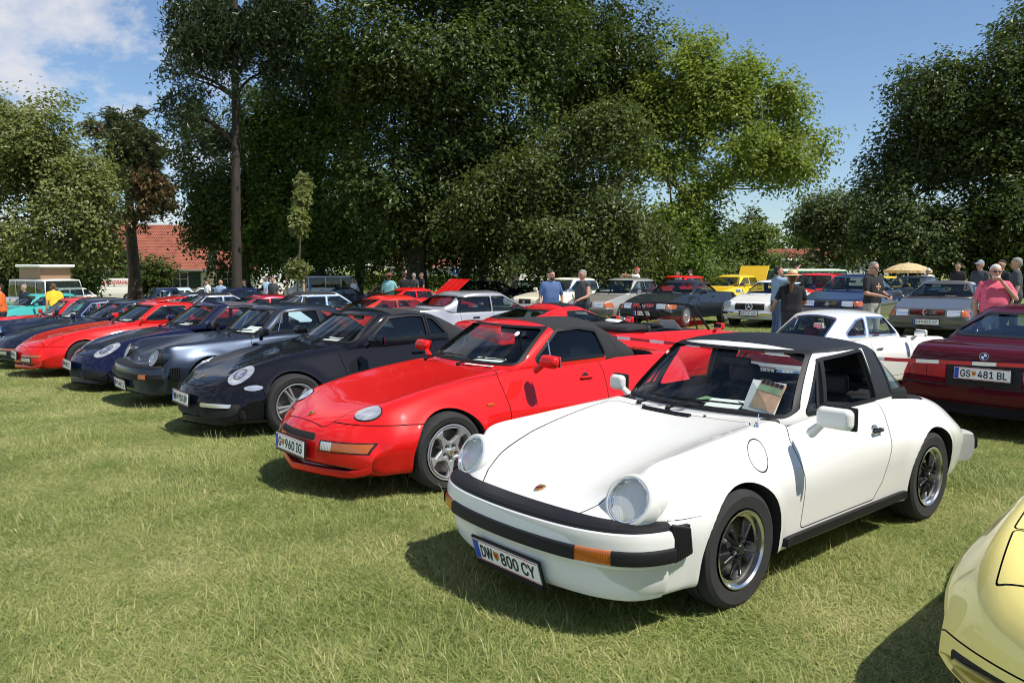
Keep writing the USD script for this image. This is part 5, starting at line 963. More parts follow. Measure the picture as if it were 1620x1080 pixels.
def roadster():
    c = Car('open_roadster', on(3.15, 12.85), 36, 'red open roadster with folded black hood and upright windscreen, top down', 'car', None, 'red', 1)
    top = [(.95, .36, .35), (.955, .48, .46), (.92, .58, .56), (.80, .65, .65), (.5, .70, .71), (0, .755, .78), (-.4, .80, .82), (-.7, .84, .85), (-1.2, .85, .865), (-1.9, .85, .87), (-2.4, .86, .87), (-2.9, .83, .82), (-3.15, .76, .74), (-3.22, .64, .62), (-3.24, .48, .47), (-3.22, .38, .37)]
    ar = [(0, .31, .34), (-2.35, .31, .34)]
    cab = Polygon([(-.80, .70), (-.86, .3), (-1.85, .3), (-2.0, .6), (-2.12, 1.2), (-.72, 1.2)])
    nu, nv, _, _ = LOD[1]; L = lower(mkrows(top, .84, .22, .15, .78, .10, .16, .5, .2, .17, .3, .90, .92, .7, .6), nu, nv, ar, .015); c.body(L, ar, .5, cab, .60)
    for a, b in ((.61, 1.3), (-1.3, -.61)): c.panel('door', poly([(-.70, .3), (-.72, 1.0), (-1.75, 1.0), (-1.72, .5), (-1.6, .3)], .03), 'y', a, b)
    c.panel('bonnet', poly([(.80, .5), (.80, -.5), (-.60, -.62), (-.60, .62)], .05), 'z', .5, 1.2); c.panel('boot_lid', poly([(-2.45, .5), (-2.45, -.5), (-3.1, -.5), (-3.1, .5)], .05), 'z', .5, 1.2); c.finish()
    fr = [np.array(p) for p in [(-.72, .62, .85), (-1.0, .54, 1.20), (-1.02, .25, 1.225), (-1.02, -.25, 1.225), (-1.0, -.54, 1.20), (-.72, -.62, .85)]]
    w = UsdGeom.Xform.Define(stage, fresh(pth(c.root), 'windscreen')).GetPrim(); put('screen_frame', tube(spline(fr[:2], 4) if False else [fr[0], fr[0] * .5 + fr[1] * .5, fr[1]], .018, 6), 'black_plastic', w); put('screen_frame', tube(fr[1:5], .018, 6), 'black_plastic', w); put('screen_frame', tube([fr[4], fr[4] * .5 + fr[5] * .5, fr[5]], .018, 6), 'black_plastic', w)
    V = np.array([fr[0], fr[1], fr[2], (-.60, .25, .84), (-.60, -.25, .84), fr[3], fr[4], fr[5]]); put('screen_glass', (V, np.array([(0, 3, 2), (0, 2, 1), (3, 4, 5), (3, 5, 2), (4, 7, 6), (4, 6, 5)])), 'window', w)
    for sg in (1, -1): put('quarter_light', tube([(-.98, .62 * sg, .87), (-1.06, .56 * sg, 1.16)], .012, 5), 'black_plastic', w)
    c.put('folded_hood', cat(hull(*[((-2.08 - .1 * (abs(y) < .4), y, .92), .06) for y in (-.6, -.4, .4, .6)], *[((-2.28, y, .90), .05) for y in (-.5, .5)], seg=8)), 'black_cloth', smooth=40)
    for y0 in (-.45, .1): c.put('hood_frame', tube([(-1.95, y0, .93), (-2.1, y0 + .2, 1.0), (-2.2, y0 + .35, .95)], .016, 5), 'black_plastic')
    c.seats(-1.45, .33, .2, 'interior_black', True, .55); c.cockpit(-.82, .80, .58); c.papers(-1.0, -.1, .90, .35, .25, 0, 40); c.papers(-.95, .30, .88, .3, .2, 20, 20)
    c.put('rear_bumper', band(under_path([(-2.8, .83), (-3.05, .81), (-3.2, .70), (-3.26, .4), (-3.27, 0)], 30), [(-.05, .42), (.04, .42), (.05, .52), (-.05, .53)]), 'black_plastic', smooth=35)
    for sg in (1, -1): c.put('tail_lamp', L.patch(prism(sbox(-3.4, .58, -3.15, .68), 'y', -1, 1) ^ prism(sbox(-4, .4 if sg > 0 else -1, 0, 1 if sg > 0 else -.4), 'z', 0, 2), .005, .02), 'lamp_red')
    c.mirror((-.85, .92, .92), (.08, .15, .10), None, (1, -1), (0, -.1, -.08)); c.wheels((0, -2.35), .71, .31, .2, .2, 'plain')
    c.put('door_mirror_cover', rbox(-1.75, .35, .93, .16, .3, .12, .05, 8), 'white_plastic', smooth=40)
    return c
def bmw():
    c = saloon('big_coupe', (7.66, 10.82), 43, 'dark red big coupé seen from behind with full-width tail lamps behind the barrier tape', 'maroon', E31, 1, -.03, glass='window_blue')
    L = c.L; xt = -2.684 - 1.20
    for sg in (1, -1):
        def fr(a, b, z0, z1): return prism(sbox(*((a, z0, b, z1) if sg > 0 else (-b, z0, -a, z1))), 'x', xt - .3, xt + .40)
        for y0, y1 in ((.36, .56), (.565, .76), (.765, .91)): c.put('tail_lamp', L.patch(fr(y0, y1, .615, .765), .006, .012), 'lamp_red')
        c.put('bumper_line', L.patch(fr(.02, .92, .535, .550), .003, .012), 'underbody'); c.put('exhaust', tube([(xt + .1, .5 * sg, .25), (xt - .03, .5 * sg, .25)], .035, 10), 'chrome')
    c.put('plate_recess', L.patch(prism(sbox(-.345, .56, .345, .775), 'x', xt - .3, xt + .4), .004, .012), 'black_plastic')
    c.plate((xt - .024, 0, .685), (-1, 0, .05), 'GS|481 BL'); h = L.hit((-8, 0, .865), (1, 0, 0)); Fm = frame(h[0] + h[1] * .004, h[1]); e = UsdGeom.Xform.Define(stage, fresh(pth(c.root), 'roundel_emblem')).GetPrim()
    put('emblem_ring', xf(lathe([(.040, -.002), (.041, .005), (.030, .006), (.030, .004), (0, .004)], 24, 'z'), Fm), 'ink', e)
    for k in range(4): a = np.linspace(k * np.pi / 2, (k + 1) * np.pi / 2, 7); put('emblem_quarter', xf(trimesh.creation.extrude_polygon(Polygon([(0, 0)] + [(.027 * math.cos(t), .027 * math.sin(t)) for t in a]), .002, engine='earcut'), Fm @ T(0, 0, .004)), 'plate_blue' if k % 2 else 'plate_white', e)
    c.put('emblem_rim', xf(lathe([(.042, 0), (.042, .006), (.039, .006), (.039, 0)], 24, 'z'), Fm), 'chrome')
    c.put('lower_valance', L.patch(prism(sbox(-.95, .2, .95, .36), 'x', xt - .3, xt + .3), .004, .012), 'underbody')
    c.put('boot_seam', L.patch(prism(poly([(-.80, .79), (.80, .79), (.80, .795), (-.80, .795)]), 'x', xt - .3, xt + .4), .001, .006), 'underbody')
def yellow_car():
    c = Car('yellow_sports_car', (2.635, 2.80, .06), 222, 'pale yellow sports car at the lower right, cut off by the photo edge', 'car', None, 'yellow', 2)
    ar = [(0, .316, .345), (-2.40, .316, .345)]; nu, nv, gu, gv = LOD[2]
    L = lower(trans_rows(.88), nu, nv, ar, .006, 4.0); c.body(L, ar, .52, Polygon(T_CAB), .66)
    for a, b in ((.60, 1.2), (-1.2, -.60)): c.panel('door', poly(T_DOOR, .03), 'y', a, b)
    for sg in (1, -1): c.panel('lamp_door', poly([(.70, .10 * sg), (.66, .60 * sg), (.40, .625 * sg), (.40, .10 * sg)], .015), 'z', .45, 1.2)
    c.panel('bonnet', poly([(.39, .628), (.0, .64), (-.60, .66), (-.66, .62), (-.66, -.62), (-.60, -.66), (.0, -.64), (.39, -.628)], .02), 'z', .45, 1.2)
    c.panel('bumper_cover', poly([(1.2, .1), (1.2, .34), (.66, .35), (.52, .28), (.40, .1)], .02), 'y', -1.2, 1.2)
    belt = ring((-.60, .865), [(-.83, .665, .900), (-1.02, .690, .908), (-1.5, .70, .916), (-2.1, .69, .926), (-2.7, .60, .933)], (-3.08, .90))
    roof = ring((-1.17, 1.222), [(-1.27, .535, 1.21), (-1.38, .57, 1.225), (-1.65, .575, 1.232), (-1.95, .555, 1.205), (-2.2, .50, 1.15)], (-2.3, 1.13))
    V, F = upper(belt, roof, 1.272, 28, 112, .02, .08); c.house(V, F)
    c.window('windscreen', poly([(-.66, .935), (.66, .935), (.53, 1.20), (-.53, 1.20)], .03), 'x', -1.4, .3, 'window', 'rubber', .018); c.window('side_window', poly([(-1.02, .945), (-1.36, 1.185), (-1.78, 1.19), (-1.86, .955)], .02), 'y', .3, 1.2, 'window', 'rubber', .02, True)
    c.roof(); c.finish()
    for sg in (1, -1):
        def fr(a, b, z0, z1): return prism(poly([(a * sg, z0), (b * sg, z0), (b * sg, z1), (a * sg, z1)], .012), 'x', .2, 1.2)
        c.put('lamp_recess', L.patch(fr(.25, .72, .15, .31), .002, .014), 'underbody'); c.put('bumper_bar', L.patch(fr(.27, .71, .20, .282), .02, .012), 'paint_yellow'); c.put('indicator', L.patch(fr(.40, .68, .16, .195), .006, .012), 'lamp_red')
    c.wheels((0, -2.40), .70, .316, .215, .22, 'cup'); c.seats(-1.55, .37, .2); c.cockpit(-.86, .87); c.mirror((-.93, .94, .965), (.10, .18, .11), None, (1,), (.02, -.125, -.085), True, .04)
# ---------------------------------------------------------------- the cars in their places
def build_cars():
    white_targa(); red_cabriolet(); yellow_car()
    modern('turbo_cabriolet', (-2.86, 9.20), 219.5, 'glossy black cabriolet with oval headlamps and closed black soft top, left of the red cabriolet', 'black', 'black_cloth', 'WB|910 BP', 'turbo', 2)
    later_classic('classic_coupe', (-4.50, 11.25), 220, 'slate blue-grey coupé with round headlamps and black mirror, left of the black cabriolet', 'slate', 'W|5401 D', 1)
    modern('small_roadster', (-6.05, 12.75), 220, 'dark blue roadster with grey soft top and pear-shaped headlamps', 'navy', 'grey_cloth', 'WN|882 EL', 'box', 1)
    fastback('wedge_coupe', (-7.95, 14.55), 220, 'red coupé with raised sunroof and closed pop-up lamps, at the left of the front row', 'red', plate='BN|54 EU', q=1, sunroof=True)
    fastback('wedge_coupe', (-9.25, 16.0), 219, 'black-blue coupé left of the red coupé with raised sunroof', 'midnight', q=0)
    later_classic('classic_coupe', (-10.4, 17.3), 219, 'dark blue coupé with chrome window frames near the left row end', 'midnight', '', 0, chrome=True)
    later_classic('classic_coupe', (-11.7, 18.9), 219, 'red chrome-framed coupé at the far left end of the front row', 'red', '', 0, chrome=True)
    # second row, tails towards the first
    bmw(); roadster()
    later_classic('low_white_coupe', (5.72, 12.15), 34, 'small low white coupé with red interior behind the targa car', 'white', 'W|181 FA', 1, scale=.88, chrome=True, seat='interior_red', sunroof=False)
    FLAT = dict(GTV, wb=2.35, zr=1.14, zn=.58, zc=.80, zb=.82, zd=.86, xtr=-1.75, xb=-2.75, w=.86, wr=.52, style='plain', cn=.25, side=((-.7, -1.2), (-1.68, -1.62)), breaks=(), tails=(.4, .8, .6, .72))
    c = saloon('flat_coupe', (1.95, 15.75), 36, "low red coupé with black lift-out roof panel before the man in blue", "red", FLAT, 1, 0)
    c.put('roof_panel', c.G.patch(prism(sbox(-1.62, -.46, -1.14, .46), 'z', 1.0, 1.5), .006, .01), 'black_vinyl')
    saloon('wedge_saloon', (.45, 18.4), 36, 'silver grey saloon with a wedge-shaped rising waistline and black window frames', 'silver', ALFA, 1, 0, roofmat=None)
    saloon('sports_coupe', (-1.7, 20.9), 36, 'orange-red coupé with slatted rear side windows, between the black soft top and the silver saloon', 'red_orange', GTV, 0, -.02)
    saloon('soft_top_convertible', (-3.95, 22.4), 36, 'pale grey convertible with a tall closed black soft top and chrome window frames', 'sky_blue', SOFT, 0, 0, roofmat='black_cloth')
    saloon('sports_coupe', (-6.0, 25.0), 36, 'metallic light red coupé with a large dark rear window, left of the black soft top', 'pink_red', GTV, 0, 0)
    saloon('vintage_coupe', (-8.3, 26.9), 36, 'silver vintage coupé with dark roof and chrome window frames', 'silver', COUPE, 0, 0, roofmat='black_vinyl')
    saloon('vintage_coupe', (-9.6, 28.4), 36, 'dark grey vintage coupé right behind the silver coupé with the dark roof', 'charcoal', COUPE, 0, 0)
    # third row on the right, noses towards the camera
    saloon('sedan', (2.75, 25.3), 231, 'beige-silver four-door saloon with amber indicators and holed wheels', 'beige', dict(W124, bump='paint_grey'), 1, .0, plate='W|3208 K')
    saloon('sedan', (1.0, 28.2), 228, 'cream four-door saloon behind the two standing men', 'cream', W123, 0, .05)
    saloon('convertible', (4.25, 23.2), 230, 'dark charcoal convertible with black soft top and white papers behind the windscreen', 'charcoal', R129, 1, .05, plate='W|40 BL', roofmat='black_cloth')
    saloon('pagoda_roadster', (7.1, 23.0), 232, 'white vintage roadster with wide chrome grille and large star, dark top', 'white', PAGODA, 1, .0, plate='W|105 GW', roofmat='black_cloth')
    saloon('large_coupe', (9.0, 22.2), 231, 'dark blue large saloon with amber indicator behind the man in the black T-shirt', 'blue', W126, 1, .05, two_tone=('paint_taupe', .52))
    saloon('convertible', (9.95, 18.9), 232, 'grey open-top car with white hardtop and a star in the wide grille', 'grey', R129, 1, .0, plate='HF|850 AY', roofmat='paint_white')
    # fourth row and further back on the right
    saloon('hatchback', (6.1, 33.0), 226, 'red hatchback behind the beige saloon and the charcoal convertible', 'red', HATCH, 0, .1)
    y = saloon('sedan', (8.1, 32.2), 228, 'yellow saloon with its boot lid raised, behind the charcoal convertible', 'ochre', dict(W123, zr=1.42), 0, .1)
    y.put('raised_lid', xf(cat(rbox(0, 0, 0, .95, 1.30, .04, .02, 8)), T(-3.35, 0, 1.36) @ R('y', 62)), 'paint_ochre', smooth=40)
    saloon('camper_bus', (12.4, 37.2), 192, 'green camper bus with white roof, behind the white roadster', 'green', T2, 0, -.2, 'van', two_tone=None, roofmat='plate_white')
    saloon('estate_car', (9.9, 27.0), 236, 'red estate car behind the dark blue saloon', 'red', ESTATE, 0, .0)
    saloon('hatchback', (14.6, 30.5), 222, 'dark hatchback between the blue saloon and the yellow parasol', 'charcoal', HATCH, 0, .05)
    saloon('sedan', (16.6, 35.5), 250, 'yellow car underneath the patterned parasol', 'ochre', HATCH, 0, .0)
    # far left
    cb = saloon('camper_bus', (-17.9, 31.8), 322, 'white and yellow camper bus with raised pop-up roof', 'white', dict(T2, zr=1.95), 0, 0, 'van', two_tone=('paint_ochre', 1.02))
    cb.put('pop_up_canvas', cat(boxm(-1.2, 0, 2.16, 2.0, 1.12, .46)), 'interior_tan'); cb.put('pop_up_roof', rbox(-1.15, 0, 2.44, 2.35, 1.35, .12, .05, 8), 'plate_white', smooth=40)
    v = saloon('delivery_van', (-34.2, 64.5), 206, 'white delivery van with red lettering on its side', 'white', VAN, 0, 0, 'van')
    for sg in (1, -1): v.put('lettering', text('SCHERMANN', .26, (-2.45, sg * (v.G.hit((-2.45, 3 * sg, 1.60), (0, -sg, 0))[0][1] * sg + .012), 1.60), (0, sg, .0), width=2.3, slant=.25, bold=True), 'ink_red', smooth=False); v.put('lettering_stroke', tube([(-1.20 , sg * .89, 1.72), (-1.3, sg * .895, 1.55), (-1.5, sg * .90, 1.44)] if sg > 0 else [(-3.6, -.89, 1.72), (-3.5, -.895, 1.55), (-3.3, -.9, 1.44)], .03, 5), 'ink_red')
    bug('bubble_car', (-16.9, 36.0), 222, 'dark blue-grey rounded old saloon in front of the pale blue one', 'blue'); bug('bubble_car', (-18.3, 41.0), 222, 'pale blue rounded old saloon behind the dark blue-grey one', 'sky_blue')
    saloon('hatchback', (-13.2, 33.6), 215, 'navy blue hatchback right of the rounded old saloons', 'navy', HATCH, 0, 0)
    saloon('sedan', (-14.0, 38.0), 215, 'blue saloon behind the navy blue hatchback', 'blue', W123, 0, -.1)
    saloon('sedan', (-19.5, 47.0), 210, 'white old saloon left of the pine trunk', 'white', COUPE, 0, 0)
    saloon('camper_bus', (-12.6, 48.5), 197, 'white camper bus in the shade beside the young tree stakes', 'white', T3, 0, 0, 'van')
    saloon('hatchback', (-18.4, 29.0), 240, 'turquoise car at the left edge of the photo', 'turquoise', HATCH, 0, 0)
    saloon('sedan', (-26.0, 44.0), 230, 'white car behind the turquoise car at the left edge', 'white', HATCH, 0, .1)
    saloon('open_bonnet_coupe', (-2.2, 29.0), 36, 'red car with its engine lid raised above the silver saloon', 'red', GTV, 0, 0).put('raised_lid', cat(*[xf(cat(rbox(0, y, 0, 1.10, .43, .03, .012, 8)), T(-.05, 0, 1.20) @ R('y', -38)) for y in (-.44, 0, .44)]), 'paint_red', smooth=40)
    for x, yy, yw, p, S, l in [(-6.9, 44, 205, 'olive', None, 'olive green rounded old car in the shade of the big trees'), (-11.0, 45, 200, 'black', COUPE, 'black old car under the trees left of the olive one'), (-3.4, 45, 210, 'charcoal', ESTATE, 'dark estate car in the shade right of the man with the teal shirt'),
                             (-.6, 43, 205, 'black', COUPE, 'black coupé in the shade behind the raised red lid'), (2.2, 42, 205, 'charcoal', W123, 'dark saloon in the shade left of the man in the blue shirt'), (-9.0, 47, 200, 'rust', COUPE, 'brownish old car in the shade between the black and the olive one')]:
        bug('bubble_car', (x, yy), yw, l, p) if S is None else saloon('sedan', (x, yy), yw, l, p, S, 0, 0)
# ---------------------------------------------------------------- trees
rng = np.random.default_rng(11)
def tone(prim, per):
    """an own random tone for every leaf or blade of per vertices"""
    m = UsdGeom.Mesh(prim); n = len(m.GetPointsAttr().Get()) // per; v = np.repeat(np.random.default_rng(n).random(n), per).astype(np.float32)
    UsdGeom.PrimvarsAPI(m).CreatePrimvar('tone', Sdf.ValueTypeNames.FloatArray, 'vertex').Set(Vt.FloatArray.FromNumpy(v)); return prim
def leafmat(name, dark, light, trans=.30, scale=.35, rough=.45):
    mat(name, {'att': ('attribute', {'attribute': 'tone'}), 'tc': ('texture_coordinate', {}), 'n': ('noise_texture', {'scale': scale, 'detail': 4, 'roughness': .6}),
               'ad': ('math', {'math_type': 'multiply_add', 'value2': .55, 'value3': 0.0}), 'sc': ('math', {'math_type': 'multiply', 'value2': .62}),
               'r': ('rgb_ramp', {'ramp': [(.18, dark), (.55, tuple(.5 * (a + b) for a, b in zip(dark, light))), (.85, light)]}),
               'p': ('principled_bsdf', {'roughness': rough, 'specular_ior_level': .35}), 't': ('translucent_bsdf', {}), 'g': ('mix_color', {'blend_type': 'multiply', 'fac': 1.0, 'b': (1.25, 1.3, .55)}), 'm': ('mix_closure', {'fac': trans})},
        [('tc.object', 'n.vector'), ('att.fac', 'ad.value1'), ('n.fac', 'sc.value1'), ('sc.value', 'ad.value3'), ('ad.value', 'r.fac'), ('r.color', 'p.base_color'), ('r.color', 'g.a'), ('g.result', 't.color'), ('p.BSDF', 'm.closure1'), ('t.BSDF', 'm.closure2')], surface='m.closure')
leafmat('leaf_lime', (.09, .115, .036), (.25, .27, .10), .38); leafmat('leaf_maple', (.045, .085, .014), (.13, .20, .032), .4); leafmat('leaf_dark', (.026, .046, .011), (.095, .130, .030), .34)
leafmat('leaf_hanging', (.038, .058, .014), (.12, .15, .042), .34); leafmat('leaf_plane', (.105, .155, .030), (.27, .32, .075), .48); leafmat('leaf_right', (.032, .052, .016), (.095, .125, .038), .3)
leafmat('needle_dark', (.022, .038, .018), (.060, .085, .036), .15); leafmat('needle_pine', (.045, .065, .030), (.12, .14, .060), .15); leafmat('needle_brown', (.10, .065, .03), (.22, .15, .07), .1); leafmat('leaf_pale', (.065, .09, .038), (.16, .20, .09), .35); leafmat('leaf_bright', (.055, .085, .016), (.15, .20, .045), .35); leafmat('leaf_hedge', (.05, .08, .016), (.16, .20, .05), .3)
def bark(name, a, b, sc=6.):
    mat(name, {'tc': ('texture_coordinate', {}), 'mp': ('mapping', {'scale': (1, 1, .25)}), 'n': ('noise_texture', {'scale': sc, 'detail': 6, 'roughness': .7}), 'r': ('rgb_ramp', {'ramp': [(.3, a), (.7, b)]}), 'b': ('bump', {'strength': .8, 'distance': .05}), 'p': ('principled_bsdf', {'roughness': .9})},
        [('tc.object', 'mp.vector'), ('mp.vector', 'n.vector'), ('n.fac', 'r.fac'), ('r.color', 'p.base_color'), ('n.fac', 'b.height'), ('b.normal', 'p.normal')])
bark('bark', (.035, .028, .022), (.10, .085, .07)); bark('bark_spruce', (.020, .015, .012), (.055, .041, .033)); bark('bark_plane', (.10, .09, .065), (.26, .23, .17), 3.); bark('bark_pine', (.07, .045, .032), (.19, .13, .09))
FPX = 1272.
def W(u, v, Y):
    """the point at depth Y along the sight line that leads towards (u, v) of the survey photograph"""
    x, y = (u - 810) / FPX, (540 - v) / FPX; cp, sp = math.cos(CAM_PITCH), math.sin(CAM_PITCH); t = Y / (cp + y * sp); return np.array([x * t, Y, CAM_H + (-sp + y * cp) * t])
def leaves(C, N, size, aspect=.62, jitter=.5, flat=.35):
    """folded diamond leaves at the centres C with outward directions N: (V, F)"""
    n = len(C); d = rng.normal(size=(n, 3)); N = N + jitter * rng.normal(size=(n, 3)) + [0, 0, flat]; N /= np.linalg.norm(N, axis=1, keepdims=True)
    a = np.cross(N, d); a /= np.linalg.norm(a, axis=1, keepdims=True) + 1e-9; b = np.cross(N, a); s = (size * rng.uniform(.65, 1.3, n))[:, None]
    k = .16 * s * N
    V = np.stack([C - a * s * .5, C + b * s * aspect * .5 + k, C + a * s * .5 - k * .6, C - b * s * aspect * .5 + k], 1).reshape(-1, 3)
    i = np.arange(n)[:, None] * 4; return V, np.concatenate([i + [0, 1, 2], i + [0, 2, 3]], 1).reshape(-1, 3)
def crown_points(lobes, n, spread=.10, clump=.62, per=9, core=.35, drop=0., gap=.42):
    """leaf centres and leaf directions along short boughs that leave the lobes' outer half, thinned by noise so that gaps stay open"""
    L = np.array(lobes, float); vol = (L[:, 3] * L[:, 4] * L[:, 5]) ** (2 / 3); m = n // per; idx = rng.choice(len(L), m * 3, p=vol / vol.sum())
    d = rng.normal(size=(len(idx), 3)); d /= np.linalg.norm(d, axis=1, keepdims=True); r = rng.uniform(.62, 1.0, len(idx)) ** .8; deep = rng.random(len(idx)) < core * .6; r[deep] = rng.random(deep.sum()) ** .5 * .7
    q = d * 1.6 + idx[:, None] * 7.1; r *= .74 + .52 * meshkit.fbm(q, 3)
    P = L[idx, :3] + d * r[:, None] * L[idx, 3:]
    f = .55 * meshkit.noise(P * .33, 3) + .45 * meshkit.noise(P * .8, 8); keep = f > np.quantile(f, gap); P, d = P[keep][:m], d[keep][:m]; k = len(P)
    ax = d + rng.normal(size=(k, 3)) * .45 + [0, 0, -.12 - drop * .9]; ax /= np.linalg.norm(ax, axis=1, keepdims=True); ln = clump * rng.uniform(1.1, 2.6, k)
    t = np.tile(np.linspace(-.25, 1, per), k); ax_, ln_ = np.repeat(ax, per, 0), np.repeat(ln, per); C = np.repeat(P, per, 0) + ax_ * (ln_ * t)[:, None]; C[:, 2] -= (.22 + drop) * ln_ * np.clip(t, 0, 1) ** 2
    o = rng.normal(size=C.shape) * (.20 * ln_ * (1.15 - .6 * np.clip(t, 0, 1)))[:, None]; o[:, 2] *= .55; D = np.repeat(d, per, 0) * .55 + ax_ * .15 + [0, 0, .55 - drop * .5]
    return C + o, D
def limbs(base, top, r0, targets, forks=1, mt='bark', parent=None, name='trunk', bend=.06, r1=.4):
    base, top = np.array(base, float), np.array(top, float); t = np.linspace(0, 1, 12)[:, None]; P = base + (top - base) * t; L = np.linalg.norm(top - base)
    P[1:-1] += rng.normal(size=(10, 3)) * [1, 1, .2] * bend * .22 * L * .3; r = r0 * (1 - (1 - r1) * t[:, 0]); r[0] *= 1.5; r[1] *= 1.12
    ms = [tube(P, r, 10)]; return P, r, ms
def tree(name, label, cat_, base, top, r0, lobes, n, leaf, leafsize, mt='bark', limbs_to=7, group=None, r1=.35, path=None, aspect=.62, clump=.62, per=9, core=.3, drop=0., extra=None, flat=.35, gap=.42):
    """lobes: world (x, y, z, rx, ry, rz)."""
    base = np.array(base, float); t = thing(name, base, 0, label, cat_, group); o = base
    P = np.array(path, float) if path is not None else None
    if P is None: P, r, _ = limbs(base, top, r0, None, r1=r1)
    else: P = spline(P, 14); r = r0 * np.linspace(1, r1, 14); r[0] *= 1.4
    tp = put('trunk', xf(tube(P, r, 12), T(*(-o))), mt, t, smooth=True)
    Ls = np.array(lobes, float); order = rng.permutation(len(Ls))[:limbs_to]; ms = []
    for k in order:
        c = Ls[k, :3]; j = int(np.clip(np.argmin(np.abs(P[:, 2] - (c[2] - .55 * np.linalg.norm(c[:2] - P[-1, :2])))), 4, len(P) - 1)); s = P[j]; m = (s + c) / 2 + [0, 0, .08 * np.linalg.norm(c - s)] + rng.normal(size=3) * .3
        rr = min(r[j] * .6, .16 + .02 * np.linalg.norm(c - s)); Q = spline([s, s * .6 + m * .4, m, c], 8); ms.append(tube(Q, np.linspace(rr, .03, 8), 6))
        for _ in range(2):
            e = c + rng.normal(size=3) * Ls[k, 3:] * .6; ms.append(tube(spline([Q[4], (Q[4] + e) / 2 + rng.normal(size=3) * .2, e], 5), np.linspace(rr * .45, .015, 5), 5))
    for m in ms: put('limb', xf(m, T(*(-o))), mt, t, smooth=True) if len(ms) <= 60 else None
    C, D = crown_points(lobes, int(n * 1.08), clump=clump, per=per, core=core, drop=drop, gap=gap); V, F = leaves(C - o, D, leafsize * .81, aspect, flat=flat)
    tag(tone(put('crown', (V, F), leaf, t, smooth=False), 4), kind='stuff')
    if extra: extra(t, o)
    return t
def lob(Y, *spec, depth=.8):
    """lobes from (u, v, half width, half height[, offset in depth]) in survey pixels at depth Y"""
    out = []
    for s in spec:
        y = Y + (s[4] if len(s) > 4 else rng.uniform(-1.5, 1.5)); p = W(s[0], s[1], y); rx, rz = s[2] * y / FPX, s[3] * y / FPX; out.append((*p, rx, max(rx, rz) * depth, rz))
    return out
def base_at(u, Y): x = (u - 810) / FPX * Y; return on(x, Y, -.1)
def build_trees():
    B = lambda u, v, Y: W(u, v, Y)
    lo = lob(48, (40, 232, 118, 82), (-30, 280, 110, 120), (108, 262, 72, 58), (132, 322, 50, 55), (60, 340, 110, 80), (30, 395, 100, 36), (118, 368, 46, 36), (-10, 190, 70, 50), (70, 185, 40, 28))
    tree('deciduous_tree', 'broad pale green deciduous tree at the left edge of the lawn', 'tree', base_at(70, 48), B(50, 230, 48), .42, lo, 46000, 'leaf_lime', .30)
    # pine
    pl = lob(58, (157, 195, 27, 22), (208, 197, 28, 24), (182, 226, 42, 20), (228, 232, 34, 20), (150, 238, 20, 15), (196, 258, 40, 18), (236, 262, 28, 18), (170, 282, 26, 16), (240, 292, 30, 16), (205, 225, 30, 20))
    pb = lob(58, (222, 285, 34, 16), (245, 322, 26, 14), (205, 330, 26, 12), (258, 300, 16, 12), (225, 345, 34, 12), (150, 200, 14, 10), (262, 342, 14, 8))
    def brown(t, o):
        C, D = crown_points(pb, 5600, clump=.34, per=14, core=.3); V, F = leaves(C - o, D, .42, .16, 1.2, .1); tag(tone(put('withered_foliage', (V, F), 'needle_brown', t, smooth=False), 4), kind='stuff')
    b = base_at(215, 58); tree('pine_tree', 'pine tree with withered brown lower branches in front of the red-roofed house', 'tree', b, None, .45, pl + pb[:3], 17000, 'needle_pine', .46, 'bark_pine', 14, r1=.3, gap=.5, path=[b, B(213, 420, 58), B(203, 345, 58), B(206, 300, 58), B(196, 240, 58), B(182, 195, 58)], aspect=.13, clump=.34, per=16, core=.35, extra=brown)
    # spruce
    sl = lob(46, (300, 8, 34, 26), (325, 60, 46, 24), (290, 112, 30, 18), (318, 128, 42, 20), (282, 165, 26, 16), (318, 178, 38, 16), (425, 40, 50, 34), (452, 10, 40, 30), (408, 100, 40, 22), (440, 110, 30, 20), (352, 40, 30, 60), (395, 20, 30, 50), (380, 150, 36, 20), (340, 215, 30, 20), (310, 60, 30, 18), (350, -40, 60, 40), (410, -50, 60, 40))
    b = base_at(375, 46); tree('spruce_tree', 'tall spruce with a bare straight trunk and drooping dark branches', 'tree', b, None, .29, sl, 30000, 'needle_dark', .40, 'bark_spruce', 15, r1=.55, path=[b, B(374, 380, 46), B(373, 250, 46), B(372, 100, 46), B(371, -80, 46)], aspect=.20, clump=.46, per=14, core=.25, drop=.75, flat=0., gap=.5)
    lo = lob(52, (322, 240, 40, 50), (350, 300, 50, 60), (318, 320, 30, 60), (400, 230, 50, 60), (405, 320, 50, 60), (390, 395, 44, 46), (345, 390, 20, 40))
    tree('dark_tree', 'dark tree right behind the bare spruce trunk', 'tree', base_at(392, 52), B(385, 240, 52), .3, lo, 24000, 'leaf_dark', .30)
    lo = lob(51, (478, 130, 66, 70), (420, 190, 36, 50), (430, 265, 60, 60), (520, 215, 70, 70), (480, 330, 80, 62), (560, 330, 60, 70), (425, 370, 50, 42), (540, 395, 60, 30), (500, 60, 50, 50), (470, 400, 60, 26), (610, 390, 40, 34))
    tree('maple_tree', 'fresh green maple right of the spruce, behind the young staked tree', 'tree', base_at(505, 51), B(500, 180, 51), .42, lo, 54000, 'leaf_maple', .30, gap=.3)
    lo = lob(47, (600, 50, 90, 90), (720, 30, 110, 90), (830, 50, 95, 90), (650, 165, 100, 85), (770, 180, 110, 85), (620, 285, 80, 75), (720, 305, 100, 85), (840, 285, 90, 75), (660, 375, 80, 42), (780, 385, 90, 42), (560, 100, 50, 70), (700, -60, 150, 60), (700, 105, 130, 60), (745, 240, 90, 40))
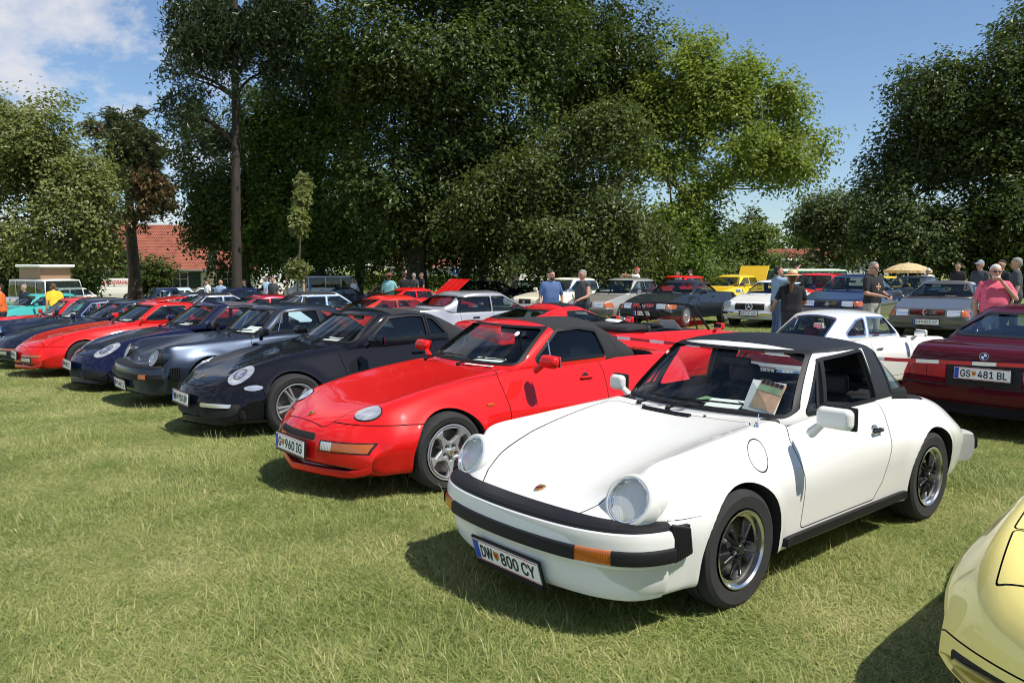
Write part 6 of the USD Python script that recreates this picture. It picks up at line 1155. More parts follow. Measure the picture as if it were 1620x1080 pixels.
    tree('chestnut_tree', 'huge dark chestnut in the middle of the park', 'tree', base_at(655, 47), B(680, 100, 47), .62, lo, 90000, 'leaf_dark', .34, gap=.10)
    lo = lob(43, (835, 262, 52, 24), (760, 300, 44, 20), (905, 305, 62, 28), (790, 348, 62, 22), (872, 372, 72, 24), (960, 335, 50, 46), (1002, 282, 40, 38), (940, 402, 84, 22), (715, 348, 30, 16), (1010, 382, 50, 38), (905, 235, 50, 24), (962, 198, 50, 30), (840, 318, 40, 18), (830, 408, 60, 18), depth=1.)
    tree('linden_tree', 'olive green linden with hanging branches before the dark chestnut', 'tree', base_at(905, 43), B(890, 280, 43), .45, lo, 50000, 'leaf_hanging', .27, drop=.3, gap=.45)
    lo = lob(53, (915, 20, 90, 75), (995, 75, 52, 62), (960, 160, 85, 70), (895, 110, 80, 70), (1025, 190, 38, 56), (985, 250, 56, 50), (880, -60, 130, 50))
    tree('chestnut_tree', 'dark tall tree between the huge chestnut and the bright plane tree', 'tree', base_at(800, 53), B(900, 120, 53), .5, lo, 44000, 'leaf_dark', .32)
    lo = lob(50, (1092, 75, 38, 32), (1060, 140, 52, 54), (1128, 150, 54, 44), (1188, 125, 32, 30), (1205, 175, 44, 34), (1252, 170, 24, 20), (1262, 222, 40, 24), (1155, 215, 56, 40), (1222, 250, 44, 24), (1292, 212, 22, 14), (1105, 270, 46, 44), (1182, 290, 34, 20), (1252, 268, 30, 16), (1040, 250, 50, 62), (1050, 330, 50, 50), (1150, 105, 30, 24), (1235, 145, 20, 16), (1300, 240, 14, 9))
    b = base_at(1048, 50); tree('plane_tree', 'bright leaning plane tree whose boughs reach out over the blue sky', 'tree', b, None, .55, lo, 46000, 'leaf_plane', .30, 'bark_plane', 18, r1=.25, path=[b, B(1060, 400, 50), B(1085, 352, 50), B(1112, 305, 50), B(1150, 268, 50), B(1215, 240, 50)], core=.22)
    lo = lob(50, (1060, 385, 48, 46), (1098, 375, 40, 46), (1020, 400, 40, 34), (1085, 415, 40, 20))
    tree('dark_tree', 'low dark tree below the leaning bough of the plane tree', 'tree', base_at(1062, 51), B(1065, 360, 51), .3, lo, 16000, 'leaf_maple', .28)
    # distance on the right
    for nm, lab, u, Y, sp, n, lf, sz in [
        ('round_tree', 'round bright green tree in the distance behind the green camper bus', 1195, 78, [(1195, 398, 44, 30), (1165, 410, 26, 20), (1225, 405, 22, 22), (1195, 375, 24, 14)], 9000, 'leaf_bright', .42),
        ('distant_tree', 'dark distant tree left of the round bright tree', 1148, 95, [(1150, 388, 26, 24), (1130, 402, 20, 20), (1168, 375, 16, 16)], 4000, 'leaf_right', .5),
        ('spreading_tree', 'feathery grey-green tree left of the dark trees on the right', 1300, 62, [(1290, 345, 36, 30), (1322, 338, 40, 28), (1270, 375, 30, 26), (1310, 385, 50, 32), (1350, 370, 30, 40), (1285, 410, 36, 18)], 17000, 'leaf_pale', .32),
        ('park_tree', 'dark rounded tree at the right, first of the two big ones', 1440, 50, [(1470, 142, 52, 40), (1505, 195, 64, 56), (1438, 215, 40, 36), (1412, 285, 48, 44), (1475, 295, 80, 66), (1545, 255, 56, 76), (1400, 350, 40, 44), (1450, 385, 84, 40), (1540, 375, 76, 56), (1500, 120, 30, 22), (1420, 330, 60, 50), (1500, 330, 70, 60)], 56000, 'leaf_right', .31),
        ('park_tree', 'tallest dark tree at the right edge of the photo', 1620, 48, [(1595, 110, 44, 50), (1640, 60, 56, 56), (1585, 215, 56, 72), (1640, 180, 80, 86), (1600, 335, 80, 76), (1670, 330, 90, 90), (1600, 405, 80, 30), (1700, 200, 90, 100)], 44000, 'leaf_dark', .32)]:
        tree(nm, lab, 'tree', base_at(u, Y), W(u, 300 if Y < 55 else 385, Y), .4, lob(Y, *sp), n, lf, sz, gap=.25 if Y < 55 else .4)
    for q in range(7):
        u = [1110, 1180, 1240, 1290, 1350, 700, 620][q]; Y = 120 + 8 * q
        tree('far_tree', f"far tree in the haze, number {['one','two','three','four','five','six','seven'][q]} from the left gap" if False else ['far green tree above the red gable in the gap', 'far tall tree between the plane tree and the feathery tree', 'far low tree behind the feathery tree', 'far tree behind the pale wall on the right', 'far tree between the pale wall and the dark trees', 'far pale tree glimpsed below the chestnut', 'far tree glimpsed left of the give-way sign'][q], 'tree', base_at(u, Y), W(u, 400, Y), .3, lob(Y, (u, 385 - 12 * (q == 1), 30, 30 + 14 * (q == 1)), (u + 22, 400, 26, 22), (u - 20, 402, 24, 20)), 3600, 'leaf_right' if q % 2 else 'leaf_maple', .7, limbs_to=3)
    # undergrowth and hedges
    for u, v, Y, ru, rv, n, lf, lab in [(238, 430, 66, 22, 26, 5000, 'leaf_dark', 'dark bush right of the pine trunk before the white house'), (28, 432, 50, 46, 24, 7000, 'leaf_right', 'green bush at the left edge behind the turquoise car'), (165, 405, 76, 44, 40, 9000, 'leaf_dark', 'dark bush behind the white delivery van'),
                                      (100, 430, 62, 40, 24, 6000, 'leaf_maple', 'green bush behind the camper bus with the pop-up roof'), (1140, 430, 66, 30, 14, 3000, 'leaf_hedge', 'light green bush left of the round bright tree')]:
        t = thing('bush', (lambda p: p)(base_at(u, Y)), 0, lab, 'bush'); o = np.array(base_at(u, Y)); C, D = crown_points(lob(Y, (u, v, ru, rv), (u + ru * .6, v + rv * .3, ru * .6, rv * .7), (u - ru * .5, v + rv * .4, ru * .6, rv * .6)), n); tag(tone(put('foliage', leaves(C - o, D, .3), lf, t, smooth=False), 4), kind='stuff')
        put('stem', xf(tube([(0, 0, 0), (.1, 0, .8)], [.06, .03], 6), T(0, 0, 0)), 'bark', t)
    h0 = np.array([(500 - 810) / FPX * 82, 82.]); h1 = np.array([(800 - 810) / FPX * 82, 82.]); t = thing('hedge', on(*h0), 0, 'long clipped light green hedge behind the tree trunks', 'hedge'); o = np.array(on(*h0)); k = 14000; s = rng.random(k)
    C = np.c_[(h0[0] + (h1[0] - h0[0]) * s), 82 + rng.uniform(-.6, .6, k), np.zeros(k)]; C[:, 2] = gz(C[:, 0], C[:, 1]) + 1.7 * np.sqrt(rng.random(k)); D = np.c_[rng.normal(0, .3, k), rng.uniform(-1, .3, k), rng.uniform(0, 1, k)]; tag(tone(put('foliage', leaves(C - o, D, .3), 'leaf_hedge', t, smooth=False), 4), kind='stuff')
    put('branches', xf(cat([tube([(x, 82, float(gz(x, 82))), (x + .1, 82, float(gz(x, 82)) + 1.4)], .03, 4) for x in np.arange(h0[0], h1[0], 1.2)]), T(*(-o))), 'bark', t)
    # other trunks in the shade of the middle
    for u, du, Y, lab in [(500, -8, 58, 'dark trunk between the young tree and the olive car'), (566, 4, 60, 'dark slanted trunk behind the olive rounded car'), (730, 6, 56, 'thick dark trunk behind the raised red lid'), (768, -4, 62, 'thin dark trunk right of the raised red lid'), (330, 4, 66, 'trunk with patchy bark before the house wall')]:
        p = base_at(u, Y); lo = lob(Y, (u + du * 3, 330, 50, 40), (u + du * 3 + 30, 360, 40, 30)) if u != 330 else lob(Y, (318, 365, 24, 22), (338, 340, 26, 24))
        tree('shade_tree', lab, 'tree', p, W(u + du * 3, 330, Y), .42, lo, 9000 if u != 330 else 4000, 'leaf_dark', .32, limbs_to=2, r1=.6, mt='bark' if u != 330 else 'bark_plane')
    # young tree with its stakes
    lo = lob(38, (480, 290, 6, 16), (478, 318, 7, 18), (473, 350, 8, 20), (470, 382, 9, 18), (467, 408, 11, 14), (470, 424, 15, 9), depth=1.)
    tree('young_tree', 'slender young tree tied between wooden stakes', 'tree', base_at(470, 38), W(478, 290, 38), .07, lo, 5200, 'leaf_lime', .20, limbs_to=5, clump=.13, per=6, core=.5)
    for u, v in ((455, 424), (481, 423)):
        p = np.array(base_at(u, 37.6)); t = thing('wooden_stake', p, 0, 'pale wooden stake %s of the young tree' % ('left' if u < 470 else 'right'), 'stake'); z = W(u, v, 37.6)[2] - p[2]
        put('post', lathe([(0, 0), (.055, 0), (.055, z), (.04, z + .03), (0, z + .03)], 10, 'z'), 'wood', t); put('tie', xf(lathe([(.056, -.03), (.062, -.03), (.062, .03), (.056, .03)], 10, 'z'), T(0, 0, z * .7)), 'rubber', t)
# ---------------------------------------------------------------- lawn
def build_lawn():
    mat('lawn', {'geo': ('geometry', {}), 'n1': ('noise_texture', {'scale': .55, 'detail': 6, 'roughness': .65}), 'n2': ('noise_texture', {'scale': 26, 'detail': 4, 'roughness': .7}), 'mp': ('mapping', {'scale': (1, 1, 0)}),
                 'r1': ('rgb_ramp', {'ramp': [(.30, (.12, .165, .040)), (.50, (.20, .235, .070)), (.72, (.31, .29, .12))]}), 'r2': ('rgb_ramp', {'ramp': [(.25, (.45, .45, .45)), (.7, (1.3, 1.3, 1.25))]}),
                 'mx': ('mix_color', {'blend_type': 'multiply', 'fac': 1.0}), 'b': ('bump', {'strength': .9, 'distance': .06}), 'p': ('principled_bsdf', {'roughness': .95, 'specular_ior_level': .15})},
        [('geo.position', 'mp.vector'), ('mp.vector', 'n1.vector'), ('mp.vector', 'n2.vector'), ('n1.fac', 'r1.fac'), ('n2.fac', 'r2.fac'), ('r1.color', 'mx.a'), ('r2.color', 'mx.b'), ('mx.result', 'p.base_color'), ('n2.fac', 'b.height'), ('b.normal', 'p.normal')])
    g = lambda a, b, n: np.linspace(a, b, n)
    xs = np.unique(np.r_[-400, -300, -200, -140, -100, -75, g(-60, 60, 121), 75, 100, 140, 200, 300, 400]); ys = np.unique(np.r_[-60, -30, -15, g(-6, 40, 93), g(42, 100, 40), 120, 150, 200, 300, 450, 700])
    X, Y = np.meshgrid(xs, ys, indexing='ij'); Z = gz(X, Y); V = np.stack([X, Y, Z], -1).reshape(-1, 3); n = len(ys); i, j = np.meshgrid(np.arange(len(xs) - 1), np.arange(n - 1), indexing='ij'); a = (i * n + j).ravel()
    tag(put('ground', (V, np.concatenate([np.c_[a, a + n, a + n + 1], np.c_[a, a + n + 1, a + 1]])), 'lawn', smooth=True), kind='structure')
    mat('grass', {'att': ('attribute', {'attribute': 'tone'}), 'geo': ('geometry', {}), 'n1': ('noise_texture', {'scale': .8, 'detail': 4, 'roughness': .6}), 'mp': ('mapping', {'scale': (1, 1, 0)}), 'oi': ('object_info', {}), 'a': ('math', {'math_type': 'multiply_add', 'value2': .62}), 'b': ('math', {'math_type': 'multiply_add', 'value2': .85, 'value3': -.345}),
                  'r': ('rgb_ramp', {'ramp': [(.08, (.10, .16, .03)), (.30, (.24, .31, .08)), (.52, (.40, .43, .15)), (.72, (.58, .53, .25)), (.92, (.74, .65, .42))]}), 'p': ('principled_bsdf', {'roughness': .6, 'specular_ior_level': .3}), 't': ('translucent_bsdf', {}), 'm': ('mix_closure', {'fac': .42})},
        [('geo.position', 'mp.vector'), ('mp.vector', 'n1.vector'), ('n1.fac', 'b.value1'), ('att.fac', 'a.value1'), ('b.value', 'a.value3'), ('a.value', 'r.fac'), ('r.color', 'p.base_color'), ('r.color', 't.color'), ('p.BSDF', 'm.closure1'), ('t.BSDF', 'm.closure2')], surface='m.closure')
    plain('straw', (.46, .42, .21), .7, vary=.3, bscale=60); plain('grass_flower', (.7, .7, .65), .7)
    r = np.random.default_rng(5)
    pi = UsdGeom.PointInstancer.Define(stage, '/World/grass'); tag(pi, 'short sunlit park grass with dry straws between the parked cars', 'grass', kind='stuff')
    protos = []
    for k in range(11):
        nb = 230 if k < 8 else 60; rad = .24; p = r.normal(size=(nb, 2)) * rad * .55; h = r.uniform(.014, .046, nb) * (1.4 if k in (2, 5) else 1.); lean = r.uniform(.6, 2.2, nb); az = r.uniform(0, 2 * np.pi, nb) * .75 + r.uniform(0, 6.28); w = r.uniform(.0011, .0025, nb)
        if k == 7: nb_long = 14; h[:nb_long] = r.uniform(.08, .15, nb_long); lean[:nb_long] = r.uniform(.1, .9, nb_long); w[:nb_long] = .0016
        d = np.c_[np.cos(az), np.sin(az)]; s = np.c_[-d[:, 1], d[:, 0]]; lv = []
        for t in (0, .45, .8, 1.): x = p + d * (h * lean * t ** 1.8)[:, None]; z = h * (t - .20 * lean * t * t); wd = w * (1 - t ** 2 * .9) if t < 1 else w * 0; lv += [np.c_[x - s * wd[:, None], z], np.c_[x + s * wd[:, None], z]]
        V = np.stack(lv, 1); V[:, :, 2] = np.maximum(V[:, :, 2], .004) - .004; F = []; i = np.arange(nb)[:, None] * 8
        F = np.concatenate([i + q for q in ([0, 1, 3], [0, 3, 2], [2, 3, 5], [2, 5, 4], [4, 5, 7])], 0)
        tone(put('grass/tuft', (V.reshape(-1, 3), F), 'grass' if k < 8 else 'straw', None, smooth=False), 8); protos.append(_last())
    pi.CreatePrototypesRel().SetTargets(protos)
    pts, sc = [], []
    for y0, y1, dens, s0 in ((1.9, 5.5, 85, .95), (5.5, 9, 55, 1.05), (9, 14, 26, 1.35), (14, 22, 9, 2.0), (22, 30, 4, 2.8)):
        area = 1.36 * (y1 ** 2 - y0 ** 2) / 2 + 1.5 * (y1 - y0); n = int(area * dens); y = np.sqrt(r.uniform(y0 ** 2, y1 ** 2, n)); x = r.uniform(-1, 1, n) * (.68 * y + .75); pts.append(np.c_[x, y]); sc.append(s0 * r.uniform(.75, 1.25, n))
    P = np.vstack(pts); S = np.concatenate(sc); Z = gz(P[:, 0], P[:, 1]); n = len(P); a = r.uniform(0, 2 * np.pi, n)
    dry = meshkit.fbm(np.c_[P * .55, np.full(n, 3.)], 4, 9); kind = np.where(r.random(n) < np.clip((dry - .47) * 1.5, .02, .25), r.integers(8, 11, n), r.integers(0, 8, n))
    hz = .35 + 1.3 * meshkit.fbm(np.c_[P * 1.1, np.zeros(n)], 3) ** 1.3
    pi.CreatePositionsAttr(Vt.Vec3fArray.FromNumpy(np.c_[P, Z].astype(np.float32))); pi.CreateProtoIndicesAttr(Vt.IntArray.FromNumpy(kind.astype(np.int32)))
    q = Vt.QuathArray([Gf.Quath(float(math.cos(t / 2)), 0., 0., float(math.sin(t / 2))) for t in a]); pi.CreateOrientationsAttr(q)
    pi.CreateScalesAttr(Vt.Vec3fArray.FromNumpy(np.c_[S, S, np.where(P[:, 1] > 9, .85, np.minimum(S, 1.1)) * hz].astype(np.float32)))
def _last():
    ps = [p for p in stage.GetPrimAtPath('/World/grass').GetChildren()]; return ps[-1].GetPath()
# ---------------------------------------------------------------- buildings and street furniture
plain('wood', (.42, .27, .15), .7, vary=.2, bscale=20); plain('plaster', (.62, .61, .57), .9, bump=.2, bscale=8, vary=.08); plain('plaster_grey', (.36, .37, .38), .9, vary=.1, bscale=4); plain('shutter_green', (.012, .035, .028), .5); plain('window_dark', (.03, .035, .04), .12); plain('window_frame', (.62, .62, .60), .5)
mat('roof_tiles', {'tc': ('texture_coordinate', {}), 'n': ('noise_texture', {'scale': 1.1, 'detail': 6}), 'w': ('wave_texture', {'wave_type': 'bands', 'bands_direction': 'x', 'scale': 1.4}), 'r': ('rgb_ramp', {'ramp': [(.25, (.16, .046, .026)), (.7, (.30, .090, .048))]}), 'b': ('bump', {'strength': .7, 'distance': .05}), 'p': ('principled_bsdf', {'roughness': .8})},
    [('tc.object', 'n.vector'), ('tc.object', 'w.vector'), ('n.fac', 'r.fac'), ('r.color', 'p.base_color'), ('w.fac', 'b.height'), ('b.normal', 'p.normal')])
mat('parasol_cloth', {'tc': ('texture_coordinate', {}), 'v': ('voronoi_texture', {'scale': 7}), 'r': ('rgb_ramp', {'ramp': [(.2, (.66, .48, .22)), (.5, (.74, .64, .40)), (.8, (.60, .36, .20))]}), 'd': ('principled_bsdf', {'roughness': .9}), 't': ('translucent_bsdf', {}), 'm': ('mix_closure', {'fac': .4})},
    [('tc.object', 'v.vector'), ('v.distance', 'r.fac'), ('r.color', 'd.base_color'), ('r.color', 't.color'), ('d.BSDF', 'm.closure1'), ('t.BSDF', 'm.closure2')], surface='m.closure')
plain('sign_red', (.5, .03, .03), .5); plain('sign_blue', (.03, .09, .4), .5); plain('galvanised', (.35, .36, .37), .45, .6)
def gable_house(name, label, loc, rz, L, D, eave, ridge, wins, over=.5, wall='plaster', chimney=None):
    t = thing(name, loc, rz, label, 'house')
    put('wall', prism(Polygon([(-D / 2, -.5), (D / 2, -.5), (D / 2, eave), (0, ridge - .15), (-D / 2, eave)]), 'x', -L / 2, L / 2), wall, t, smooth=False)
    s = (ridge - eave) / (D / 2); rows = []
    for sg in (1, -1):
        n = 14
        for k in range(n):                                                   # courses of tiles, each overlapping the next
            y0, y1 = (D / 2 + over) * (1 - k / n), (D / 2 + over) * (1 - (k + 1.12) / n); z = lambda y: ridge - s * abs(y)
            y1 = max(y1, 0); rows.append(prism(Polygon([(sg * y0, z(y0) + .02), (sg * y0, z(y0) + .10), (sg * y1, z(y1) + .06), (sg * y1, z(y1))][::sg]), 'x', -L / 2 - over * .6, L / 2 + over * .6))
    r = put('roof', cat([prism(Polygon([(-.16, ridge - .02), (0, ridge + .16), (.16, ridge - .02)]), 'x', -L / 2 - over * .6, L / 2 + over * .6)]), 'roof_tiles', t, smooth=False); tag(put('tile_courses', cat(rows), 'roof_tiles', r, smooth=False), kind='stuff')
    put('gutter', tube([(-L / 2 - .3, -D / 2 - over - .05, eave - s * over), (L / 2 + .3, -D / 2 - over - .05, eave - s * over)], .07, 6), 'galvanised', t)
    for x, w, z0, z1, sh in wins:
        f = put('window', cat([boxm(x, -D / 2 - .03, z0, w + .12, .08, .08), boxm(x, -D / 2 - .03, z1, w + .12, .08, .08), *[boxm(x + k * w / 2, -D / 2 - .03, (z0 + z1) / 2, .07, .08, z1 - z0) for k in (-1, -.33, .33, 1)], boxm(x, -D / 2 - .03, z0 + (z1 - z0) * .6, w, .06, .05)]), 'window_frame', t, smooth=False)
        put('pane', boxm(x, -D / 2 - .012, (z0 + z1) / 2, w, .03, z1 - z0), 'window_dark', f, smooth=False); put('sill', boxm(x, -D / 2 - .08, z0 - .07, w + .3, .2, .05), 'plaster_grey', f)
        if sh:
            for k in (-1, 1): put('shutter', cat([boxm(x + k * (w / 2 + w * .27 + .06), -D / 2 - .05, (z0 + z1) / 2, w * .5, .05, z1 - z0)] + [boxm(x + k * (w / 2 + w * .27 + .06), -D / 2 - .085, z0 + (z1 - z0) * q / 8, w * .42, .02, .06) for q in range(1, 8)]), 'shutter_green', t, smooth=False)
    if chimney: put('chimney', cat(boxm(chimney, .4, ridge + .3, .6, .5, 1.2), boxm(chimney, .4, ridge + .95, .75, .65, .12)), 'plaster_grey', t, smooth=False)
    return t
def pole_sign(kind, label, loc, h):
    t = thing('road_sign', loc, 0, label, 'sign'); put('pole', lathe([(0, 0), (.03, 0), (.03, h), (0, h)], 8, 'z'), 'galvanised', t)
    tri = Polygon([(-.45, .3), (.45, .3), (0, -.48)]) if kind == 'give_way' else sbox(-.3, -.3, .3, .3); Fm = frame((0, -.04, h - .2), (0, -1, 0))
    put('sign_plate', xf(trimesh.creation.extrude_polygon(tri.buffer(.02), .02, engine='earcut'), Fm), 'sign_red' if kind == 'give_way' else 'sign_blue', t)
    put('sign_face', xf(trimesh.creation.extrude_polygon(tri.buffer(-.10) if kind == 'give_way' else Polygon([(-.2, -.2), (.2, -.2), (0, .2)]), .02, engine='earcut'), Fm @ T(0, 0, .006)), 'plate_white', t)
def build_places():
    x = (262 - 810) / FPX * 76
    gable_house('house', 'white house with red tiled roof and dark green shutters behind the pine', on(x + 1.2, 79, 0), -4, 17.5, 9.5, 2.95, 6.75, [(1.0, 2.2, .85, 2.35, True), (5.6, 1.6, .85, 2.35, True), (-5, 1.8, .85, 2.35, True)], .55, chimney=1.5)
    gable_house('house', 'house with red roof glimpsed right of the spruce trunk', on(-27.0, 92, 0), 0, 12, 8, 3.0, 5.8, [(0, 1.4, .9, 2.3, False)], .5)
    gable_house('house', 'white gabled house with red roof in the gap right of the plane tree', on(23.5, 98, 0), 55, 9, 7.5, 2.8, 5.2, [(0, 1.2, .9, 2.1, False)], .4)
    gable_house('building', 'pale grey building behind the trees on the right', on(33.5, 84, 0), 6, 16, 7, 2.7, 3.6, [(-3, 1.3, .9, 2.1, False), (2, 1.3, .9, 2.1, False)], .3, 'plaster_grey')
    gable_house('building', 'grey building glimpsed under the chestnut right of the give-way sign', on(-8.5, 98, 0), 4, 12, 7, 2.6, 4.4, [(0, 1.6, 1, 2.0, False)], .3, 'plaster_grey')
    gable_house('building', 'white building glimpsed behind the man in the blue shirt', on(4.6, 90, 0), 8, 9, 7, 3.6, 5.6, [(0, 1.2, 1, 2.2, False)], .3)
    t = thing('garden_wall', on(-36.5, 62), 0, 'low grey garden wall at the left edge behind the cars', 'wall'); put('wall_body', boxm(0, 0, .8, 9, .3, 2.2), 'plaster_grey', t); put('coping', boxm(0, 0, 1.94, 9.2, .42, .08), 'plaster_grey', t)
    pole_sign('give_way', 'red and white triangular give-way sign under the chestnut', on((645 - 810) / FPX * 74, 74), 2.3); pole_sign('blue', 'blue square sign with a white mark right of the give-way sign', on((722 - 810) / FPX * 74, 74), 2.3)
    p = on((1163 - 810) / FPX * 80, 80); t = thing('street_lamp', p, 0, 'slim street lamp left of the round bright tree', 'street lamp'); put('post', lathe([(0, 0), (.07, 0), (.05, 2.6), (0, 2.6)], 8, 'z'), 'galvanised', t); put('lantern', xf(lathe([(0, 0), (.14, .02), (.2, .35), (.24, .38), (.05, .5), (0, .5)], 10, 'z'), T(0, 0, 2.6)), 'plate_white', t)
    p = on((1434 - 810) / FPX * 37, 37, -.05); t = thing('parasol', p, 0, 'patterned yellow parasol above the yellow car', 'parasol'); zt = 1.93
    n = 8; a = np.arange(n * 3) * 2 * np.pi / (n * 3); rr = 1.02; prof = [(.02, .34), (.35, .30), (.7, .17), (1.0, 0.), (1.0, -.12)]; Vs = []
    put('canopy', xf(lathe(prof, 16, 'z'), T(0, 0, zt - .25)), 'parasol_cloth', t, smooth=False); put('pole', lathe([(0, 0), (.022, 0), (.022, zt + .12), (0, zt + .14)], 8, 'z'), 'white_plastic', t)
    for k in range(8): put('rib', tube([(0, 0, zt + .02), (.98 * math.cos(k * math.pi / 4), .98 * math.sin(k * math.pi / 4), zt - .27)], .008, 4), 'galvanised', t)
    # barrier tape along the second row
    pts = [np.array(p) for p in [(.75, 10.35, .93), (2.35, 8.72, .872), (3.05, 8.22, .866), (3.95, 7.80, .862), (4.9, 7.38, .85), (6.9, 6.55, .86)]]; P = spline(pts, 60); t = thing('barrier_tape', (0, 0, 0), 0, 'red and white striped barrier tape stretched in front of the dark red coupé', 'tape')
    d = np.r_[0, np.cumsum(np.linalg.norm(np.diff(P, axis=0), axis=1))]; S = np.arange(0, d[-1], .02); Q = np.stack([np.interp(S, d, P[:, k]) for k in range(3)], 1); tw = .04 * np.sin(S * 1.3); up = np.c_[tw * .3, tw, np.full(len(S), 1.)] * .018
    def strip(a, b, o): q = Q[a:b + 1] + [0, -o, 0]; u = up[a:b + 1]; V = np.stack([q - u, q + u], 1).reshape(-1, 3); i = np.arange(b - a)[:, None] * 2; return V, np.concatenate([i + [0, 2, 3], i + [0, 3, 1]], 0)
    put('tape_band', strip(0, len(Q) - 1, 0), 'plate_white', t, smooth=False)
    for k in range(0, len(Q) - 16, 24): put('red_stripe', strip(k, min(k + 14, len(Q) - 1), .0015), 'sign_red', t, smooth=False)
    for p in (pts[0], pts[-1]): q = thing('tape_post', (p[0], p[1], float(gz(p[0], p[1]))), 0, 'thin post at the %s end of the barrier tape' % ('far' if p[0] < 2 else 'near'), 'post'); put('rod', lathe([(0, 0), (.012, 0), (.012, 1.05), (0, 1.05)], 8, 'z'), 'galvanised', q); put('hook', tube([(0, 0, 1.03), (.0, -.03, 1.05), (0, -.04, 1.0)], .006, 5), 'galvanised', q)
# ---------------------------------------------------------------- people
def person(loc, yaw, label, h=1.76, shirt='shirt_blue', trousers='trousers_dark', hair='hair_dark', armL=None, armR=None, sleeve=.75, turn=0, hat=None, beard=None, glasses=False, fat=1., long_hair=False, stride=.0, lean=0., bald=False, tilt=0, extra=None, print_=None, neckline=None):
    t = thing('person', loc, yaw, label, 'person'); k = h / 1.76; sk = lambda p: np.array(p, float) * k
    hip, kn, an = (.0, .09, .93), (.025, .10, .50), (-.01, .11, .085)
    J = dict(pel=(0, 0, .98), wai=(.0, 0, 1.10), che=(.0, 0, 1.32), nek=(.005, 0, 1.48), hd=(.02, 0, 1.63))
    sh = (0, .185, 1.425); aL = armL or ((-.02, .25, 1.14), (.05, .27, .90)); aR = armR or ((-.02, .25, 1.14), (.05, .27, .90))
    def ln(p): p = np.array(p, float); p[0] += lean * max(0, p[2] - .95); return p
    bones = []; fine = .045 if loc[1] < 23 else .10
    def bone(a, ra, b, rb, dst): dst.append(hull((sk(ln(a)), ra * k), (sk(ln(b)), rb * k), seg=12 if fine < .05 else 8))
    def torso(dst, e=0.):
        for y in (.075,): dst.append(Manifold.batch_hull([Manifold.sphere((r + e) * k, 12).translate(tuple(sk(ln(p)))) for p, r in [((0, .085, .98), .105 * fat ** .5), ((0, -.085, .98), .105 * fat ** .5), ((.02 * fat, .07 * fat, 1.12), .10 * fat), ((.02 * fat, -.07 * fat, 1.12), .10 * fat)]])); 
        dst.append(Manifold.batch_hull([Manifold.sphere((r + e) * k, 12).translate(tuple(sk(ln(p)))) for p, r in [((.02 * fat, .07 * fat, 1.12), .10 * fat), ((.02 * fat, -.07 * fat, 1.12), .10 * fat), ((.01, .105, 1.33), .10), ((.01, -.105, 1.33), .10), ((-.01, .15, 1.42), .055), ((-.01, -.15, 1.42), .055), ((0, 0, 1.46), .055)]]))
    body = []; torso(body)
    bone((.0, 0, 1.44), .062, (.012, 0, 1.55), .055, body)
    leg = []
    for sg in (1, -1):
        o = stride * sg; H = (hip[0], hip[1] * sg, hip[2]); K = (kn[0] + o * .5, kn[1] * sg, kn[2]); A = (an[0] + o, an[1] * sg, an[2])
        bone(H, .092, K, .060, body); bone(K, .058, A, .040, body); bone(A, .04, (A[0] + .15, A[1] + .02 * sg, .035), .035, body); bone(H, .092 + .016, K, .066 + .014, leg); bone(K, .066 + .014, (A[0], A[1], .11), .062, leg)
    slv = []
    for sg, (E_, Wr) in ((1, aL), (-1, aR)):
        S_ = np.array(sh) * [1, sg, 1]; E2, W2 = np.array(E_) * [1, sg, 1], np.array(Wr) * [1, sg, 1]
        bone(S_, .052, E2, .040, body); bone(E2, .040, W2, .028, body)
        if sleeve > 0: bone(S_, .068, S_ + (E2 - S_) * min(sleeve, 1), .060, slv)
        if sleeve > 1: bone(E2, .056, W2, .042, slv)
        d = (W2 - E2) / np.linalg.norm(W2 - E2); side = np.cross(d, (0, 0, 1.)); side = side / (np.linalg.norm(side) + 1e-6) if np.linalg.norm(side) > .2 else np.array([1., 0, 0]); nn = np.cross(d, side)
        pc = W2 + d * .05; hand = [Manifold.batch_hull([Manifold.sphere(.014 * k, 6).translate(tuple(sk(ln(W2 + d * a + side * b)))) for a, b in ((0.01, -.02), (.01, .02), (.085, -.032), (.085, .032))])]
        for f, (b, l) in enumerate(((-.030, .06), (-.010, .075), (.010, .07), (.030, .055))):
            p0 = W2 + d * .085 + side * b; p1 = p0 + d * l * .55 + nn * .012; p2 = p1 + d * l * .3 + nn * .03; hand += [hull((sk(ln(p0)), .0095 * k), (sk(ln(p1)), .0085 * k), seg=6), hull((sk(ln(p1)), .0085 * k), (sk(ln(p2)), .007 * k), seg=6)]
        p0 = W2 + d * .03 - side * .028; p1 = p0 + d * .035 - side * .03 + nn * .01; hand.append(hull((sk(ln(p0)), .012 * k), (sk(ln(p1)), .009 * k), seg=6))
        body_hand = hand; bones += body_hand
    def smooth_(ms, n=8, ref=None):
        ref = ref or fine
        m = sum(ms[1:], ms[0]).refine_to_length(ref); q = m.to_mesh(); q = trimesh.Trimesh(np.asarray(q.vert_properties)[:, :3], np.asarray(q.tri_verts), process=False); trimesh.smoothing.filter_taubin(q, iterations=n); return np.array(q.vertices), np.array(q.faces)
    # head
    Hc = ln((.02, 0, 1.635)); ct, st = math.cos(math.radians(turn)), math.sin(math.radians(turn)); tp, tq = math.cos(math.radians(tilt)), math.sin(math.radians(tilt))
    def hp(x, y, z): x, z = x * tp + z * tq, -x * tq + z * tp; return sk(Hc + np.array([x * ct - y * st, x * st + y * ct, z]))
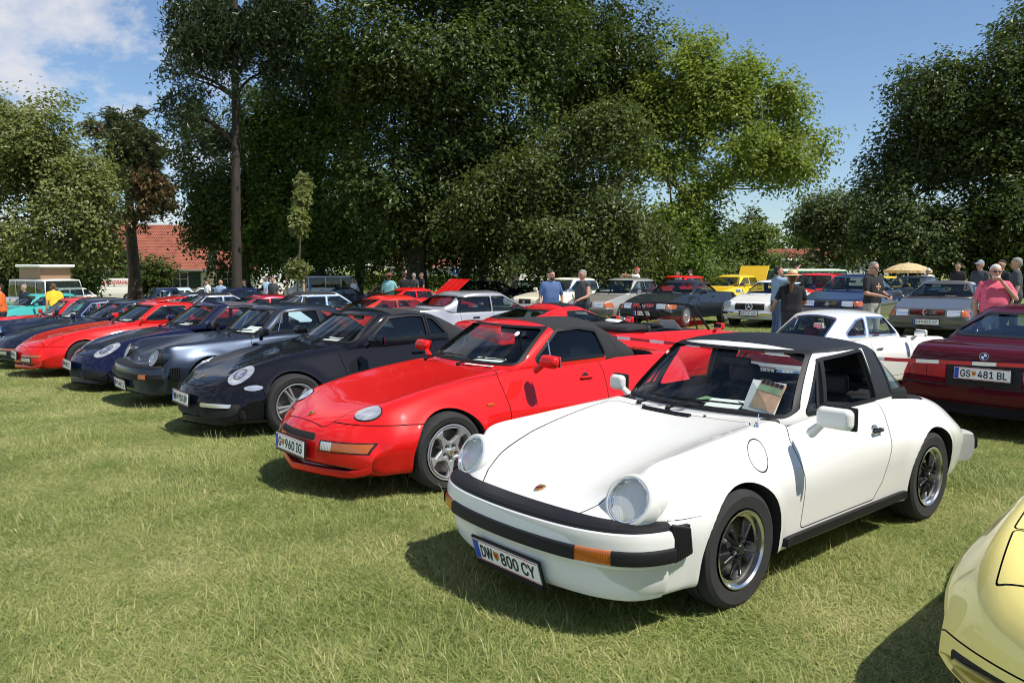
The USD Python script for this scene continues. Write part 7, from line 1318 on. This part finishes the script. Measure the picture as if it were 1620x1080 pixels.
    head = [Manifold.batch_hull([Manifold.sphere(r * k, 14).translate(tuple(hp(*p))) for p, r in [((-.015, 0, .035), .088), ((.03, 0, .03), .072), ((.035, 0, -.055), .050), ((.055, 0, -.085), .026), ((.0, .02, -.04), .055), ((.0, -.02, -.04), .055)]]), hull((hp(.098, 0, .005), .009 * k), (hp(.116, 0, -.028), .014 * k), seg=8),
            hull((hp(.092, .0, -.058), .016 * k), (hp(.085, 0, -.066), .016 * k), seg=6)] + [hull((hp(-.005, s * .080, .012), .018 * k), (hp(.0, s * .078, -.022), .012 * k), seg=8) for s in (1, -1)]
    bv, bf = smooth_(body); mb = Manifold(MMesh(bv.astype(np.float32), bf.astype(np.uint32)))
    full = sum(bones + head, mb) if mb.status().name == 'NoError' else sum(bones + head + body[1:], body[0])
    bd = put('body', full, 'skin', t, smooth=60)
    tops = []; torso(tops, .018); put('shirt', smooth_(tops + slv, 6), shirt, t, smooth=True)
    leg.append(Manifold.batch_hull([Manifold.sphere((.105 * fat ** .5 + .012) * k, 12).translate(tuple(sk(ln(p)))) for p in ((0, .085, .97), (0, -.085, .97), (0, .08, .90), (0, -.08, .90))])); put('trousers', smooth_(leg, 6), trousers, t, smooth=True)
    for sg in (1, -1): o = stride * sg; put('shoe', hull((sk((-.04 + o, .11 * sg, .045)), .045 * k), (sk((.15 + o, .13 * sg, .038)), .038 * k), (sk((.05 + o, .12 * sg, .06)), .045 * k), seg=8), 'shoe', t, smooth=40)
    if not bald: put('hair', Manifold.batch_hull([Manifold.sphere(r * k, 12).translate(tuple(hp(*p))) for p, r in [((-.022, 0, .048), .090), ((.018, 0, .066), .068), ((-.045, 0, -.01), .066)]]), hair, t, smooth=50)
    if long_hair: put('pony_tail', Manifold.batch_hull([Manifold.sphere(r * k, 8).translate(tuple(hp(*p))) for p, r in [((-.09, 0, -.02), .045), ((-.12, .02, -.16), .04), ((-.10, .03, -.30), .02)]]), hair, t, smooth=50)
    if beard: put('beard', Manifold.batch_hull([Manifold.sphere(r * k, 8).translate(tuple(hp(*p))) for p, r in [((.045, .025, -.075), .040), ((.045, -.025, -.075), .040), ((.062, 0, -.092), .030)]]), beard, t, smooth=50)
    for s in (1, -1): put('eye', hull((hp(.094, s * .032, .010), .010 * k), (hp(.094, s * .036, .010), .009 * k), seg=6), 'hair_dark', t)
    if glasses: put('sunglasses', cat([hull((hp(.104, s * .018, .012), .014 * k), (hp(.096, s * .05, .012), .015 * k), seg=8) for s in (1, -1)] + [tube([hp(.09, s * .068, .016), hp(0, s * .084, .014)], .004, 4) for s in (1, -1)]), 'black_plastic', t)
    if hat:
        kind, col = hat; Fm = np.eye(4); Fm[:3, 3] = hp(-.005, 0, .075)
        if kind == 'brim': put('hat', xf(lathe([(.19 * k, -.012), (.20 * k, -.005), (.115 * k, .012), (.10 * k, .075), (.06 * k, .105), (0, .11)], 20, 'z'), Fm), col, t, smooth=40); put('hat_band', xf(lathe([(.116 * k, .012), (.112 * k, .035), (.105 * k, .036)], 20, 'z'), Fm), 'cap_red', t)
        else: put('cap', Manifold.batch_hull([Manifold.sphere(.088 * k, 10).translate(tuple(hp(-.01, 0, .060))), Manifold.sphere(.07 * k, 10).translate(tuple(hp(.01, 0, .07)))]), col, t, smooth=50); put('cap_peak', hull((hp(.07, .05, .055), .012), (hp(.07, -.05, .055), .012), (hp(.16, .03, .045), .008), (hp(.16, -.03, .045), .008), seg=6), col, t)
    if print_: c, mt = print_; v = sk(ln((.135 * fat + .0, 0, 1.28))); put('shirt_print', cat([boxm(v[0], v[1] + .05 * q, v[2] + .05 * w, .008, .04, .035) for q, w in ((0, 1), (-1, 0), (1, 0), (0, -1), (0, 0))]), mt, t)
    if extra: extra(t, sk, ln)
    return t
def build_people():
    P = lambda u, Y, dz=0.: on((u - 810) / FPX * Y, Y, dz)
    person(P(871, 19.3), -75, 'bearded man in a blue T-shirt standing behind the low red coupé', 1.78, 'shirt_blue', 'trousers_dark', 'hair_dark', turn=28, beard='hair_dark', fat=1.08, armL=((-.02, .29, 1.15), (.06, .27, .92)))
    person(P(922, 19.0), 215, 'grey-haired man in a dark grey sleeveless shirt beside the man in blue', 1.76, 'shirt_grey', 'trousers_dark', 'hair_grey', sleeve=.12, fat=1.15, armL=((.06, .26, 1.15), (.26, .20, 1.08)), beard=None)
    def bag(t, sk, ln): put('camera', rbox(.34, .02, 1.10, .06, .12, .08, .015, 8), 'black_plastic', t, smooth=40)
    person(P(1379, 16.2), 300, 'man in a printed black T-shirt and pale trousers holding a camera', 1.79, 'shirt_black', 'trousers_grey', 'hair_grey', turn=-15, glasses=True, armL=((.05, .26, 1.15), (.28, .10, 1.10)), armR=((.05, .26, 1.15), (.28, .10, 1.10)), print_=((.3, .2, .1), 'paper_tan'), extra=bag)
    def phone(t, sk, ln): put('phone', rbox(.47, 0.0, 1.77, .012, .15, .08, .005, 6), 'black_plastic', t)
    person(P(1229, 18.4), 5, 'man in a grey-blue shirt raising a phone with both arms to take a photo', 1.72, 'shirt_sky', 'trousers_blue', 'hair_dark', armL=((.26, .22, 1.44), (.44, .06, 1.70)), armR=((.26, .22, 1.44), (.44, .06, 1.70)), tilt=-12, extra=phone)
    person(P(1252, 15.3), 75, 'woman in black with a straw hat and a pony tail, seen from behind', 1.64, 'shirt_black', 'trousers_dark', 'hair_brown', hat=('brim', 'straw'), long_hair=True, fat=1.12, armL=((.02, .30, 1.18), (.20, .34, 1.05)), armR=((.06, .28, 1.16), (.24, .20, 1.08)))
    def cigar(t, sk, ln): put('cigarette', tube([(.15, .02, 1.53), (.23, .03, 1.50)], .005, 5), 'plate_white', t)
    person(P(1572, 13.5), 255, 'white-haired man in a pink shirt with sunglasses, hand at his mouth', 1.76, 'shirt_pink', 'trousers_grey', 'hair_white', glasses=True, beard='hair_white', fat=1.22, armL=((.10, .30, 1.20), (.17, .06, 1.47)), armR=((-.02, .27, 1.14), (.02, .28, .90)), extra=cigar)
    person(P(1606, 17.5), 150, 'man in a grey T-shirt at the right edge, facing left', 1.82, 'shirt_grey', 'trousers_dark', 'hair_grey', fat=1.1)
    person(P(1582, 19.2), 190, 'man in black between the pink shirt and the grey T-shirt', 1.78, 'shirt_black', 'trousers_dark', 'hair_dark', turn=20)
    person(P(1548, 21.0), 200, 'man with a pale cap behind the man in the pink shirt', 1.78, 'shirt_grey', 'trousers_dark', 'hair_grey', hat=('cap', 'shirt_sky'))
    person(P(1466, 33.0), 250, 'person with a white cap and white-green shirt right of the parasol', 1.76, 'shirt_white', 'trousers_blue', 'hair_grey', hat=('cap', 'cap_white'))
    person(P(1513, 26.5), 210, 'person in black standing behind the grey convertible', 1.74, 'shirt_black', 'trousers_dark', 'hair_brown')
    person(P(1008, 33.0), 175, 'man in white with a red cap pointing left over the beige saloon', 1.82, 'shirt_white', 'trousers_grey', 'hair_grey', hat=('cap', 'cap_red'), armL=((.26, .16, 1.46), (.52, .10, 1.50)), armR=((.24, .16, 1.40), (.48, .10, 1.46)), sleeve=.8)
    person(P(1072, 36.0), 200, 'woman in a white top behind the charcoal convertible', 1.68, 'shirt_white', 'trousers_dark', 'hair_dark', sleeve=.2)
    person(P(1092, 38.0), 160, 'person in grey-blue left of the yellow raised lid', 1.76, 'shirt_sky', 'trousers_dark', 'hair_dark')
    person(P(1376, 33.0), 140, 'white-haired person behind the roof of the dark blue saloon', 1.74, 'shirt_light_blue', 'trousers_dark', 'hair_white')
    person(P(616, 31.0), 80, 'man in a teal shirt with a brown hat, seen from behind', 1.80, 'shirt_teal', 'trousers_blue', 'hair_brown', hat=('brim', 'hair_brown'), armR=((.10, .27, 1.18), (.30, .22, 1.15)), sleeve=.9)
    person(P(424, 36.0), 160, 'man in a light blue shirt before the white camper bus', 1.80, 'shirt_light_blue', 'trousers_dark', 'hair_dark', turn=30)
    person(P(433, 35.0), 250, 'short-haired man in a dark T-shirt before the white camper bus', 1.74, 'shirt_grey', 'trousers_dark', 'hair_brown', turn=40)
    person(P(88, 27.5), 130, 'stooping man in a yellow shirt before the camper bus', 1.74, 'shirt_yellow', 'trousers_blue', 'hair_brown', lean=.35, fat=1.1, bald=False)
    person(P(40, 30.0), 250, 'man in a navy jacket left of the camper bus', 1.74, 'shirt_navy', 'trousers_dark', 'hair_grey', sleeve=1.2)
    person(P(2, 23.0), 200, 'person in an orange shirt cut off by the left edge', 1.72, 'shirt_orange', 'trousers_dark', 'hair_dark', fat=1.2, sleeve=.9)
    person(P(329, 44.0), 230, 'man in a white T-shirt standing in front of the house', 1.76, 'shirt_white', 'trousers_blue', 'hair_dark')
    person(P(350, 34.0), 90, 'bald man in a light shirt behind the silver coupé', 1.70, 'shirt_light_blue', 'trousers_dark', 'hair_grey', bald=True)
    person(P(388, 40.0), 200, 'person in a navy jacket and cap at the spruce trunk', 1.78, 'shirt_navy', 'trousers_dark', 'hair_dark', hat=('cap', 'shirt_navy'), sleeve=1.2)
    for u, Y, yw, sh, hr, lab in [(655, 36, 60, 'shirt_grey', 'hair_grey', 'grey-haired person in grey right of the man with the teal shirt'), (668, 38, 200, 'shirt_black', 'hair_brown', 'person in black left of the raised red lid'), (640, 37, 100, 'shirt_black', 'hair_dark', 'person in dark clothes next to the man with the teal shirt'), (560, 46, 230, 'shirt_white', 'hair_grey', 'person in a pale shirt in the shade behind the olive car'), (492, 48, 180, 'shirt_sky', 'hair_dark', 'person in grey-blue in the shade right of the stakes')]:
        person(P(u, Y), yw, lab, 1.75, sh, 'trousers_dark', hr)
build_lawn(); build_cars(); build_trees(); build_places(); build_people()
